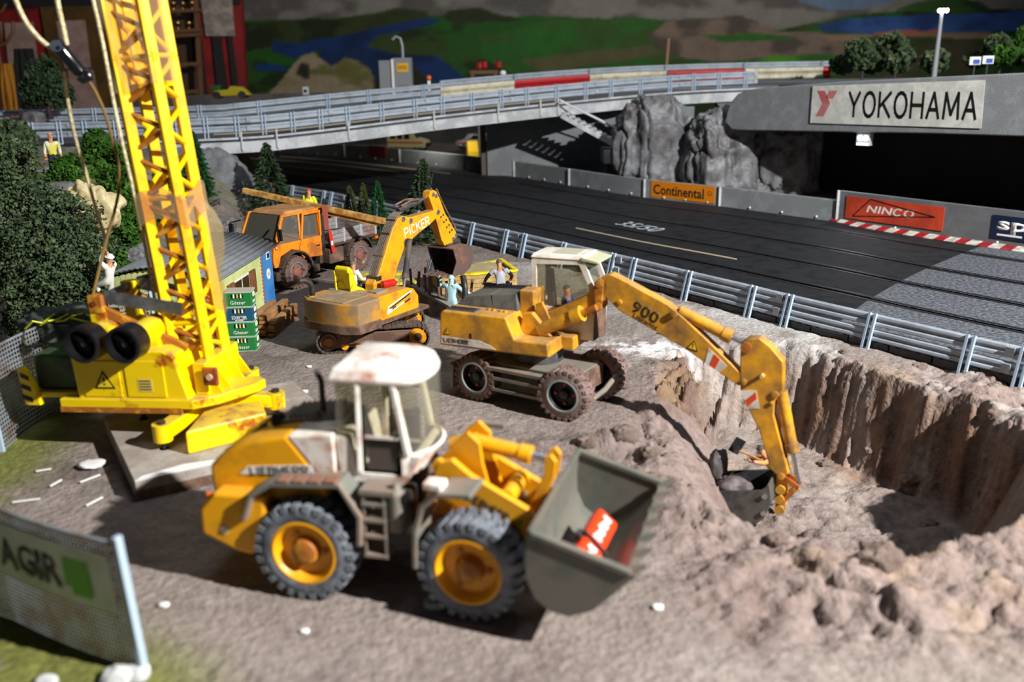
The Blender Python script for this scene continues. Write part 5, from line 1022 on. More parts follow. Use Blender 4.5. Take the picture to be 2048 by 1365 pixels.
    # A frame with silver sheave bars, second drum behind
    for s in (-.16,.16):
        cb(MB().bar((-.46,s,.28),(-.47,s,.50),.05,.09),'a_frame_post',YELC,bevel=.006); cb(MB().box((-.515,s-.03,.48),(-.43,s+.03,.58)),'a_frame_head',RUSTY if s<0 else YELC,bevel=.01); cb(MB().lathe([(-.035,.016),(.035,.016)],(-.475,s,.535),(0,1,0),12),'bolt',RUST)
        cb(MB().bar((-.44,s,.49),(-.03,s*.85,.28),.035,.045),'a_frame_brace',RUSTY,bevel=.004)
        cb(MB().bar((-.43,s,.565),(-.03,s*.8,.49),.012,.065),'silver_bar',ALU)
    cb(MB().tube([(-.475,-.16,.55),(-.475,.16,.55)],.02,10),'sheave_axle',ALU)
    cb(MB().bar((-.42,.17,.57),(-.28,.22,.60),.03,.05),'silver_bar',ALU)
    for x in (-.22,-.02): cb(MB().lathe([(-.05,.075),(-.04,.075),(-.04,.045),(.04,.045),(.04,.075),(.05,.075)],(x,.2,.38),(1,.3,0),18),'cable_drum',DARK if x<-.1 else GREYD,smooth=True)
    cb(MB().box((.02,-.20,.05),(.09,.2,.22)),'mast_seat',YELC,bevel=.006)
    for s in (-.17,-.08,.08,.17): cb(MB().prism([(.06,.05),(.16,.05),(.08,.18)],s-.006,s+.006),'rib_plate',YELC)
    br_=cb(MB().box((.085,-.235,.11),(.17,-.215,.21)),'hinge_plate',RUST,bevel=.01); cb(MB().lathe([(0,.016),(.012,.016)],(.128,-.235,.16),(0,-1,0),12),'hinge_hole',mat('hole_pale','cbb58e',.6),br_)
    # lattice mast
    MM=Matrix.Translation((-.02,.0,.20))@Matrix.Rotation(-lean,4,'Y')
    ms=MB; s=.093; bay=.235; top=2.3
    def mb_(m,name,mt,parent=C,**k): return xf(m,MM).build(name,mt,parent,**k)
    cn=[(-s,-s),(s,-s),(s,s),(-s,s)]
    sections=[(0,.37,'mast_foot_section'),(.37,1.02,'lower_mast_section'),(1.02,1.70,'middle_mast_section'),(1.70,2.2,'upper_mast_section')]
    for z0,z1,nm in sections:
        body=mb_(MB().lathe([(-.02,.03),(.02,.03)],(cn[0][0],cn[0][1],z0+.0),(0,0,1),12),nm,YELM)
        for x,y in cn: mb_(MB().bar((x,y,z0),(x,y,z1),.052,.052),'mast_leg',YELM,body,bevel=.005)
        for x,y in cn[1:]: mb_(MB().lathe([(-.02,.03),(.02,.03)],(x,y,z0),(0,0,1),12),'joint_collar',YELM,body)
        nb=max(1,round((z1-z0)/bay)); hz=(z1-z0)/nb
        for f in range(4):
            (xa,ya),(xb,yb)=cn[f],cn[(f+1)%4]
            mb_(MB().tube([(xa,ya,z0+.005),(xb,yb,z0+.005)],.013,8),'mast_strut',YELM,body)
            for k in range(nb):
                za,zb=z0+hz*k+.02,z0+hz*(k+1)-.02; zm=(za+zb)/2
                if f%2==0:
                    mb_(MB().tube([(xa,ya,za),(xb,yb,zm)],.013,8),'mast_brace',RUSTY if f==0 else YELM,body); mb_(MB().tube([(xb,yb,zm),(xa,ya,zb)],.013,8),'mast_brace',RUSTY if f==0 else YELM,body)
                else:
                    mb_(MB().tube([(xb,yb,za),(xa,ya,zm)],.013,8),'mast_brace',YELM,body); mb_(MB().tube([(xa,ya,zm),(xb,yb,zb)],.013,8),'mast_brace',YELM,body)
    # head box with plates and clear film
    for f,(y0,y1,x0,x1) in enumerate(((-s-.022,-s-.016,-s,s),)): pass
    mb_(MB().box((-s,-s-.03,1.98),(s,-s-.02,2.02)),'head_plate',YELM); mb_(MB().box((-s-.02,-s,1.58),(-s-.012,s,2.0)),'head_side_plate',YELM); mb_(MB().box((s+.012,-s,1.58),(s+.02,s,2.0)),'head_side_plate',FILM); mb_(MB().box((-s,-.0,1.56),(s,s,1.585)),'head_floor',YELM); mb_(MB().box((-s,s+.012,1.58),(s,s+.02,2.0)),'head_back_plate',YELM)
    m=MB(); G=[[(x,-s-.03-.008*math.sin(9*x*10+z*12),z+.02*math.sin(x*22)) for x in np.linspace(-s-.02,s+.02,9)] for z in np.linspace(1.56,2.05,12)]; m.sheet(G,.003); mb_(m,'clear_film',FILM,smooth=True)
    # loose tape wound round a joint and hanging down
    pt=[]
    for a in np.linspace(-190,60,22):
        x=max(-s-.035,min(s+.035,.2*math.cos(math.radians(a)))); y=max(-s-.035,min(s+.035,.2*math.sin(math.radians(a)))); pt.append((x,y,1.0+.03*math.sin(a*.05)))
    m=MB(); m.sheet([[(x,y,z-.10) for x,y,z in pt],[(x,y,z+.06-.01*i%.03) for i,(x,y,z) in enumerate(pt)]],.003); mb_(m,'wrapped_tape',TAPE,smooth=True)
    hang=[(s+.03,.02,1.0),(s+.09,-.02,.95),(s+.13,-.04,.87),(s+.12,-.04,.76),(s+.07,-.03,.64),(s+.07,-.02,.52),(s+.06,-.02,.42)]
    m=MB(); m.sheet([[(x-.03,y-.03+.01*i,z) for i,(x,y,z) in enumerate(hang)],[(x+.035,y+.03,z-.02) for x,y,z in hang]],.003); mb_(m,'hanging_tape',TAPE,smooth=True)
    return C
CR=build_crane()
# cables and the black hook block hanging at the left
ROPE=mat('cream_cord','d9cfa8',.8,col2='a89a6c',amt=.4,scale=60); ROPE2=mat('brown_cord','7a5f2e',.8)
def rope(label,pts,Y,mt,r=.011):
    P=[atY(x,y,yy) for (x,y),yy in zip(pts,Y)]; P=smooth([tuple(p) for p in P],2); c=P[0]; m=MB(); m.tube([tuple(p-c) for p in P],r,7); o=m.build('cable',mt,None,smooth=True); o.location=tuple(c); return tag(o,label,'cable')
rope('cream cord running from the top left to the hook block',[(25,-15),(50,45),(85,85),(122,109)],[4.6]*4,ROPE); rope('cream cord coming down onto the head of the hook block',[(112,-15),(120,30),(128,60),(133,90)],[4.6]*4,ROPE)
rope('cream cord hanging below the hook block down the left',[(128,146),(134,200),(150,280),(170,340),(195,430),(212,480)],[4.62,4.7,4.8,4.9,5.0,5.05],ROPE,.009)
rope('brown cord drooping from the hook block past the crane mast',[(160,138),(190,180),(212,230),(230,300),(240,345),(236,400),(215,470),(198,540),(186,590)],[4.62,4.68,4.7,4.75,4.8,4.85,4.85,4.8,4.75],ROPE2,.008)
rope('cream cord close along the left of the crane mast',[(184,-10),(205,80),(228,210),(245,290),(262,360),(285,470),(300,540),(315,640)],[4.7,4.7,4.7,4.72,4.75,4.8,4.8,4.85],ROPE,.009)
p=atY(138,118,4.6); hk=thing('hook_block','shiny black hook block hanging on cream cords','hook',tuple(p)); hk.rotation_euler=(0,math.radians(-34),math.radians(10))
MB().lathe([(-.085,.012),(-.075,.03),(-.04,.032),(.03,.030),(.06,.038),(.085,.03),(.092,.01)],(0,0,0),(0,0,1),18).build('block_body',mat('glossy_black','15171c',.12),hk,smooth=True)
m=MB(); m.tube([(.0,0,-.07),(.03,0,-.09),(.02,0,-.12),(-.015,0,-.11),(-.02,0,-.085)],.016,10); m.build('hook',mat('glossy_black','15171c'),hk,smooth=True); MB().lathe([(-.035,.026),(.035,.026)],(0,0,.07),(0,1,0),14).build('sheave',mat('slate','3c4650',.3),hk,smooth=True)
# ================================================================ site hut
def build_hut():
    x0,x1,y0,y1=0,1.26,0,.80 # along, across
    Hh=thing('site_hut','pale green site hut with corrugated grey roof and shutters','hut',(-2.11,6.52,0),85)
    GRN=mat('hut_pale_green','cfd893',.7,col2='bcc683',amt=.45,scale=5); H0=.485
    # long wall of single boards facing right (-y side), gables, far wall; x runs away from the viewer
    w=MB().box((.0,.02,.0),(1.22,.78,.47)).build('hut_core',mat('hut_core','8f965e',.8),Hh)
    n=30
    for i in range(n):
        a=1.22*i/n; o=MB().box((a+.002,.0,.0),(a+1.22/n-.002,.02,H0)).build('board',GRN,w)
    for i in range(18):
        a=.0+.78*i/18; zt=H0+.085*math.sin(math.pi*(a+.02)/.78); MB().box((-.02,a+.002,.0),(.0,a+.78/18-.002,zt)).build('gable_board',GRN,w)
    for i in range(18):
        a=.0+.78*i/18; zt=H0+.085*math.sin(math.pi*(a+.02)/.78); MB().box((1.22,a+.002,.0),(1.24,a+.78/18-.002,zt)).build('gable_board',mat('edge_cream','d8cfae',.7),w)
    # red and white corner tape, blue toilet panel at the far end
    for k in range(14):
        z=.02+.033*k; MB().prism([(-.004,z),(.05,z+.03),(.05,z+.047),(-.004,z+.017)],-.004,.0).build('red_chevron',ORR,w); MB().prism([(.0,z),(.05,z+.03),(.05,z+.047),(.0,z+.017)],-.026,-.02,axis='x').build('red_chevron',ORR,w)
    MB().box((-.006,-.003,0),(.055,-.0005,H0)).build('white_corner',WHITE,w)
    p=MB().box((1.03,-.022,.0),(1.235,-.004,.50)).build('blue_door',mat('toilet_blue','2f74b8',.5,col2='3f86c8',amt=.5,scale=4),Hh)
    MB().box((1.10,-.026,.40),(1.17,-.022,.46)).build('small_window',WHITE,p); MB().box((1.112,-.029,.41),(1.158,-.026,.45)).build('dark_pane',DARK,p); MB().lathe([(0,.045),(.003,.045)],(1.12,-.022,.28),(0,-1,0),18).build('badge',WHITE,p); text('XL',.028,mat('toilet_blue','2f74b8'),p,frame((1.12,-.0255,.28),(1,0,0),(0,0,1)),width=.06)
    for k in range(16): MB().box((1.012,-.006,.03*k),(1.03,-.002,.03*k+.015)).build('red_tape',ORR,w)
    # window with two dark panes and timber shutters
    f=MB().box((.40,-.008,.20),(.72,-.002,.385)).build('window_frame',WHITE,Hh); WB=mat('shutter_brown','8a5c34',.6,col2='6f4524',amt=.5,scale=18)
    for a,b in ((.415,.548),(.572,.705)): MB().box((a,-.012,.215),(b,-.008,.372)).build('window_pane',mat('dark_brown_pane','3a2c14',.15),f)
    for a,b in ((.27,.395),(.725,.85)): MB().box((a,-.016,.20),(b,-.002,.385)).build('shutter',WB,Hh)
    # corrugated vault roof
    ny=46; P=[]
    for j in range(ny*2+1):
        u=j/(ny*2); y=-.06+.90*u; z=H0-.005+.115*math.sin(math.pi*min(1,max(0,u)))**.8+.006*math.cos(2*math.pi*u*22); P.append((y,z))
    G=[[(x,y,z) for y,z in P] for x in (-.06,.6,1.29)]; m=MB(); m.sheet(G,.008); m.build('corrugated_roof',mat('roof_grey','7b8084',.6,col2='6c7074',amt=.5,scale=3),Hh,smooth=True,angle=0)
    return Hh
HUT=build_hut()
# ---- four crates in a stack beside the hut
CG=mat('crate_green','1f7a3a',.5); CBl=mat('crate_teal','12506a',.5); CT=mat('crate_top_beige','b8b09a',.8)
def crate(z,m_,word,label,top=False):
    o=thing('drink_crate',label,'crate',(-1.905,6.47,z),2,'drinks crates stacked beside the hut')
    w,d,h=.095,.065,.105; b=MB().box((-w,-d,.001),(w,d,h)).build('crate_body',m_,o,bevel=.003)
    for face,(cx,cy,xd) in enumerate((((0),-d-.001,(1,0,0)),(w+.001,0,(0,1,0)))):
        hwid=w if face==0 else d; F=frame((cx,cy,h*.5),xd,(0,0,1))
        g=MB().box((-hwid*.45,.012,0),(hwid*.45,.038,.001)).build('grip_hole',BLACK,b); g.matrix_local=F
        for k in range(3):
            q=MB().lathe([(0,.007),(.022,.006),(.03,.003)],(-hwid*.26+hwid*.26*k,.012,.0012),(0,1,0),8).build('bottle_neck',mat('bottle_gold','b9a24a',.4) if k==1 else mat('bottle_pale','cfd8d2',.4),b,smooth=True); q.matrix_local=F
        text(word,.026,PRINTW,b,F@Matrix.Translation((0,-.022,.0008)),width=hwid*1.1,bold=.01)
        if word=='SCHARTNER': text('BOMBE',.016,PRINTW,b,F@Matrix.Translation((0,-.042,.0008)),width=hwid*.6,bold=.01)
        fr=MB(); 
        for a0,b0,a1,b1 in ((-hwid,-h*.5,hwid,-h*.5+.004),(-hwid,h*.5-.004,hwid,h*.5)): fr.box((a0,b0,0),(a1,b1,.0007))
        q=fr.build('edge_line',mat('edge_pale','c9d8c4',.6),b); q.matrix_local=F
    if top: MB().box((-w,-d,h),(w,d,h+.004)).build('crate_cover',CT,o)
for i,(m_,wd_,lb_,t_) in enumerate(((CG,'Gösser','lowest green drinks crate of the stack by the hut',0),(CG,'Gösser','green drinks crate just below the blue one',0),(CBl,'SCHARTNER','dark blue drinks crate in the middle of the stack',0),(CG,'Gösser','topmost green drinks crate with a beige cover',1))): crate(.0+.108*i,m_,wd_,lb_,t_)
# ---- planks beside the hut
n=0
for r_ in range(5):
    for q in range(3 if r_<4 else 2):
        pl=thing('timber_plank',('left','middle','right')[q]+' rough plank '+['in the bottom layer','in the second layer','in the third layer','in the fourth layer','on the top'][r_]+' of the timber stack by the hut','plank',(-1.875+.0605*q+.006*r_*(q-1),6.98+.012*((q*7+r_*5)%4),.002+.032*r_),84+((q*5+r_*3)%5-2)*.35,'stacked planks beside the hut')
        w=.028; m=MB(); m.hexa([(-.26,-w,0),(.27,-w,0),(.27,w,0),(-.26,w,0)],[(-.262,-w+.004,.028),(.268,-w+.003,.028),(.268,w-.004,.028),(-.262,w-.003,.028)]); m.build('plank_body',WOODB,pl,bevel=.004); MB().box((-.2645,-w+.005,.004),(-.2605,w-.005,.025)).build('sawn_end',mat('sawn_end','b07a42',.8),pl)
# ================================================================ fences
MESHW=mat('fence_wire','9aa0a4',.45,metal=.3,col2='8a7d74',amt=.35,scale=8)
def fence_panel(label,P,h,group,cell=.024,wire=.0055,sign=None,lean=0,postm=None):
    """curved panel of woven plastic mesh: P foot points; wires are real strips both ways"""
    P=resample(smooth(P,2),max(6,int(np.linalg.norm(np.diff(np.array(P),axis=0),axis=1).sum()/cell))); c=P[0]; f=thing('mesh_fence',label,'fence',(c[0],c[1],0),0,group)
    Q=P-c; n=len(Q); m=MB(); nz=int(h/cell); t=np.gradient(Q,axis=0); t/=np.linalg.norm(t,axis=1)[:,None]; N=np.stack([t[:,1],-t[:,0]],1)
    for i in range(n):
        a=Q[i]-t[i]*wire/2; b=Q[i]+t[i]*wire/2; o=N[i]*.003; l=N[i]*lean
        m.add([(*a,0),(*b,0),(*(b+l),h),(*(a+l),h),(*(a+o),0),(*(b+o),0),(*(b+o+l),h),(*(a+o+l),h)],[(3,2,1,0),(4,5,6,7),(1,2,6,5),(0,4,7,3)])
    for k in range(nz+1):
        z=k*h/nz; v=[];F=[]
        for i in range(n):
            l=N[i]*lean*z/h
            for o,zz in ((-.002,z-wire/2),(-.002,z+wire/2),(.005,z+wire/2),(.005,z-wire/2)): p=Q[i]+N[i]*o+l; v.append((*p,zz))
        F=[(i*4+j,(i+1)*4+j,(i+1)*4+(j+1)%4,i*4+(j+1)%4)[::-1] for i in range(n-1) for j in range(4)]; m.add(v,F)
    o=m.build('mesh_panel',MESHW,f); o['kind']='stuff'
    for i in (0,n-1):
        MB().bar((*(Q[i]),-.03),(*(Q[i]+N[i]*lean),h+.03),.022,.03).build('fence_post',postm or RAILP,f,bevel=.004)
    m=MB(); m.tube([(*(Q[i]+N[i]*lean),h) for i in range(n)],.007,6); m.build('top_wire',MESHW,f)
    return f,Q,N,t
pt=lambda x,y,z=0:(lambda p:(p.x,p.y))(at(x,y,z))
P0,P1,P2=(-2.735,4.70),pt(118,642,.52),pt(300,588,.52)
fence_panel('grey mesh fence panel left of the crane drums',[P0,(P0[0]-.01,P0[1]+.3),P1],.53,'mesh fence behind the crane',lean=-.02)
fence_panel('grey mesh fence panel behind the crane winch',[P1,((P1[0]+P2[0])/2-.05,(P1[1]+P2[1])/2+.03),P2],.53,'mesh fence behind the crane')
fence_panel('grey mesh fence panel running out of the left edge',[(-3.9,4.35),(-3.2,4.45),(P0[0]-.03,P0[1])],.5,'mesh fence behind the crane')
A0,A1=(-1.267,2.765),(-2.75,3.35)
f,Q,N,t=fence_panel('grey mesh fence with the white AGIR banner in the bottom left corner',[A0,(-1.62,2.93),(-2.0,3.17),A1],.50,None,cell=.017,wire=.006,lean=-.03)
# banner follows the fence
n=len(Q); i0,i1=3,int(n*.62); 
def bpt(i,z,off): 
    q=Q[i]; nn=N[i]; k=-.03*z/.5; return (q[0]+nn[0]*(k+off),q[1]+nn[1]*(k+off),z)
side=1 if (N[5]@np.array([0.,-1.]))>0 else -1
m=MB(); m.sheet([[bpt(i,z,side*.012) for i in range(i0,i1)] for z in (.225,.34,.455)],.004); bn=m.build('banner',mat('banner_white','cfd8cf',.6,col2='bcc8b8',amt=.4,scale=4),f,smooth=True)
def bcol(col,z):
    pts=np.array([bpt(i,z,0) for i in range(n)])+np.array([*f.location]); return int(np.abs(colof(pts)-col).argmin())
def bdir(i): return Vector((Q[i-1][0]-Q[i+1][0],Q[i-1][1]-Q[i+1][1],0))
for ch,c_,w_ in (('A',25,.105),('G',58,.095),('I',86,.03),('R',114,.085)):
    i=bcol(c_,.33); text(ch,.12,mat('print_slate','3c443f',.6),bn,frame(bpt(i,.335,side*.017),bdir(i),(0,0,1)),width=w_,bold=.02)
i=bcol(163,.33); o=MB().prism([(-.06,.065),(.06,.065),(.06,-.075),(-.03,-.075),(-.03,-.045),(-.06,-.045)],0,.002,axis='z').build('green_mark',mat('agir_green','5fae3a',.5),bn); o.matrix_local=frame(bpt(i,.34,side*.017),bdir(i),(0,0,1))
# white stones at the foot of the fence
for (x,y,s,lb) in ((270,1352,.05,'white stone at the foot of the banner fence post'),(235,1362,.06,'chalky white stone left of the banner fence post'),(95,1368,.035,'yellowish stone at the bottom edge below the banner')):
    p=at(x,y); rock('stone',lb,(p.x,p.y,.01),(s,s*.8,s*.5),int(x),.25,2,res=14,m_=mat('white_stone','d4d6d4',.7,col2='b0b4b2',amt=.4,scale=12))
# ================================================================ planting
def hit(px,py,z0=0):
    d=(fw*FPX+rr*(px-1024)+uu*(682.5-py)).normalized(); t=2.0
    while t<16:
        p=CAM+d*t
        if p.z<=zi(p.x,p.y)+z0: return p
        t+=.02
    return CAM+d*16
def leaves(pts,size,rng,n,flat=.3):
    """small leaf quads at the given centres, random tilt"""
    k=len(pts); a=rng.normal(size=(k,3)); a/=np.linalg.norm(a,axis=1)[:,None]; b=rng.normal(size=(k,3)); b-=a*(a*b).sum(1)[:,None]; b/=np.linalg.norm(b,axis=1)[:,None]
    s=size*(.6+.8*rng.random((k,1))); v=np.stack([pts-a*s-b*s*.5,pts+a*s*.2-b*s*.7,pts+a*s+b*s*.1,pts-a*s*.1+b*s*.7],1).reshape(-1,3); f=np.arange(4*k).reshape(-1,4); return v,f
def blob_tree(blobs,per,size,seed,clump=0):
    r=np.random.default_rng(seed); V=[];F=[];o=0
    for (c,R) in blobs:
        n=int(per*R*R*60); d=r.normal(size=(n,3)); d/=np.linalg.norm(d,axis=1)[:,None]; rad=(.45+.6*r.random((n,1))**.5); rad*=1+.3*(fbm(d[:,0]*3+c[0]*5,d[:,1]*3+d[:,2]*2+c[2]*5,3,seed)[:,None]-.5)*2
        p=np.array(c)+d*rad*R*np.array([1,1,.85]); kn=(fbm(p[:,0]*7+3,p[:,1]*7,2,seed+1)+fbm(p[:,1]*7+8,p[:,2]*7,2,seed+2)+fbm(p[:,2]*7,p[:,0]*7+5,2,seed+3))/3; p=p[kn>clump]; v,f=leaves(p,size,r,n); V.append(v); F.append(f+o); o+=len(v)
    return np.concatenate(V),np.concatenate(F)
def leafmesh(name,V,F,m_):
    me=bpy.data.meshes.new(name); me.from_pydata(V.tolist(),[],F.tolist()); me.materials.append(m_); return me
LEAFD=mat('dark_flock','5f6e4e',.9,col2='3f4f36',amt=.5,scale=9,spec=.1); LEAFB=mat('bright_flock','4f7a2f',.9,col2='36591f',amt=.5,scale=9,spec=.1); LEAFF=mat('fir_flock','44573d',.9,col2='32442e',amt=.5,scale=12,spec=.1); LEAFO=mat('olive_fir_flock','59683a',.9,col2='46532c',amt=.5,scale=12,spec=.1); LEAFG=mat('green_fir_flock','2f6136',.9,col2='234a2a',amt=.5,scale=12,spec=.1); BARK=mat('bark','4c4048',.9,col2='3a3036',amt=.5,scale=12)
# big leafy tree at the left
def place_blob(px,py,Y,r): p=atY(px,py,Y); return ((p.x,p.y,p.z),r)
bl=[place_blob(*q) for q in ((10,330,6.6,.26),(60,350,6.7,.20),(90,430,6.5,.24),(20,450,6.4,.34),(150,440,6.6,.20),(40,550,6.3,.34),(130,530,6.4,.26),(200,500,6.7,.16),(160,600,6.3,.20),(60,640,6.2,.22),(215,560,6.7,.14),(-40,420,6.5,.4),(-30,600,6.3,.3))]
base=np.array((-3.55,6.55,0)); V,F=blob_tree([((c[0]-base[0],c[1]-base[1],c[2]),r) for c,r in bl],1100,.0125,3,.5)
tr_=thing('leafy_tree','big dark leafy tree at the left edge behind the fence','tree',tuple(base)); me=leafmesh('foliage',V,F,LEAFD); o=inst('foliage',me,tr_); o['kind']='stuff'
m=MB(); m.tube([(0,0,-.05),(.02,.02,.3),(-.03,0,.7),(-.1,0,1.1)],.05,8,rads=[.07,.05,.04,.02]); m.tube([(0,0,.3),(.25,-.05,.6),(.4,-.1,.8)],.03,7,rads=[.04,.03,.015]); m.tube([(0,0,.45),(-.3,-.1,.8),(-.45,-.1,1.1)],.03,7,rads=[.04,.03,.015]); m.build('trunk',BARK,tr_,smooth=True)
# firs
def fir(seed,lv=15,n=2600):
    r=np.random.default_rng(seed); t=r.random(n)**.75; z=.06+.94*(1-t*.98); lay=np.floor(z*lv)/lv; ph=(z-lay)*lv; R=.28*(1-z)**.85*(1.12-.45*ph)+.008
    a=r.random(n)*2*np.pi; br=np.round(a/(2*np.pi)*11+lay*7)/11*2*np.pi; a=a*.45+br*.55; q=R*(.35+.65*r.random(n)**.5); p=np.stack([q*np.cos(a),q*np.sin(a),z-.10*q],1)
    d=np.stack([np.cos(a),np.sin(a),np.full(n,-.25)],1); s=.022*(.6+.8*r.random((n,1))); u=r.normal(size=(n,3)); u-=d*(u*d).sum(1)[:,None]; u/=np.linalg.norm(u,axis=1)[:,None]
    v=np.stack([p-d*s,p+u*s*.55,p+d*s*1.4,p-u*s*.55],1).reshape(-1,3); return v,np.arange(4*n).reshape(-1,4)
FM={}
def fir_tree(label,px,ptop,pbase,width,Y,m_,seed,lean=(0,0)):
    b=atY(px,pbase,Y); tp=atY(px+lean[0],ptop,Y); h=(tp-b).length
    if seed not in FM: FM[seed]=fir(seed)
    g=thing('fir_tree',label,'tree',(b.x,b.y,min(b.z,.02) if Y<13 and b.x>-3.1 else b.z),0,'model fir trees'); v,f=FM[seed]; me=leafmesh('foliage',v,f,m_); o=inst('foliage',me,g); wsc=width/FPX*b.y*1.04/.53
    ax=(tp-b); o.matrix_local=Matrix(((wsc,0,ax.x,0),(0,wsc,ax.y,0),(0,0,ax.z,0),(0,0,0,1))); o['kind']='stuff'
    MB().tube([(0,0,-.02),(ax.x*.85,ax.y*.85,ax.z*.85)],.02,7,rads=[.022,.006]).build('trunk',BARK,g)
fir_tree('tall grey green fir at the left bridge end',545,270,432,100,11.6,LEAFF,1,(-15,0)); fir_tree('slim dark fir half hidden behind the crane mast',398,262,402,74,11.2,LEAFG,2,(-12,0))
fir_tree('small olive fir leaning left behind the truck',706,352,446,46,10.9,LEAFO,3,(-12,0)); fir_tree('olive fir left of the bright green fir',728,342,450,46,10.6,LEAFO,1); fir_tree('bright green slim fir behind the truck bed',758,344,470,56,10.2,LEAFG,2,(-2,0)); fir_tree('tall leaning fir behind the raised excavator boom',832,322,488,88,10.2,LEAFF,3,(40,0))
fir_tree('short fir left of the man in the yellow vest',614,358,430,40,11.3,LEAFF,2); fir_tree('stunted fir behind the man in the yellow vest',648,372,432,36,11.2,LEAFF,1)
# shrubs on the bank
rs=np.random.default_rng(9)
def shrub_mesh(seed,m_,n=8,per=500,size=.024):
    r=np.random.default_rng(seed); bl=[((r.normal()*.10,r.normal()*.10,.05+abs(r.normal())*.09),.075+.05*r.random()) for _ in range(n)]; V,F=blob_tree(bl,per,size,seed); return leafmesh('foliage',V,F,m_)
SM=[shrub_mesh(1,LEAFB),shrub_mesh(2,LEAFB),shrub_mesh(3,LEAFD)]
shr=[(196,318,0,1.2,'bright shrub right of the man in the yellow jacket'),(225,345,1,1.1,'bright shrub left of the crane mast, upper'),(245,395,0,1.2,'bright shrub close to the crane mast by the bag'),(240,445,1,1.1,'bright shrub right of the crumpled bag'),(262,470,0,1.0,'bright shrub behind the crane mast'),(228,505,1,1.0,'bright shrub below the crumpled bag'),(205,545,0,.9,'bright shrub beside the white climbing figure'),(250,545,1,.9,'bright shrub above the hut gable'),(128,350,0,.8,'small bright shrub under the silver railing'),(150,268,2,1.1,'dark hedge clump below the bridge rail, left'),(205,270,2,1.2,'dark hedge clump below the bridge rail, middle'),(255,275,2,1.1,'dark hedge clump behind the crane mast'),(85,275,2,1.5,'olive bush beside the man in the yellow jacket'),(30,300,2,1.4,'dark bush at the left edge below the bridge rail'),(300,430,1,1.0,'green clump between the crane mast legs'),(330,380,0,.9,'green clump behind the lattice of the mast')]
for x,y,k,s,lb in shr:
    p=hit(x,y+12,.0); g=thing('shrub',lb,'shrub',(p.x,p.y,p.z-.02),0,'shrubs on the bank'); o=inst('foliage',SM[k],g,(0,0,0),(0,0,x*.1),(s,s,s)); o['kind']='stuff'; MB().tube([(0,0,-.05),(.01,0,.1*s)],.012,6).build('stem',BARK,g)
# grey boulders on the bank
for x,y,s,lb in ((215,300,.22,'grey boulder under the bridge rail left of the mast'),(240,380,.2,'grey rock between the bright shrubs'),(200,590,.22,'purple grey rock behind the fence'),(440,460,.2,'grey rock right of the crane mast'),(255,520,.2,'grey rock above the hut')):
    p=hit(x,y); rock('boulder',lb,(p.x,p.y,p.z),(s,s*.8,s*.7),x,.3,2.2,res=26)
# leafy tree on the upper level at the back left
bl=[((0,0,.28),.20),((.14,.05,.2),.15),((-.14,0,.22),.15),((.05,0,.42),.13),((-.06,0,.40),.12)]; V,F=blob_tree(bl,330,.022,12); p=atY(100,232,13.6); g=thing('leafy_tree','bushy dark green tree behind the upper road','tree',tuple(p)); o=inst('foliage',leafmesh('foliage',V,F,LEAFF),g,sc=(1.25,1.25,1.5)); o['kind']='stuff'; MB().tube([(0,0,-.05),(0,0,.4)],.03,7).build('trunk',BARK,g)
p=atY(65,238,13.3); rock('boulder','grey rock beside the upper road at the back left',tuple(p),(.16,.12,.10),77,.2,2,res=22)
# crumpled plastic bag on the bank
BAG=glassmat('bag_film','e6d7a6',.3,.3); p=atY(178,412,6.75); b=rock('plastic_bag','crumpled cream plastic bag caught beside the leafy tree',tuple(p),(.17,.10,.16),64,.2,1.3,res=40,m_=BAG,cat='bag'); b.rotation_euler=(0,math.radians(30),0)
co=np.empty(len(b.data.vertices)*3,'f'); b.data.vertices.foreach_get('co',co); co=co.reshape(-1,3); u_=co/np.array([.17,.10,.16]); fo_=np.abs(np.sin(3.2*u_[:,0]+2.6*u_[:,2]+1.5*u_[:,1]+3*fbm(u_[:,0]*1.5+9,u_[:,2]*1.5+9,3,5))); k_=.86+.2*fo_; k_=k_*(1+.55*np.clip(u_[:,0]-.55,0,1)); b.data.vertices.foreach_set('co',(co*k_[:,None]).ravel().astype('f')); b.data.update()
# silver railings on the bank
def railing(label,pts,h=.1):
    P=[hit(*q) for q in pts]; c=P[0]; g=thing('hand_rail',label,'railing',tuple(c)); m=MB()
    top=[p-c+Vector((0,0,h)) for p in P]; MB().tube(top,.009,6).build('top_bar',ALU,g); MB().tube([q-Vector((0,0,h*.5)) for q in top],.008,6).build('middle_bar',ALU,g)
    for q in top: MB().tube([q,q-Vector((0,0,h+.03))],.009,6).build('post',ALU,g)
railing('silver railing in front of the man in the yellow jacket',[(92,350),(140,343),(190,330)]); railing('silver railing on the ledge right of the mast',[(408,420),(440,412)],.08); railing('silver railing in the foliage below the bag',[(150,520),(200,500),(235,470)],.08)
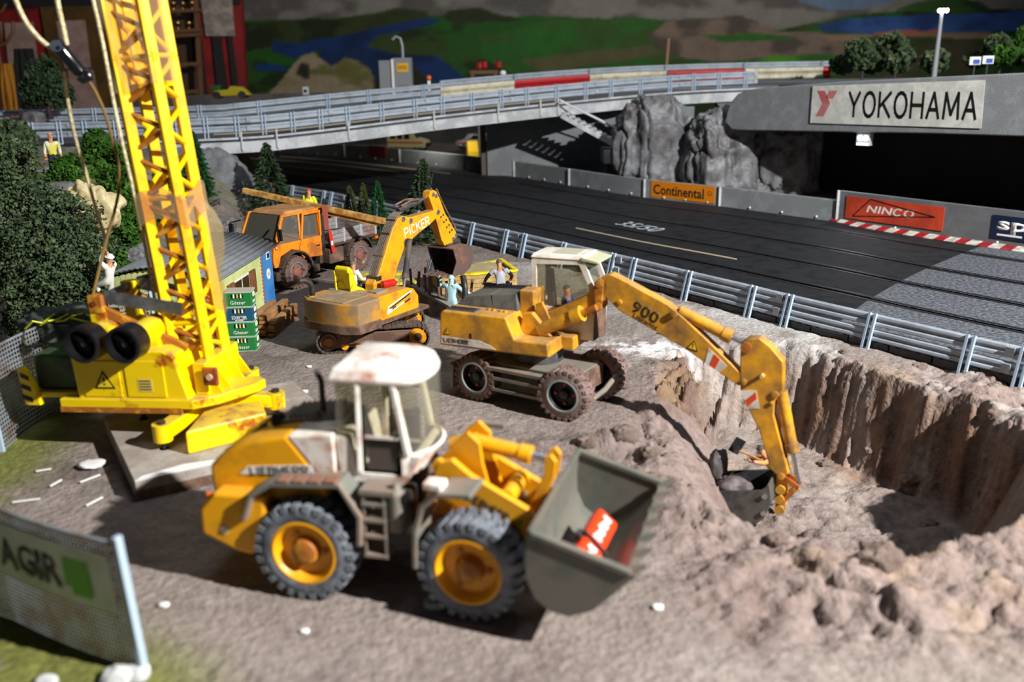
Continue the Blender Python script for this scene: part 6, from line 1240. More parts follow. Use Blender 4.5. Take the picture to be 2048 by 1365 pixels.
# ================================================================ figures
def person(label,M,H,J,cols,hair=None,hat=None,cat='person',group=None,hold=None):
    """one continuous skinned body; J overrides joints in body units (x forward, y left, z up; standing height 1)"""
    D=dict(pel=(0,0,.52),bel=(0,0,.60),che=(0,0,.72),nek=(0,0,.84),hed=(.01,0,.885),top=(.012,0,.965),shl=(0,.105,.805),shr=(0,-.105,.805),ell=(-.01,.14,.64),elr=(-.01,-.14,.64),hal=(.05,.145,.50),har=(.05,-.145,.50),hil=(0,.055,.50),hir=(0,-.055,.50),knl=(.01,.06,.27),knr=(.01,-.06,.27),anl=(-.01,.06,.05),anr=(-.01,-.06,.05),tol=(.08,.065,.025),tor=(.08,-.065,.025)); D.update(J)
    R=dict(pel=.075,bel=.07,che=.085,nek=.036,hed=.052,top=.05,shl=.045,shr=.045,ell=.034,elr=.034,hal=.026,har=.026,hil=.06,hir=.06,knl=.044,knr=.044,anl=.03,anr=.03,tol=.026,tor=.026)
    E=[('pel','bel'),('bel','che'),('che','nek'),('nek','hed'),('hed','top'),('che','shl'),('che','shr'),('shl','ell'),('shr','elr'),('ell','hal'),('elr','har'),('pel','hil'),('pel','hir'),('hil','knl'),('hir','knr'),('knl','anl'),('knr','anr'),('anl','tol'),('anr','tor')]
    ix={k:i for i,k in enumerate(D)}; me=bpy.data.meshes.new('body'); me.from_pydata([tuple(np.array(D[k])*H) for k in D],[(ix[a],ix[b]) for a,b in E],[])
    o=bpy.data.objects.new('tmp',me); COL.objects.link(o); sk=o.modifiers.new('s','SKIN'); me.skin_vertices[0].data  # layer exists with the modifier
    for k,i in ix.items():
        me.skin_vertices[0].data[i].radius=(R[k]*H,)*2; me.skin_vertices[0].data[i].use_root=(k=='pel')
    o.modifiers.new('u','SUBSURF').levels=2
    dg=bpy.context.evaluated_depsgraph_get(); bm_=bpy.data.meshes.new_from_object(o.evaluated_get(dg)); bpy.data.objects.remove(o); bm_.name='body'
    part={'nek':0,'hed':0,'top':0,'che':1,'bel':1,'shl':1,'shr':1,'ell':cols[5] if len(cols)>5 else 1,'elr':cols[5] if len(cols)>5 else 1,'hal':0,'har':0,'pel':2,'hil':2,'hir':2,'knl':2,'knr':2,'anl':3,'anr':3,'tol':3,'tor':3}
    K=list(D); JP=np.array([D[k] for k in K])*H; m=MB(); m.v=[tuple(v.co) for v in bm_.vertices]
    for p in bm_.polygons:
        c=np.array(p.center); m.f.append(tuple(p.vertices)); k=K[int(np.argmin(np.linalg.norm(JP-c,axis=1)/np.array([1.25 if q in('ell','elr','knl','knr') else 1. for q in K])))]; m.m.append(part[k])
    # fingers and thumb on each hand, face
    for a,b in (('ell','hal'),('elr','har')):
        A_,B_=Vector(D[a])*H,Vector(D[b])*H; d=(B_-A_).normalized(); s=d.cross(Vector((0,0,1))); s=s.normalized() if s.length>.1 else Vector((0,1,0)); u=s.cross(d)
        for q,(o_,l) in enumerate(((-.018,.040),(-.006,.048),(.006,.045),(.018,.036))): m.tube([B_+s*o_*H+d*.012*H,B_+s*o_*H+d*(.012+l*.6)*H,B_+s*o_*H+d*(.012+l*.85)*H-u*.014*H],.0065*H,5,mi=0)
        m.tube([B_-s*.02*H,B_-s*.038*H+d*.016*H,B_-s*.036*H+d*.034*H],.0075*H,5,mi=0)
    h,tp=Vector(D['hed'])*H,Vector(D['top'])*H; up=(tp-h).normalized(); fx=Vector((1,0,0)); fx=(fx-up*fx.dot(up)).normalized(); mid=(h+tp)/2; sy=up.cross(fx)
    m.ball(mid+fx*.052*H-up*.006*H,.011*H,6,mi=0); m.ball(mid+fx*.047*H+sy*.02*H+up*.008*H,.007*H,6,mi=4); m.ball(mid+fx*.047*H-sy*.02*H+up*.008*H,.007*H,6,mi=4); m.bar(mid+fx*.049*H-up*.028*H-sy*.014*H,mid+fx*.049*H-up*.028*H+sy*.014*H,.006*H,.005*H,mi=4)
    for s in (-1,1): m.ball(mid+sy*s*.05*H,.012*H,6,mi=0,sc=(.8,.6,1.2))
    root=thing('person',label,cat,(0,0,0),0,group); root.matrix_world=M
    bo=m.build('body',[cols[0],cols[1],cols[2],cols[3],DARK]+([cols[4]] if len(cols)>4 else []),root,smooth=True,angle=0)
    if hair or hat:
        hm=MB(); rad=.058*H; pr=[(math.cos(math.radians(a)),math.sin(math.radians(a))) for a in np.linspace(90,0 if hat else 12,6)]
        hm.lathe([(rad*s_*1.05,rad*c_+.0005) for c_,s_ in [(abs(c),s) for c,s in pr]][::-1],tuple(mid+up*.01*H-fx*.006*H),tuple(up-fx*.25),14)
        if hat: hm.lathe([(0,rad*1.25),(.006*H,rad*1.25)],tuple(mid+up*.012*H),tuple(up),14)
        hm.build('helmet' if hat else 'hair',hat or hair,root,smooth=True)
    return root
def RZ(a): return Matrix.Rotation(math.radians(a),4,'Z')
WS=mat('shirt_white','dcdcd8',.7); NV=mat('trousers_navy','1c2438',.7); BLK=mat('cloth_black','16171a',.35); GRYS=mat('shirt_grey','9aa0a8',.5); LBL=mat('overall_pale_blue','a9d2d8',.7); BLU=mat('shirt_blue','2a52b8',.6); HIV=mat('hi_vis_yellow','e4ee1e',.6); BJ=mat('trousers_blue','2b5a9c',.7); ORG=mat('sleeve_orange','f08a4a',.6); SKB=mat('trousers_sky','3fa8d8',.6); BOOT=mat('boots_dark','221c1a',.6)
SIT=dict(knl=(.24,.07,.50),knr=(.24,-.07,.50),anl=(.27,.07,.27),anr=(.27,-.07,.27),tol=(.36,.075,.25),tor=(.36,-.075,.25))
# driver on the yellow seat
person('driver in white shirt on the yellow seat of the tracked excavator',KM@Matrix.Translation((-.065,.095,.185)),.40,dict(SIT,ell=(.06,.15,.66),elr=(.06,-.15,.66),hal=(.26,.11,.66),har=(.26,-.11,.64)),[SKIN,WS,NV,BOOT],hair=mat('hair_grey_brown','6b5a4e',.7))
# blue driver in the white cab
person('driver in blue shirt inside the white digger cab',EM@Matrix.Translation((.12,.15,.245)),.43,dict(SIT,hal=(.22,.12,.62),har=(.22,-.12,.62),ell=(.07,.15,.66),elr=(.07,-.15,.66)),[SKIN,BLU,BLU,BOOT],hair=HAIRB)
# man with hi vis vest standing on the truck bed
person('man in yellow high visibility jacket standing on the truck bed',TRK.matrix_basis@Matrix.Translation((-.12,-.05,.37))@RZ(35),.44,{},[SKIN,HIV,BJ,BOOT],hair=mat('cap_red_brown','a3523a',.6))
# man in grey and black sitting on the yellow formwork
q=at(1000,572,.16); person('man in grey shirt and black trousers squatting on the yellow formwork',Matrix.Translation((q.x,q.y,-.02))@RZ(100),.46,dict(pel=(-.10,0,.40),bel=(-.07,0,.48),che=(-.03,0,.60),nek=(.0,0,.715),hed=(.03,0,.755),top=(.05,0,.84),shl=(-.02,.12,.68),shr=(-.02,-.12,.68),ell=(-.02,.24,.56),elr=(-.02,-.22,.57),hal=(.10,.27,.44),har=(.08,-.20,.45),hil=(-.08,.07,.39),hir=(-.08,-.07,.39),knl=(.10,.24,.42),knr=(.10,-.20,.44),anl=(.04,.27,.20),anr=(.08,-.20,.20),tol=(.12,.29,.18),tor=(.17,-.21,.18)),[mat('skin_tan','b07c5e',.5),GRYS,BLK,BOOT,BLK,5],hair=mat('hair_close','6b4c3e',.6))
# hooded figure in pale blue in the trench
q=at(905,634,0); person('person in pale blue hooded overall in the trench',Matrix.Translation((q.x,q.y,-.10))@RZ(70),.44,dict(ell=(.05,.22,.74),hal=(.06,.24,.90),elr=(.03,-.22,.70),har=(.10,-.32,.66),knl=(.08,.07,.28),knr=(.02,-.07,.27)),[LBL,LBL,LBL,BOOT,LBL,5],hair=LBL)
# worker in the pit behind the stick
q=EM@Vector((1.375,.23,0)); zf=zi(q.x,q.y); person('worker in yellow vest and sky blue trousers down in the pit',Matrix.Translation((q.x,q.y,zf))@RZ(190),.42,dict(pel=(-.02,0,.50),che=(.10,0,.68),nek=(.16,0,.79),hed=(.20,0,.82),top=(.24,0,.90),bel=(.03,0,.59),shl=(.10,.11,.77),shr=(.10,-.11,.77),ell=(.24,.16,.74),hal=(.40,.16,.78),elr=(.22,-.13,.66),har=(.36,-.10,.70),anl=(-.05,.16,.05),tol=(.03,.18,.02),knl=(.03,.11,.28)),[SKIN,HIV,SKB,BOOT,ORG,5],hair=HAIRB)
t_=thing('shovel','black shovel blade held up by the worker in the pit','shovel',(q.x-.16,q.y-.03,zf+.34)); MB().tube([(.12,0,-.06),(-.06,0,.03)],.008,6).build('shaft',WOODB,t_); MB().box((-.12,-.006,-.03),(-.06,.006,.06)).build('blade',DARK,t_,rot=(0,math.radians(30),0))
# man in yellow and white jacket on the bank, bent over a stretcher
p=hit(114,362); person('man in yellow and white jacket standing on the grassy bank',Matrix.Translation((p.x,p.y,p.z-.01))@RZ(-60),.46,dict(che=(.03,0,.72),shl=(.02,.115,.80)),[SKIN,mat('jacket_yellow','d8d22a',.6,col2='d8dadc',amt=.38,scale=16),NV,BOOT],hair=mat('hair_bald','c99a80',.5))
p=hit(88,345); s_=thing('stretcher','grey sheet lying on the bank by the man in the yellow jacket','sheet',(p.x,p.y,p.z+.03),-10); m=MB(); m.sheet([[(x,y,.015*math.sin(x*30+y*20)) for x in np.linspace(-.2,.2,9)] for y in (-.05,0,.05)],.012); m.build('cloth',mat('sheet_grey','a7b0b0',.7),s_,smooth=True); MB().bar((-.22,0,-.02),(.24,0,-.02),.06,.015).build('board',ALU,s_)
# white figure climbing with a rope
p=atY(207,585,6.3); person('white clad climber hanging on the cord below the bag',Matrix.Translation((p.x,p.y,p.z-.12))@RZ(150)@Matrix.Rotation(math.radians(-18),4,'Y'),.42,dict(ell=(.08,.12,.86),hal=(.10,.06,1.04),elr=(.12,-.12,.78),har=(.16,-.06,.96),knl=(.14,.08,.40),anl=(.10,.07,.22),tol=(.18,.07,.2)),[SKIN,WS,WS,BOOT,WS,5],hat=WHITE)
# ================================================================ trench, formwork and yellow boards
TW=mat('trench_brown','3f2a24',.5,col2='5c4a42',amt=.4,scale=8)
a,b=at(812,592),at(905,644); c=(a+b)/2; tw=thing('trench_wall','glossy dark brown trench wall with rows of stakes','wall',(c.x,c.y,0)); a,b=a-c,b-c
d=(b-a); nrm=Vector((-d.y,d.x,0)).normalized(); k=14
G=[[(a+d*(i/k)+nrm*(.02*math.sin(i*1.7+z*20)-.10*(1-z/.13)*.5)).to_tuple()[:2]+(z-.01,) for i in range(k+1)] for z in (0,.05,.09,.13)]; m=MB(); m.sheet(G,.02); m.build('wall_face',TW,tw,smooth=True)
MB().bar(a+Vector((0,0,.125)),b+Vector((0,0,.12)),.05,.02).build('pale_cap',mat('cap_grey','8f8a86',.8),tw)
ST=mat('stake_brown','4a3028',.7,col2='6b4a3e',amt=.5,scale=20)
stk=[(817,583,552),(826,590,534),(838,596,540),(831,588,548),(857,605,545),(864,590,528),(848,592,532),(870,600,556),(881,612,535),(892,600,560),(897,596,558),(916,594,557),(926,592,555),(940,590,558),(868,610,575),(862,584,516),(1101,578,560)]
for i,(x,y0,y1) in enumerate(stk):
    p=at(x,y0+10); h=max(.09,(y0-y1+10)/FPX*p.y); lx=((i*37)%7-3)*.012
    o=MB().bar((0,0,-.02),(lx,lx*.4,h),.014,.018).build('rusty_stake',ST); o.location=(p.x,p.y,0); tag(o,['thin rusty stake at the left end of the trench','split rusty stake leaning near the trench end','rusty stake leaning left by the trench end','short rusty stake among the leaning ones','long leaning rusty stake behind the trench wall','upright rusty stake in the row by the trench wall','tall leaning stake left of the hanging bucket','short stake behind the trench wall cap','tall upright stake in front of the hanging bucket','stake just left of the hooded figure','stake behind the hooded figure','stake right of the hooded figure','stake in front of the tan formwork face','rightmost stake before the formwork','stake low on the trench wall','dark stake poking up left of the bucket','stake beside the white digger cab'][i],'stake','stakes around the trench')
YB=mat('formwork_yellow','f0d81a',.5,col2='b8a012',amt=.35,scale=9); TAN=mat('formwork_tan','c2a468',.7,col2='ab8c52',amt=.5,scale=14)
fa,fb_=at(884,590),at(1030,578); c=(fa+fb_)/2; fo=thing('formwork_panel','tan formwork box with yellow rim in front of the squatting man','formwork',(c.x,c.y,0)); fa,fb_=fa-c,fb_-c; d=fb_-fa; nrm=Vector((-d.y,d.x,0)).normalized()
for q in range(4): MB().bar(fa+Vector((0,0,.022+.038*q)),fb_+Vector((0,0,.022+.038*q)),.02,.035).build('tan_board',TAN,fo)
MB().bar(fa+Vector((0,0,.165)),fb_+Vector((0,0,.165)),.04,.018).build('yellow_rim',YB,fo); MB().bar(fb_+Vector((.01,0,.165)),fb_+nrm*.5+Vector((0,0,.165)),.04,.018).build('yellow_rim',YB,fo); MB().bar(fb_+Vector((.01,0,.085)),fb_+nrm*.5+Vector((0,0,.085)),.018,.15).build('side_face',TAN,fo)
m=MB(); q=[fa+nrm*.03,fb_+nrm*.03,fb_+nrm*.48,fa+nrm*.48]; m.hexa([(p.x,p.y,.0) for p in q],[(p.x,p.y,.145) for p in q]); m.build('sand_fill',mat('sand_fill','bdb18c',.9,col2='a89a70',amt=.5,scale=9),fo)
YP=mat('plank_yellow','e8d21c',.5,col2='9a8a1a',amt=.42,scale=12)
def yplank(x0,y0,x1,y1,z,w,label):
    a,b=at(x0,y0,z),at(x1,y1,z); c=(a+b)/2; g=thing('yellow_board',label,'board',tuple(c),0,'yellow formwork boards'); MB().bar(a-c,b-c,w,.022).build('board_body',YP,g); MB().bar((a-c)*.98+Vector((0,0,.0125)),(b-c)*.98+Vector((0,0,.0125)),w*.8,.004).build('dusty_top',mat('board_dust','a8a070',.8),g)
for i,q in enumerate(((705,560,800,556,.05,.14),(690,575,830,562,.025,.14),(715,548,815,546,.075,.10),(740,602,832,598,.012,.12),(742,590,830,588,.04,.11))): yplank(*q,['yellow board in the middle of the pile behind the open excavator','long yellow board low in the pile behind the open excavator','topmost yellow board behind the open excavator','lowest yellow board right of the excavator boom','upper yellow board right of the excavator boom'][i])
for i,q in enumerate(((930,545,968,536,.012,.05),(935,538,990,524,.03,.06),(950,530,1000,521,.05,.05))): yplank(*q,['short yellow board beside the hanging bucket','yellow board in the pile left of the squatting man','topmost yellow board left of the squatting man'][i])
p=at(757,578,.05); b=MB().ball((0,0,0),.07,14,sc=(1.4,1,.55)).build('yellow_bundle',mat('bundle_yellow','d8e01c',.5),None,smooth=True); b.location=p; tag(b,'small yellow green bundle under the excavator boom','bundle')
# ================================================================ heap and trailer behind the crane
p=atY(150,650,5.35); h_=thing('netting_heap','heap of dark netting with yellow cords behind the winch drums','netting',tuple(p)); rk=rock('netting','x',(0,0,0),(.26,.14,.12),90,.35,3,res=26,m_=mat('net_dark','3a4238',.9,col2='59635a',amt=.45,scale=16)); rk.parent=h_; del rk['label']; del rk['category']
for k in range(5): MB().tube([(-.22+.09*k,-.14,.02+.02*k),(-.16+.09*k,-.16,.07),(-.12+.09*k,-.13,.05+.02*(k%3)),(-.05+.08*k,-.12,.10)],.006,5).build('yellow_cord',mat('cord_yellow','c8d020',.6),h_)
tl=thing('yellow_trailer','yellow wheeled trailer half hidden behind the crane','trailer',(-2.42,6.2,0),20)
MB().prism([(-.2,.12),(-.22,.40),(-.05,.44),(.22,.36),(.24,.14)],-.12,.12).build('trailer_body',YELC,tl,bevel=.02)
for s in (-1,1): wheel(tl,(.05,s*.15,.12),.12,.08,.06,RUBM,RUSTY,RUSTY,s,lugs=16,nuts=3)
MB().bar((.22,0,.18),(.42,0,.08),.03,.03).build('tow_bar',DARK,tl)
# ================================================================ litter on the ground
WP=mat('litter_white','e6e6e4',.7)
for i,(x0,y0,x1,y1,lb) in enumerate(((72,943,103,938,'thin white stick on the ground left of the slab, upper'),(100,973,123,960,'thin white stick on the ground left of the slab, lower'),(160,965,200,950,'white strip of paint skin beside the slab shadow'),(172,1012,205,995,'bent white strip near the banner fence'),(25,1005,80,998,'pale dried glue strip at the left edge'))):
    a,b=at(x0,y0,.01),at(x1,y1,.01); c=(a+b)/2; o=MB().bar(a-c,b-c,.009,.006).build('white_strip',WP); o.location=c; tag(o,lb,'litter','white strips on the ground')
for i,(x,y,s,lb) in enumerate(((328,1213,.02,'white crumb on the ground below the loader rear'),(610,1265,.018,'white crumb in the foreground left'),(1315,1218,.022,'white pebble right of the loader bucket'),(870,1213,.045,'clear glass pebble by the loader front wheel'),(1128,470,.02,'x'),(185,935,.07,'silvery scrap of foil beside the slab shadow'),(618,735,.02,'white crumb right of the concrete slab'),(610,785,.022,'white speck at the slab corner'),(785,700,.02,'white scrap behind the loader cab'),(1325,668,.03,'white plaster lump by the guard rail'))):
    if lb=='x': continue
    p=at(x,y); o=rock('pebble' if s<.06 else 'foil_scrap',lb,(p.x,p.y,zi(p.x,p.y)+s*.3),(s,s*.8,s*.45 if s<.06 else .012),x,.3,2,res=12,m_=glassmat('clear_pebble','c8d2d0',.4) if 'glass' in lb else WP,cat='pebble' if s<.06 else 'litter')
for i,(x,y,s) in enumerate(((1250,775,.05),(1840,735,.05),(1330,650,.04),(1530,720,.05),(1690,705,.035),(1880,790,.05),(1790,700,.03),(1990,830,.05),(1760,1120,.10),(1560,1085,.06),(1650,930,.05),(1820,960,.06),(1740,900,.04),(1860,1050,.05),(1250,870,.07),(1180,885,.06),(1300,905,.05))):
    zz={11:-.55,10:-.55,12:-.5,13:-.55}.get(i,0); p=hit(x,y); rock('clod',['earth clod in front of the muddy digger wheel','dark clod on the far pit rim under the guard rail','clod near the digger cab steps','clod on the far rim behind the boom','small clod on the far rim','clod on the far rim at the right','small clod under the guard rail post','clod at the right end of the far rim','big grey clod on the near pit rim','clod on the near rim right of the digger bucket','clod on the pit floor by the rutted wall','clod at the foot of the rutted wall','small clod halfway up the rutted wall','clod beside the pit shadow','ledge clod behind the loader bucket','ledge clod above the loader arm','ledge clod right of the loader bucket'][i],(p.x,p.y,p.z),(s,s*.85,s*.6),i+100,.35,2.4,res=16,m_=mat('clod_earth','87776d',.9,col2='6b5b52',amt=.5,scale=14,bump=.5),cat='clod',group='earth clods')
# ================================================================ the room behind the landscape
YM=27.0
def wallpt(px,py): p=atY(px,py,YM); return (p.x,p.z)
nxm,nzm=420,120; x0=wallpt(455,100)[0]; x1=wallpt(2300,100)[0]; z0,z1=-.5,wallpt(1024,-120)[1]
XX,ZZ=np.meshgrid(np.linspace(x0,x1,nxm),np.linspace(z0,z1,nzm)); wx=XX+.10*(fbm(XX*1.5,ZZ*1.5,4,201)-.5)*2; wz=ZZ+.06*(fbm(XX*1.5+9,ZZ*1.5,4,203)-.5)*2
col=np.zeros(XX.shape+(3,)); col[:]=L3('2c3d16')
col=mixc(col,L3('1d4a12'),sstep(.4,.6,fbm(XX*.7,ZZ*1.4,4,205))); col=mixc(col,L3('141c0b'),.8*sstep(.55,.7,fbm(XX*1.1,ZZ*2.4,4,207)))
def blot(poly,c,c2=None,soft=.06,sc=1.2,seed=0):
    global col
    d,ins=segdist(wx,wz,[wallpt(*q) for q in poly]); a=np.where(ins,sstep(-soft,soft,d),sstep(soft*.6,-soft,d)*0)
    cc=np.broadcast_to(L3(c),col.shape)
    if c2: cc=mixc(cc,L3(c2),sstep(.4,.65,fbm(XX*sc,ZZ*sc*1.8,4,seed+300)))
    col=col*(1-a[...,None])+cc*a[...,None]
blot([(440,-130),(2400,-130),(2400,10),(2048,20),(1900,15),(1700,30),(1560,60),(1400,45),(1250,36),(1100,34),(1000,32),(900,34),(850,28),(700,34),(600,38),(480,42),(440,40)],'6e6a63','4f4a46',seed=1)
blot([(1580,-60),(1600,4),(1660,22),(1720,18),(1790,6),(1830,-60)],'56677a')
blot([(470,46),(600,40),(700,34),(800,16),(850,20),(860,50),(800,62),(700,70),(600,84),(470,110)],'2a3415','1a210e',seed=2)
blot([(880,34),(900,18),(960,14),(1010,30),(1060,40),(900,48)],'232a12')
blot([(540,80),(600,84),(690,70),(780,50),(850,34),(882,40),(840,56),(760,72),(735,92),(800,106),(870,114),(915,140),(945,168),(900,178),(850,160),(800,140),(720,108),(640,100),(590,116),(545,104)],'0f2a58','0a1c40',seed=3)
blot([(512,130),(560,128),(585,142),(512,144)],'12305e'); blot([(640,100),(730,96),(800,140),(860,175),(700,170),(640,130)],'0d2448')
blot([(960,70),(1100,40),(1300,36),(1420,60),(1380,110),(1250,150),(1020,150),(960,110)],'21551a','2d4a18',seed=4)
blot([(1040,120),(1180,100),(1300,90),(1330,110),(1180,130),(1100,150)],'4d4a2c')
blot([(1330,40),(1480,30),(1560,62),(1640,60),(1700,75),(1690,120),(1560,115),(1420,125),(1330,110),(1290,75)],'6b5b4e','463d36',sc=1.6,seed=5)
blot([(1400,70),(1500,66),(1600,72),(1560,84),(1440,86)],'2a551c'); blot([(1380,140),(1460,122),(1560,112),(1660,104),(1700,120),(1690,150),(1380,150)],'3f7d1a','2a551c',seed=6)
blot([(1632,50),(1690,36),(1800,30),(1960,24),(2200,20),(2200,60),(2000,62),(1870,66),(1700,68),(1645,60)],'2f4f86','1c3462',sc=.8,seed=7)
blot([(1640,66),(1780,70),(1980,62),(2000,76),(1760,82),(1660,80)],'7d6854'); blot([(1745,66),(1790,58),(1850,62),(1882,56),(1884,70),(1760,74)],'9c5638','7d6040',sc=3)
blot([(1690,82),(1760,70),(1880,74),(2000,84),(2200,70),(2200,160),(1680,160)],'2f3a1c','443a2c',sc=2,seed=8); blot([(1790,20),(1830,6),(1900,-10),(1960,4),(1990,24),(1900,30)],'2a4a1c','1c3312',seed=9)
blot([(1960,110),(2000,90),(2010,70),(2200,60),(2200,160),(1960,150)],'2f5a1c','1d3614',sc=2.5,seed=11)
blot([(530,196),(560,160),(600,112),(625,103),(650,122),(664,134),(690,116),(715,120),(745,142),(752,196)],'85785f','5c5a30',sc=1.8,seed=10); blot([(588,150),(602,122),(620,128),(618,160)],'23241a')
blot([(748,196),(752,150),(775,120),(800,116),(830,130),(870,178),(860,196)],'20240f')
me=bpy.data.meshes.new('mural'); v=np.stack([XX,np.full(XX.shape,YM),ZZ],-1).reshape(-1,3); I=np.arange(nxm*nzm).reshape(nzm,nxm); f=np.stack([I[:-1,:-1],I[:-1,1:],I[1:,1:],I[1:,:-1]],-1).reshape(-1,4); me.from_pydata(v.tolist(),[],f.tolist()); paint(me,col.reshape(-1,3)); me.materials.append(vmat('mural_paint',.7,nscale=2.5,namt=.22,spec=.2))
o=bpy.data.objects.new('wall_back',me); COL.objects.link(o); setstruct(o); tag(o,'back wall painted with a dark lake and hill landscape','wall')
# red and black wall with door at the left
def rectpx(name,pts,Y,th,m_,parent=None):
    """upright board from four image corners at depth Y"""
    P=[atY(x,y,Y) for x,y in pts]; m=MB(); m.add([tuple(p) for p in P]+[(p.x,p.y+th,p.z) for p in P],[(0,1,2,3),(7,6,5,4),(0,4,5,1),(1,5,6,2),(2,6,7,3),(3,7,4,0)]); return m.build(name,m_,parent)
RW=mat('wall_red','8e1010',.6,col2='6a0c0e',amt=.4,scale=.8); KB=mat('wall_black','15100f',.7); OC=mat('door_ochre','5c4216',.5,col2='4a3410',amt=.5,scale=1.5); PP=mat('paper_pinkish','9a8074',.8,col2='8a7064',amt=.4,scale=3)
wl_=bpy.data.objects.new('wall_left',None); COL.objects.link(wl_); setstruct(wl_); tag(wl_,'red and black panelled wall at the back left','wall')
rectpx('red_panel',[(-420,330),(500,330),(476,-140),(-520,-140)],25.6,.2,RW,wl_); rectpx('black_beam',[(-420,22),(480,8),(476,-20),(-420,-8)],25.5,.05,KB,wl_)
for q in ([(392,240),(420,240),(392,-20),(378,-20)],[(440,240),(462,240),(430,-20),(414,-20)],[(472,240),(484,240),(452,-20),(444,-20)],[(226,240),(250,240),(212,-20),(192,-20)],[(250,240),(400,240),(384,10),(214,10)]): rectpx('black_slat',q,25.45,.05,KB if q[0][0]!=250 else mat('wall_brown','4a3626',.7),wl_)
d_=rectpx('door_1',[(118,250),(226,250),(196,12),(80,14)],25.4,.06,OC); setstruct(d_); tag(d_,'ochre door with papers at the back left','door')
for i,(q,lb) in enumerate((([(130,136),(182,136),(170,40),(112,42)],'upper pinkish paper on the ochre door'),([(140,226),(204,226),(186,140),(136,140)],'lower pinkish paper on the ochre door'),([(20,160),(80,158),(66,44),(8,46)],'pale paper on the red wall behind the coat stand'),([(412,72),(470,72),(462,-20),(398,-20)],'speckled paper hanging high on the red wall'))):
    o=rectpx('paper_sheet',q,(25.37,25.37,25.44,25.42)[i],.02,PP if i<3 else mat('paper_grey','a09488',.8,col2='7c7068',amt=.45,scale=4)); tag(o,lb,'paper')
# shelf and trophies
sh=thing('shelf','wooden shelf frame against the red wall','shelf',tuple(atY(372,190,24.6))); c=sh.location
WSH=mat('shelf_wood','6b4526',.6)
for x in (345,400): 
    a,b=atY(x+6,240,24.6)-c,atY(x-4,68,24.6)-c; a=a+(a-b)*1.5; b=b+(b-a)*.28; MB().bar(a,b,.1,.1).build('shelf_post',WSH,sh)
for y in (23,63,72,130,185): a,b=atY(343,y,24.6)-c,atY(402,y-3,24.6)-c; MB().bar(a,b,.3,.08).build('shelf_board',WSH,sh)
GOLD=mat('trophy_brass','d8b060',.2,metal=1)
for i,(x,y,lb) in enumerate(((347,16,'left upper brass trophy behind the crane mast'),(366,16,'middle upper brass trophy behind the crane mast'),(384,15,'right brass trophy behind the crane mast'),(356,55,'lower left brass trophy behind the crane mast'),(378,55,'lowest brass trophy above the shelf'))):
    p=atY(x,y,24.6)+Vector((0,0,.02)); o=MB().lathe([(-.14,.06),(-.12,.02),(-.02,.02),(.0,.05),(.08,.09),(.11,.08)],(0,0,0),(0,0,1),14).build('trophy',GOLD,None,smooth=True); o.location=p; tag(o,lb,'trophy','brass trophies on the wall')
# coat stand with garments
p=atY(16,225,21); cs=thing('coat_stand','brown bentwood coat stand at the far left','coat stand',tuple(p)); WD_=mat('bentwood','5c3a1c',.4)
MB().tube([(0,0,-1),(0,0,2.6)],.06,10).build('pole',WD_,cs,smooth=True)
for k in range(5):
    a=2*math.pi*k/5+.4; cx,sy=math.cos(a),math.sin(a); MB().tube([(0,0,1.35),(cx*.18,sy*.18,1.42),(cx*.34,sy*.34,1.62),(cx*.38,sy*.38,1.85)],.035,8).build('hook',WD_,cs,smooth=True); MB().tube([(0,0,2.0),(cx*.2,sy*.2,2.05),(cx*.3,sy*.3,2.2)],.03,8).build('upper_hook',WD_,cs,smooth=True)
for (dx,w_,h0,h1,mt,nm,lb,ct) in ((.62,.34,1.3,-.4,mat('coat_black','14110f',.9),'coat','black coat hanging on the coat stand','coat'),(.22,.22,1.0,-.3,mat('cloth_ochre','a8700f',.8),'scarf','ochre scarf hanging on the coat stand','scarf'),(-.22,.3,1.3,-.2,mat('cloth_maroon','3c1412',.9),'jacket','maroon jacket hanging on the coat stand','jacket')):
    m=MB(); G=[[(dx+w_*u*(.45+.55*t)+.03*math.sin(9*u+5*t),-.15+.05*math.sin(7*u)-.12*t,h0*(1-t)+h1*t) for u in np.linspace(-1,1,11)] for t in np.linspace(0,1,7)]; m.sheet(G,.06); o=m.build(nm,mt,None,smooth=True); o.location=p; tag(o,lb,ct)
# things on the upper verge
def box_thing(name,label,cat,px,py,Y,parts): 
    q=atY(px,py,Y); g=thing(name,label,cat,tuple(q)); return g
g=box_thing('switch_cabinet','grey switch cabinet with a yellow label on the upper verge','cabinet',794,188,17.6,0); CG_=mat('cabinet_grey','7d8083',.6)
MB().box((-.30,-.02,-.02),(-.06,.25,.58)).build('cabinet_left',CG_,g,bevel=.01); MB().box((-.05,-.06,-.02),(.28,.25,.62)).build('cabinet_right',CG_,g,bevel=.01); MB().box((-.07,-.07,-.02),(-.03,-.03,.60)).build('white_pipe',WHITE,g)
l_=MB().box((.03,-.067,.38),(.23,-.06,.53)).build('yellow_label',mat('label_yellow','d8a818',.5),g); [MB().box((.05+.04*q,-.0685,.425),(.08+.04*q,-.067,.485)).build('ochre_print',mat('label_ochre','a8700f',.5),l_) for q in range(4)]; [MB().box((.05+.045*q,-.0625,.10),(.08+.045*q,-.06,.14+.01*(q%2))).build('maroon_print',mat('label_maroon','5c2430',.6),g) for q in range(4)]
MB().tube([(.13,.05,.6),(.13,.05,.82),(.10,.05,.95),(.02,.05,.98),(-.04,.05,.93)],.025,8).build('bent_lamp_arm',mat('lamp_arm_grey','8d9092',.4),g,smooth=True)
g=box_thing('marker_post','white post with an orange lamp on the upper verge','post',859,186,16.6,0); MB().box((-.025,-.02,-.02),(.025,.02,.20)).build('post_body',WHITE,g); MB().ball((0,0,.245),.045,10).build('orange_lamp',mat('amber','e86a12'),g,smooth=True)
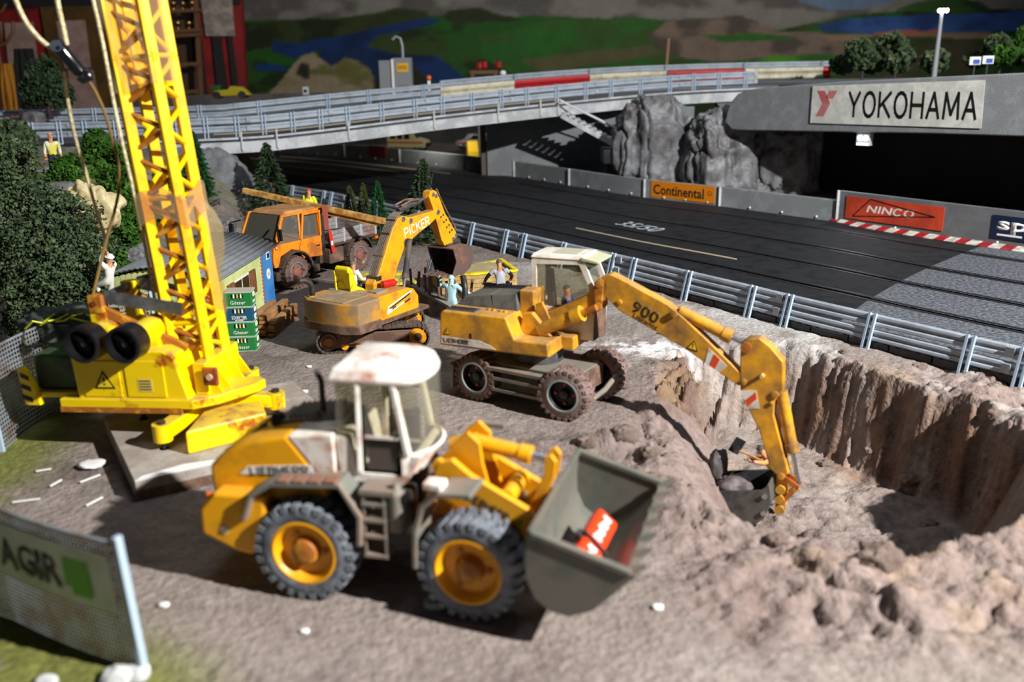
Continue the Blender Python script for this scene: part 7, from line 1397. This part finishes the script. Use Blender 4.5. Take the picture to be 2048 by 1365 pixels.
g=box_thing('speaker','small pale loudspeaker on the upper verge','speaker',612,190,17.5,0); MB().box((-.05,-.03,0),(.05,.05,.14)).build('speaker_box',CONCW,g,bevel=.006); MB().lathe([(0,.03),(-.01,.03)],(0,-.03,.07),(0,1,0),12).build('speaker_cone',DARK,g)
g=box_thing('camera_head','small white camera head on a stalk by the far barrier','camera',1005,158,17.5,0); MB().tube([(0,0,-.3),(0,0,.08)],.02,7).build('stalk',WHITE,g); MB().ball((.01,0,.1),.06,10,sc=(1,1,.8)).build('head',WHITE,g,smooth=True)
g=box_thing('toy_tractor','yellow and green toy machine on the upper verge by the red wall','toy',465,196,18.5,0); MB().prism([(-.35,.03),(-.3,.14),(-.05,.16),(0,.22),(.2,.2),(.36,.05)],-.12,.12).build('toy_body',mat('toy_yellow','a89a14',.5),g,bevel=.02)
MB().box((-.38,-.1,.1),(-.2,.1,.24)).build('toy_green_hood',mat('toy_green','1f4a22',.5),g,bevel=.02)
for x in (-.25,.22): MB().lathe([(-.15,.07),(.15,.07)],(x,0,.06),(0,1,0),14).build('toy_wheel',DARK,g,smooth=True)
for i,(x,y) in enumerate(((958,132),(968,130),(996,130))):
    p=atY(x,y,24); o=thing('red_lantern',['left red lantern on the far hill','middle red lantern on the far hill','right red lantern on the far hill'][i],'lantern',tuple(p),0,'red lanterns far behind the bridge'); MB().lathe([(-.09,.04),(-.06,.08),(.06,.08),(.09,.04)],(0,0,0),(0,0,1),10).build('lantern_body',mat('lantern_red','b82818',.5),o,smooth=True); MB().tube([(0,0,.08),(0,0,.14)],.02,6).build('lantern_loop',DARK,o); MB().tube([(0,-.1,-.22),(0,-.1,.12),(0,0,.14)],.012,6).build('lantern_rod',DARK,o)
g=box_thing('wooden_stand','low dark wooden stand beneath the red lanterns','stand',972,158,23.8,0); MB().box((-.38,-.1,.12),(.3,.1,.2)).build('stand_top',WSH,g); MB().box((-.36,-.08,-1.5),(-.28,.08,.12)).build('stand_leg',WSH,g); MB().box((.2,-.08,-1.5),(.28,.08,.12)).build('stand_leg',WSH,g)
g=box_thing('wooden_post','thin brown wooden post in front of the mural','post',1331,148,18,0); MB().bar((0,0,-.1),(.04,0,.62),.05,.05).build('post_body',mat('post_brown','7a5a3c',.7),g); MB().bar((-.03,0,.02),(.07,0,.02),.02,.03).build('post_clip',DARK,g)
# street lamp at the right
b0=atY(1868,150,14); g=thing('street_lamp','tall grey street lamp with lit white head behind the girder','lamp',tuple(b0)); tp=atY(1884,22,14)-b0; LP=mat('lamp_post_grey','8a8f92',.4)
MB().tube([(0,0,-.1),tuple(tp)],.028,10,rads=[.04,.024]).build('lamp_post',LP,g,smooth=True); h_=MB().box((tp.x-.07,tp.y-.05,tp.z-.01),(tp.x+.07,tp.y+.05,tp.z+.03)).build('lamp_head',LP,g)
for dx in (-.05,0,.05): MB().ball((tp.x+dx,tp.y-.04,tp.z+.005),.03,8).build('led',mat('led_white','f4f8ff',.3,emit=30),h_)
for i,(x,y) in enumerate(((1950,122),(1976,120))):
    p=atY(x,y,13.5); o=thing('small_board',['left small white and blue board behind the girder','right small white and blue board behind the girder'][i],'board',tuple(p),0,'small boards behind the girder'); MB().box((-.075,-.01,-.05),(.075,.01,.055)).build('board_panel',WHITE,o); MB().box((-.03,-.014,-.04),(.06,-.01,.02)).build('blue_mark',mat('board_blue','1c4fa8',.5),o); MB().bar((0,0,-.05),(0,0,-.2),.015,.015).build('board_leg',ALU,o)
for i,(x,y,s,lb) in enumerate(((1725,140,1.7,'broad dark bush behind the white advert, left'),(1790,138,1.9,'broad dark bush behind the white advert, right'),(2000,128,1.6,'dark bush at the right edge above the girder'),(2050,118,1.8,'green bush cut off by the right edge'))):
    p=atY(x,y,15.5); g=thing('shrub',lb,'shrub',tuple(p-Vector((0,0,.05))),0,'bushes behind the girder'); o=inst('foliage',SM[2] if i<3 else SM[0],g,sc=(s,s,s)); o['kind']='stuff'; MB().tube([(0,0,-.1),(0,0,.15)],.02,6).build('stem',BARK,g)
# ================================================================ vehicles and people under the bridge
p=at(818,304); am=thing('ambulance','cream ambulance van with an orange stripe under the bridge','van',(p.x,p.y,0),-18); CRM=mat('van_cream','cfc491',.5); OS=mat('van_orange','c25a22',.5)
MB().prism([(-.42,.10),(-.42,.40),(-.38,.44),(.16,.44),(.24,.29),(.40,.25),(.44,.20),(.44,.10)],-.17,.17).build('van_body',CRM,am,bevel=.02)
MB().box((-.425,-.174,.19),(.40,.174,.225)).build('orange_stripe',OS,am)
for k in range(3): MB().box((-.34+.16*k,-.175,.28),(-.22+.16*k,.175,.38)).build('side_window',mat('van_glass','26281f',.15),am)
MB().prism([(.165,.425),(.235,.295),(.245,.30),(.175,.43)],-.15,.15).build('windscreen',mat('van_glass','26281f',.15),am); MB().box((.42,-.14,.12),(.45,.14,.2)).build('grille',DARK,am)
for y_ in (-.1,.1): MB().box((-.3,y_-.02,.44),(-.22,y_+.02,.47)).build('blue_light',mat('light_blue_lens','3048c0',.3),am); MB().box((.08,y_-.02,.44),(.14,y_+.02,.47)).build('blue_light',mat('light_blue_lens','3048c0',.3),am)
for x in (-.27,.27):
    for s in (-1,1): wheel(am,(x,s*.14,.085),.085,.06,.045,DARK,ALU,DARK,s,lugs=10,nuts=0)
p=at(946,298); rc=thing('rescue_car','white rescue car with a red stripe under the bridge','car',(p.x,p.y,0),200); 
MB().prism([(-.34,.08),(-.35,.20),(-.28,.31),(.06,.31),(.16,.20),(.34,.17),(.35,.08)],-.14,.14).build('car_body',WHITE,rc,bevel=.02); MB().box((-.355,-.143,.13),(.34,.143,.165)).build('red_stripe',ORR,rc)
MB().prism([(-.26,.21),(-.23,.295),(.045,.295),(.12,.21)],-.143,.143).build('side_windows',mat('van_glass','26281f'),rc); MB().box((-.12,-.1,.31),(-.04,.1,.34)).build('light_bar',mat('light_blue_lens','3048c0'),rc)
for x in (-.22,.22):
    for s in (-1,1): wheel(rc,(x,s*.12,.075),.075,.05,.04,DARK,ALU,DARK,s,lugs=10,nuts=0)
p=at(946,322); yc=thing('yellow_cart','small yellow service cart beside the grey wall','cart',(p.x,p.y,0),-80); MB().prism([(-.12,.06),(-.12,.34),(.02,.38),(.10,.22),(.13,.20),(.13,.06)],-.1,.1).build('cart_body',mat('cart_yellow','d8b418',.5),yc,bevel=.015); MB().box((-.05,-.103,.16),(.04,.103,.24)).build('red_patch',ORR,yc)
for x in (-.08,.09):
    for s in (-1,1): wheel(yc,(x,s*.09,.05),.05,.03,.025,DARK,ALU,DARK,s,lugs=8,nuts=0)
p=at(890,283); person('person in a dark yellow vest standing by the ambulance',Matrix.Translation((p.x,p.y,0))@RZ(-90),.45,{},[SKIN,mat('vest_dull','8a7a18',.6),BLK,BOOT],hair=HAIRB); p=at(912,282); person('person in dark clothes standing left of the rescue car',Matrix.Translation((p.x,p.y,0))@RZ(-120),.45,{},[SKIN,BLK,BLK,BOOT],hair=HAIRB)

# made-up strip light, added under the deck to brighten the paddock
p=Vector((-1.2,17.6,.93)); g=thing('added_strip_light','slim strip light under the bridge deck above the paddock','lamp',tuple(p)); MB().box((-.5,-.04,-.01),(.5,.04,.03)).build('housing',CONC,g); MB().box((-.48,-.025,-.018),(.48,.025,-.01)).build('tube',mat('led_soft','e8eef8',.3,emit=5),g)
lamp('paddock_fill_light','AREA',(-1.2,17.6,.9),26,(1,.93,.82),(-1.2,18.6,0),size=1.0)  # added fill that brightens the space under the bridge
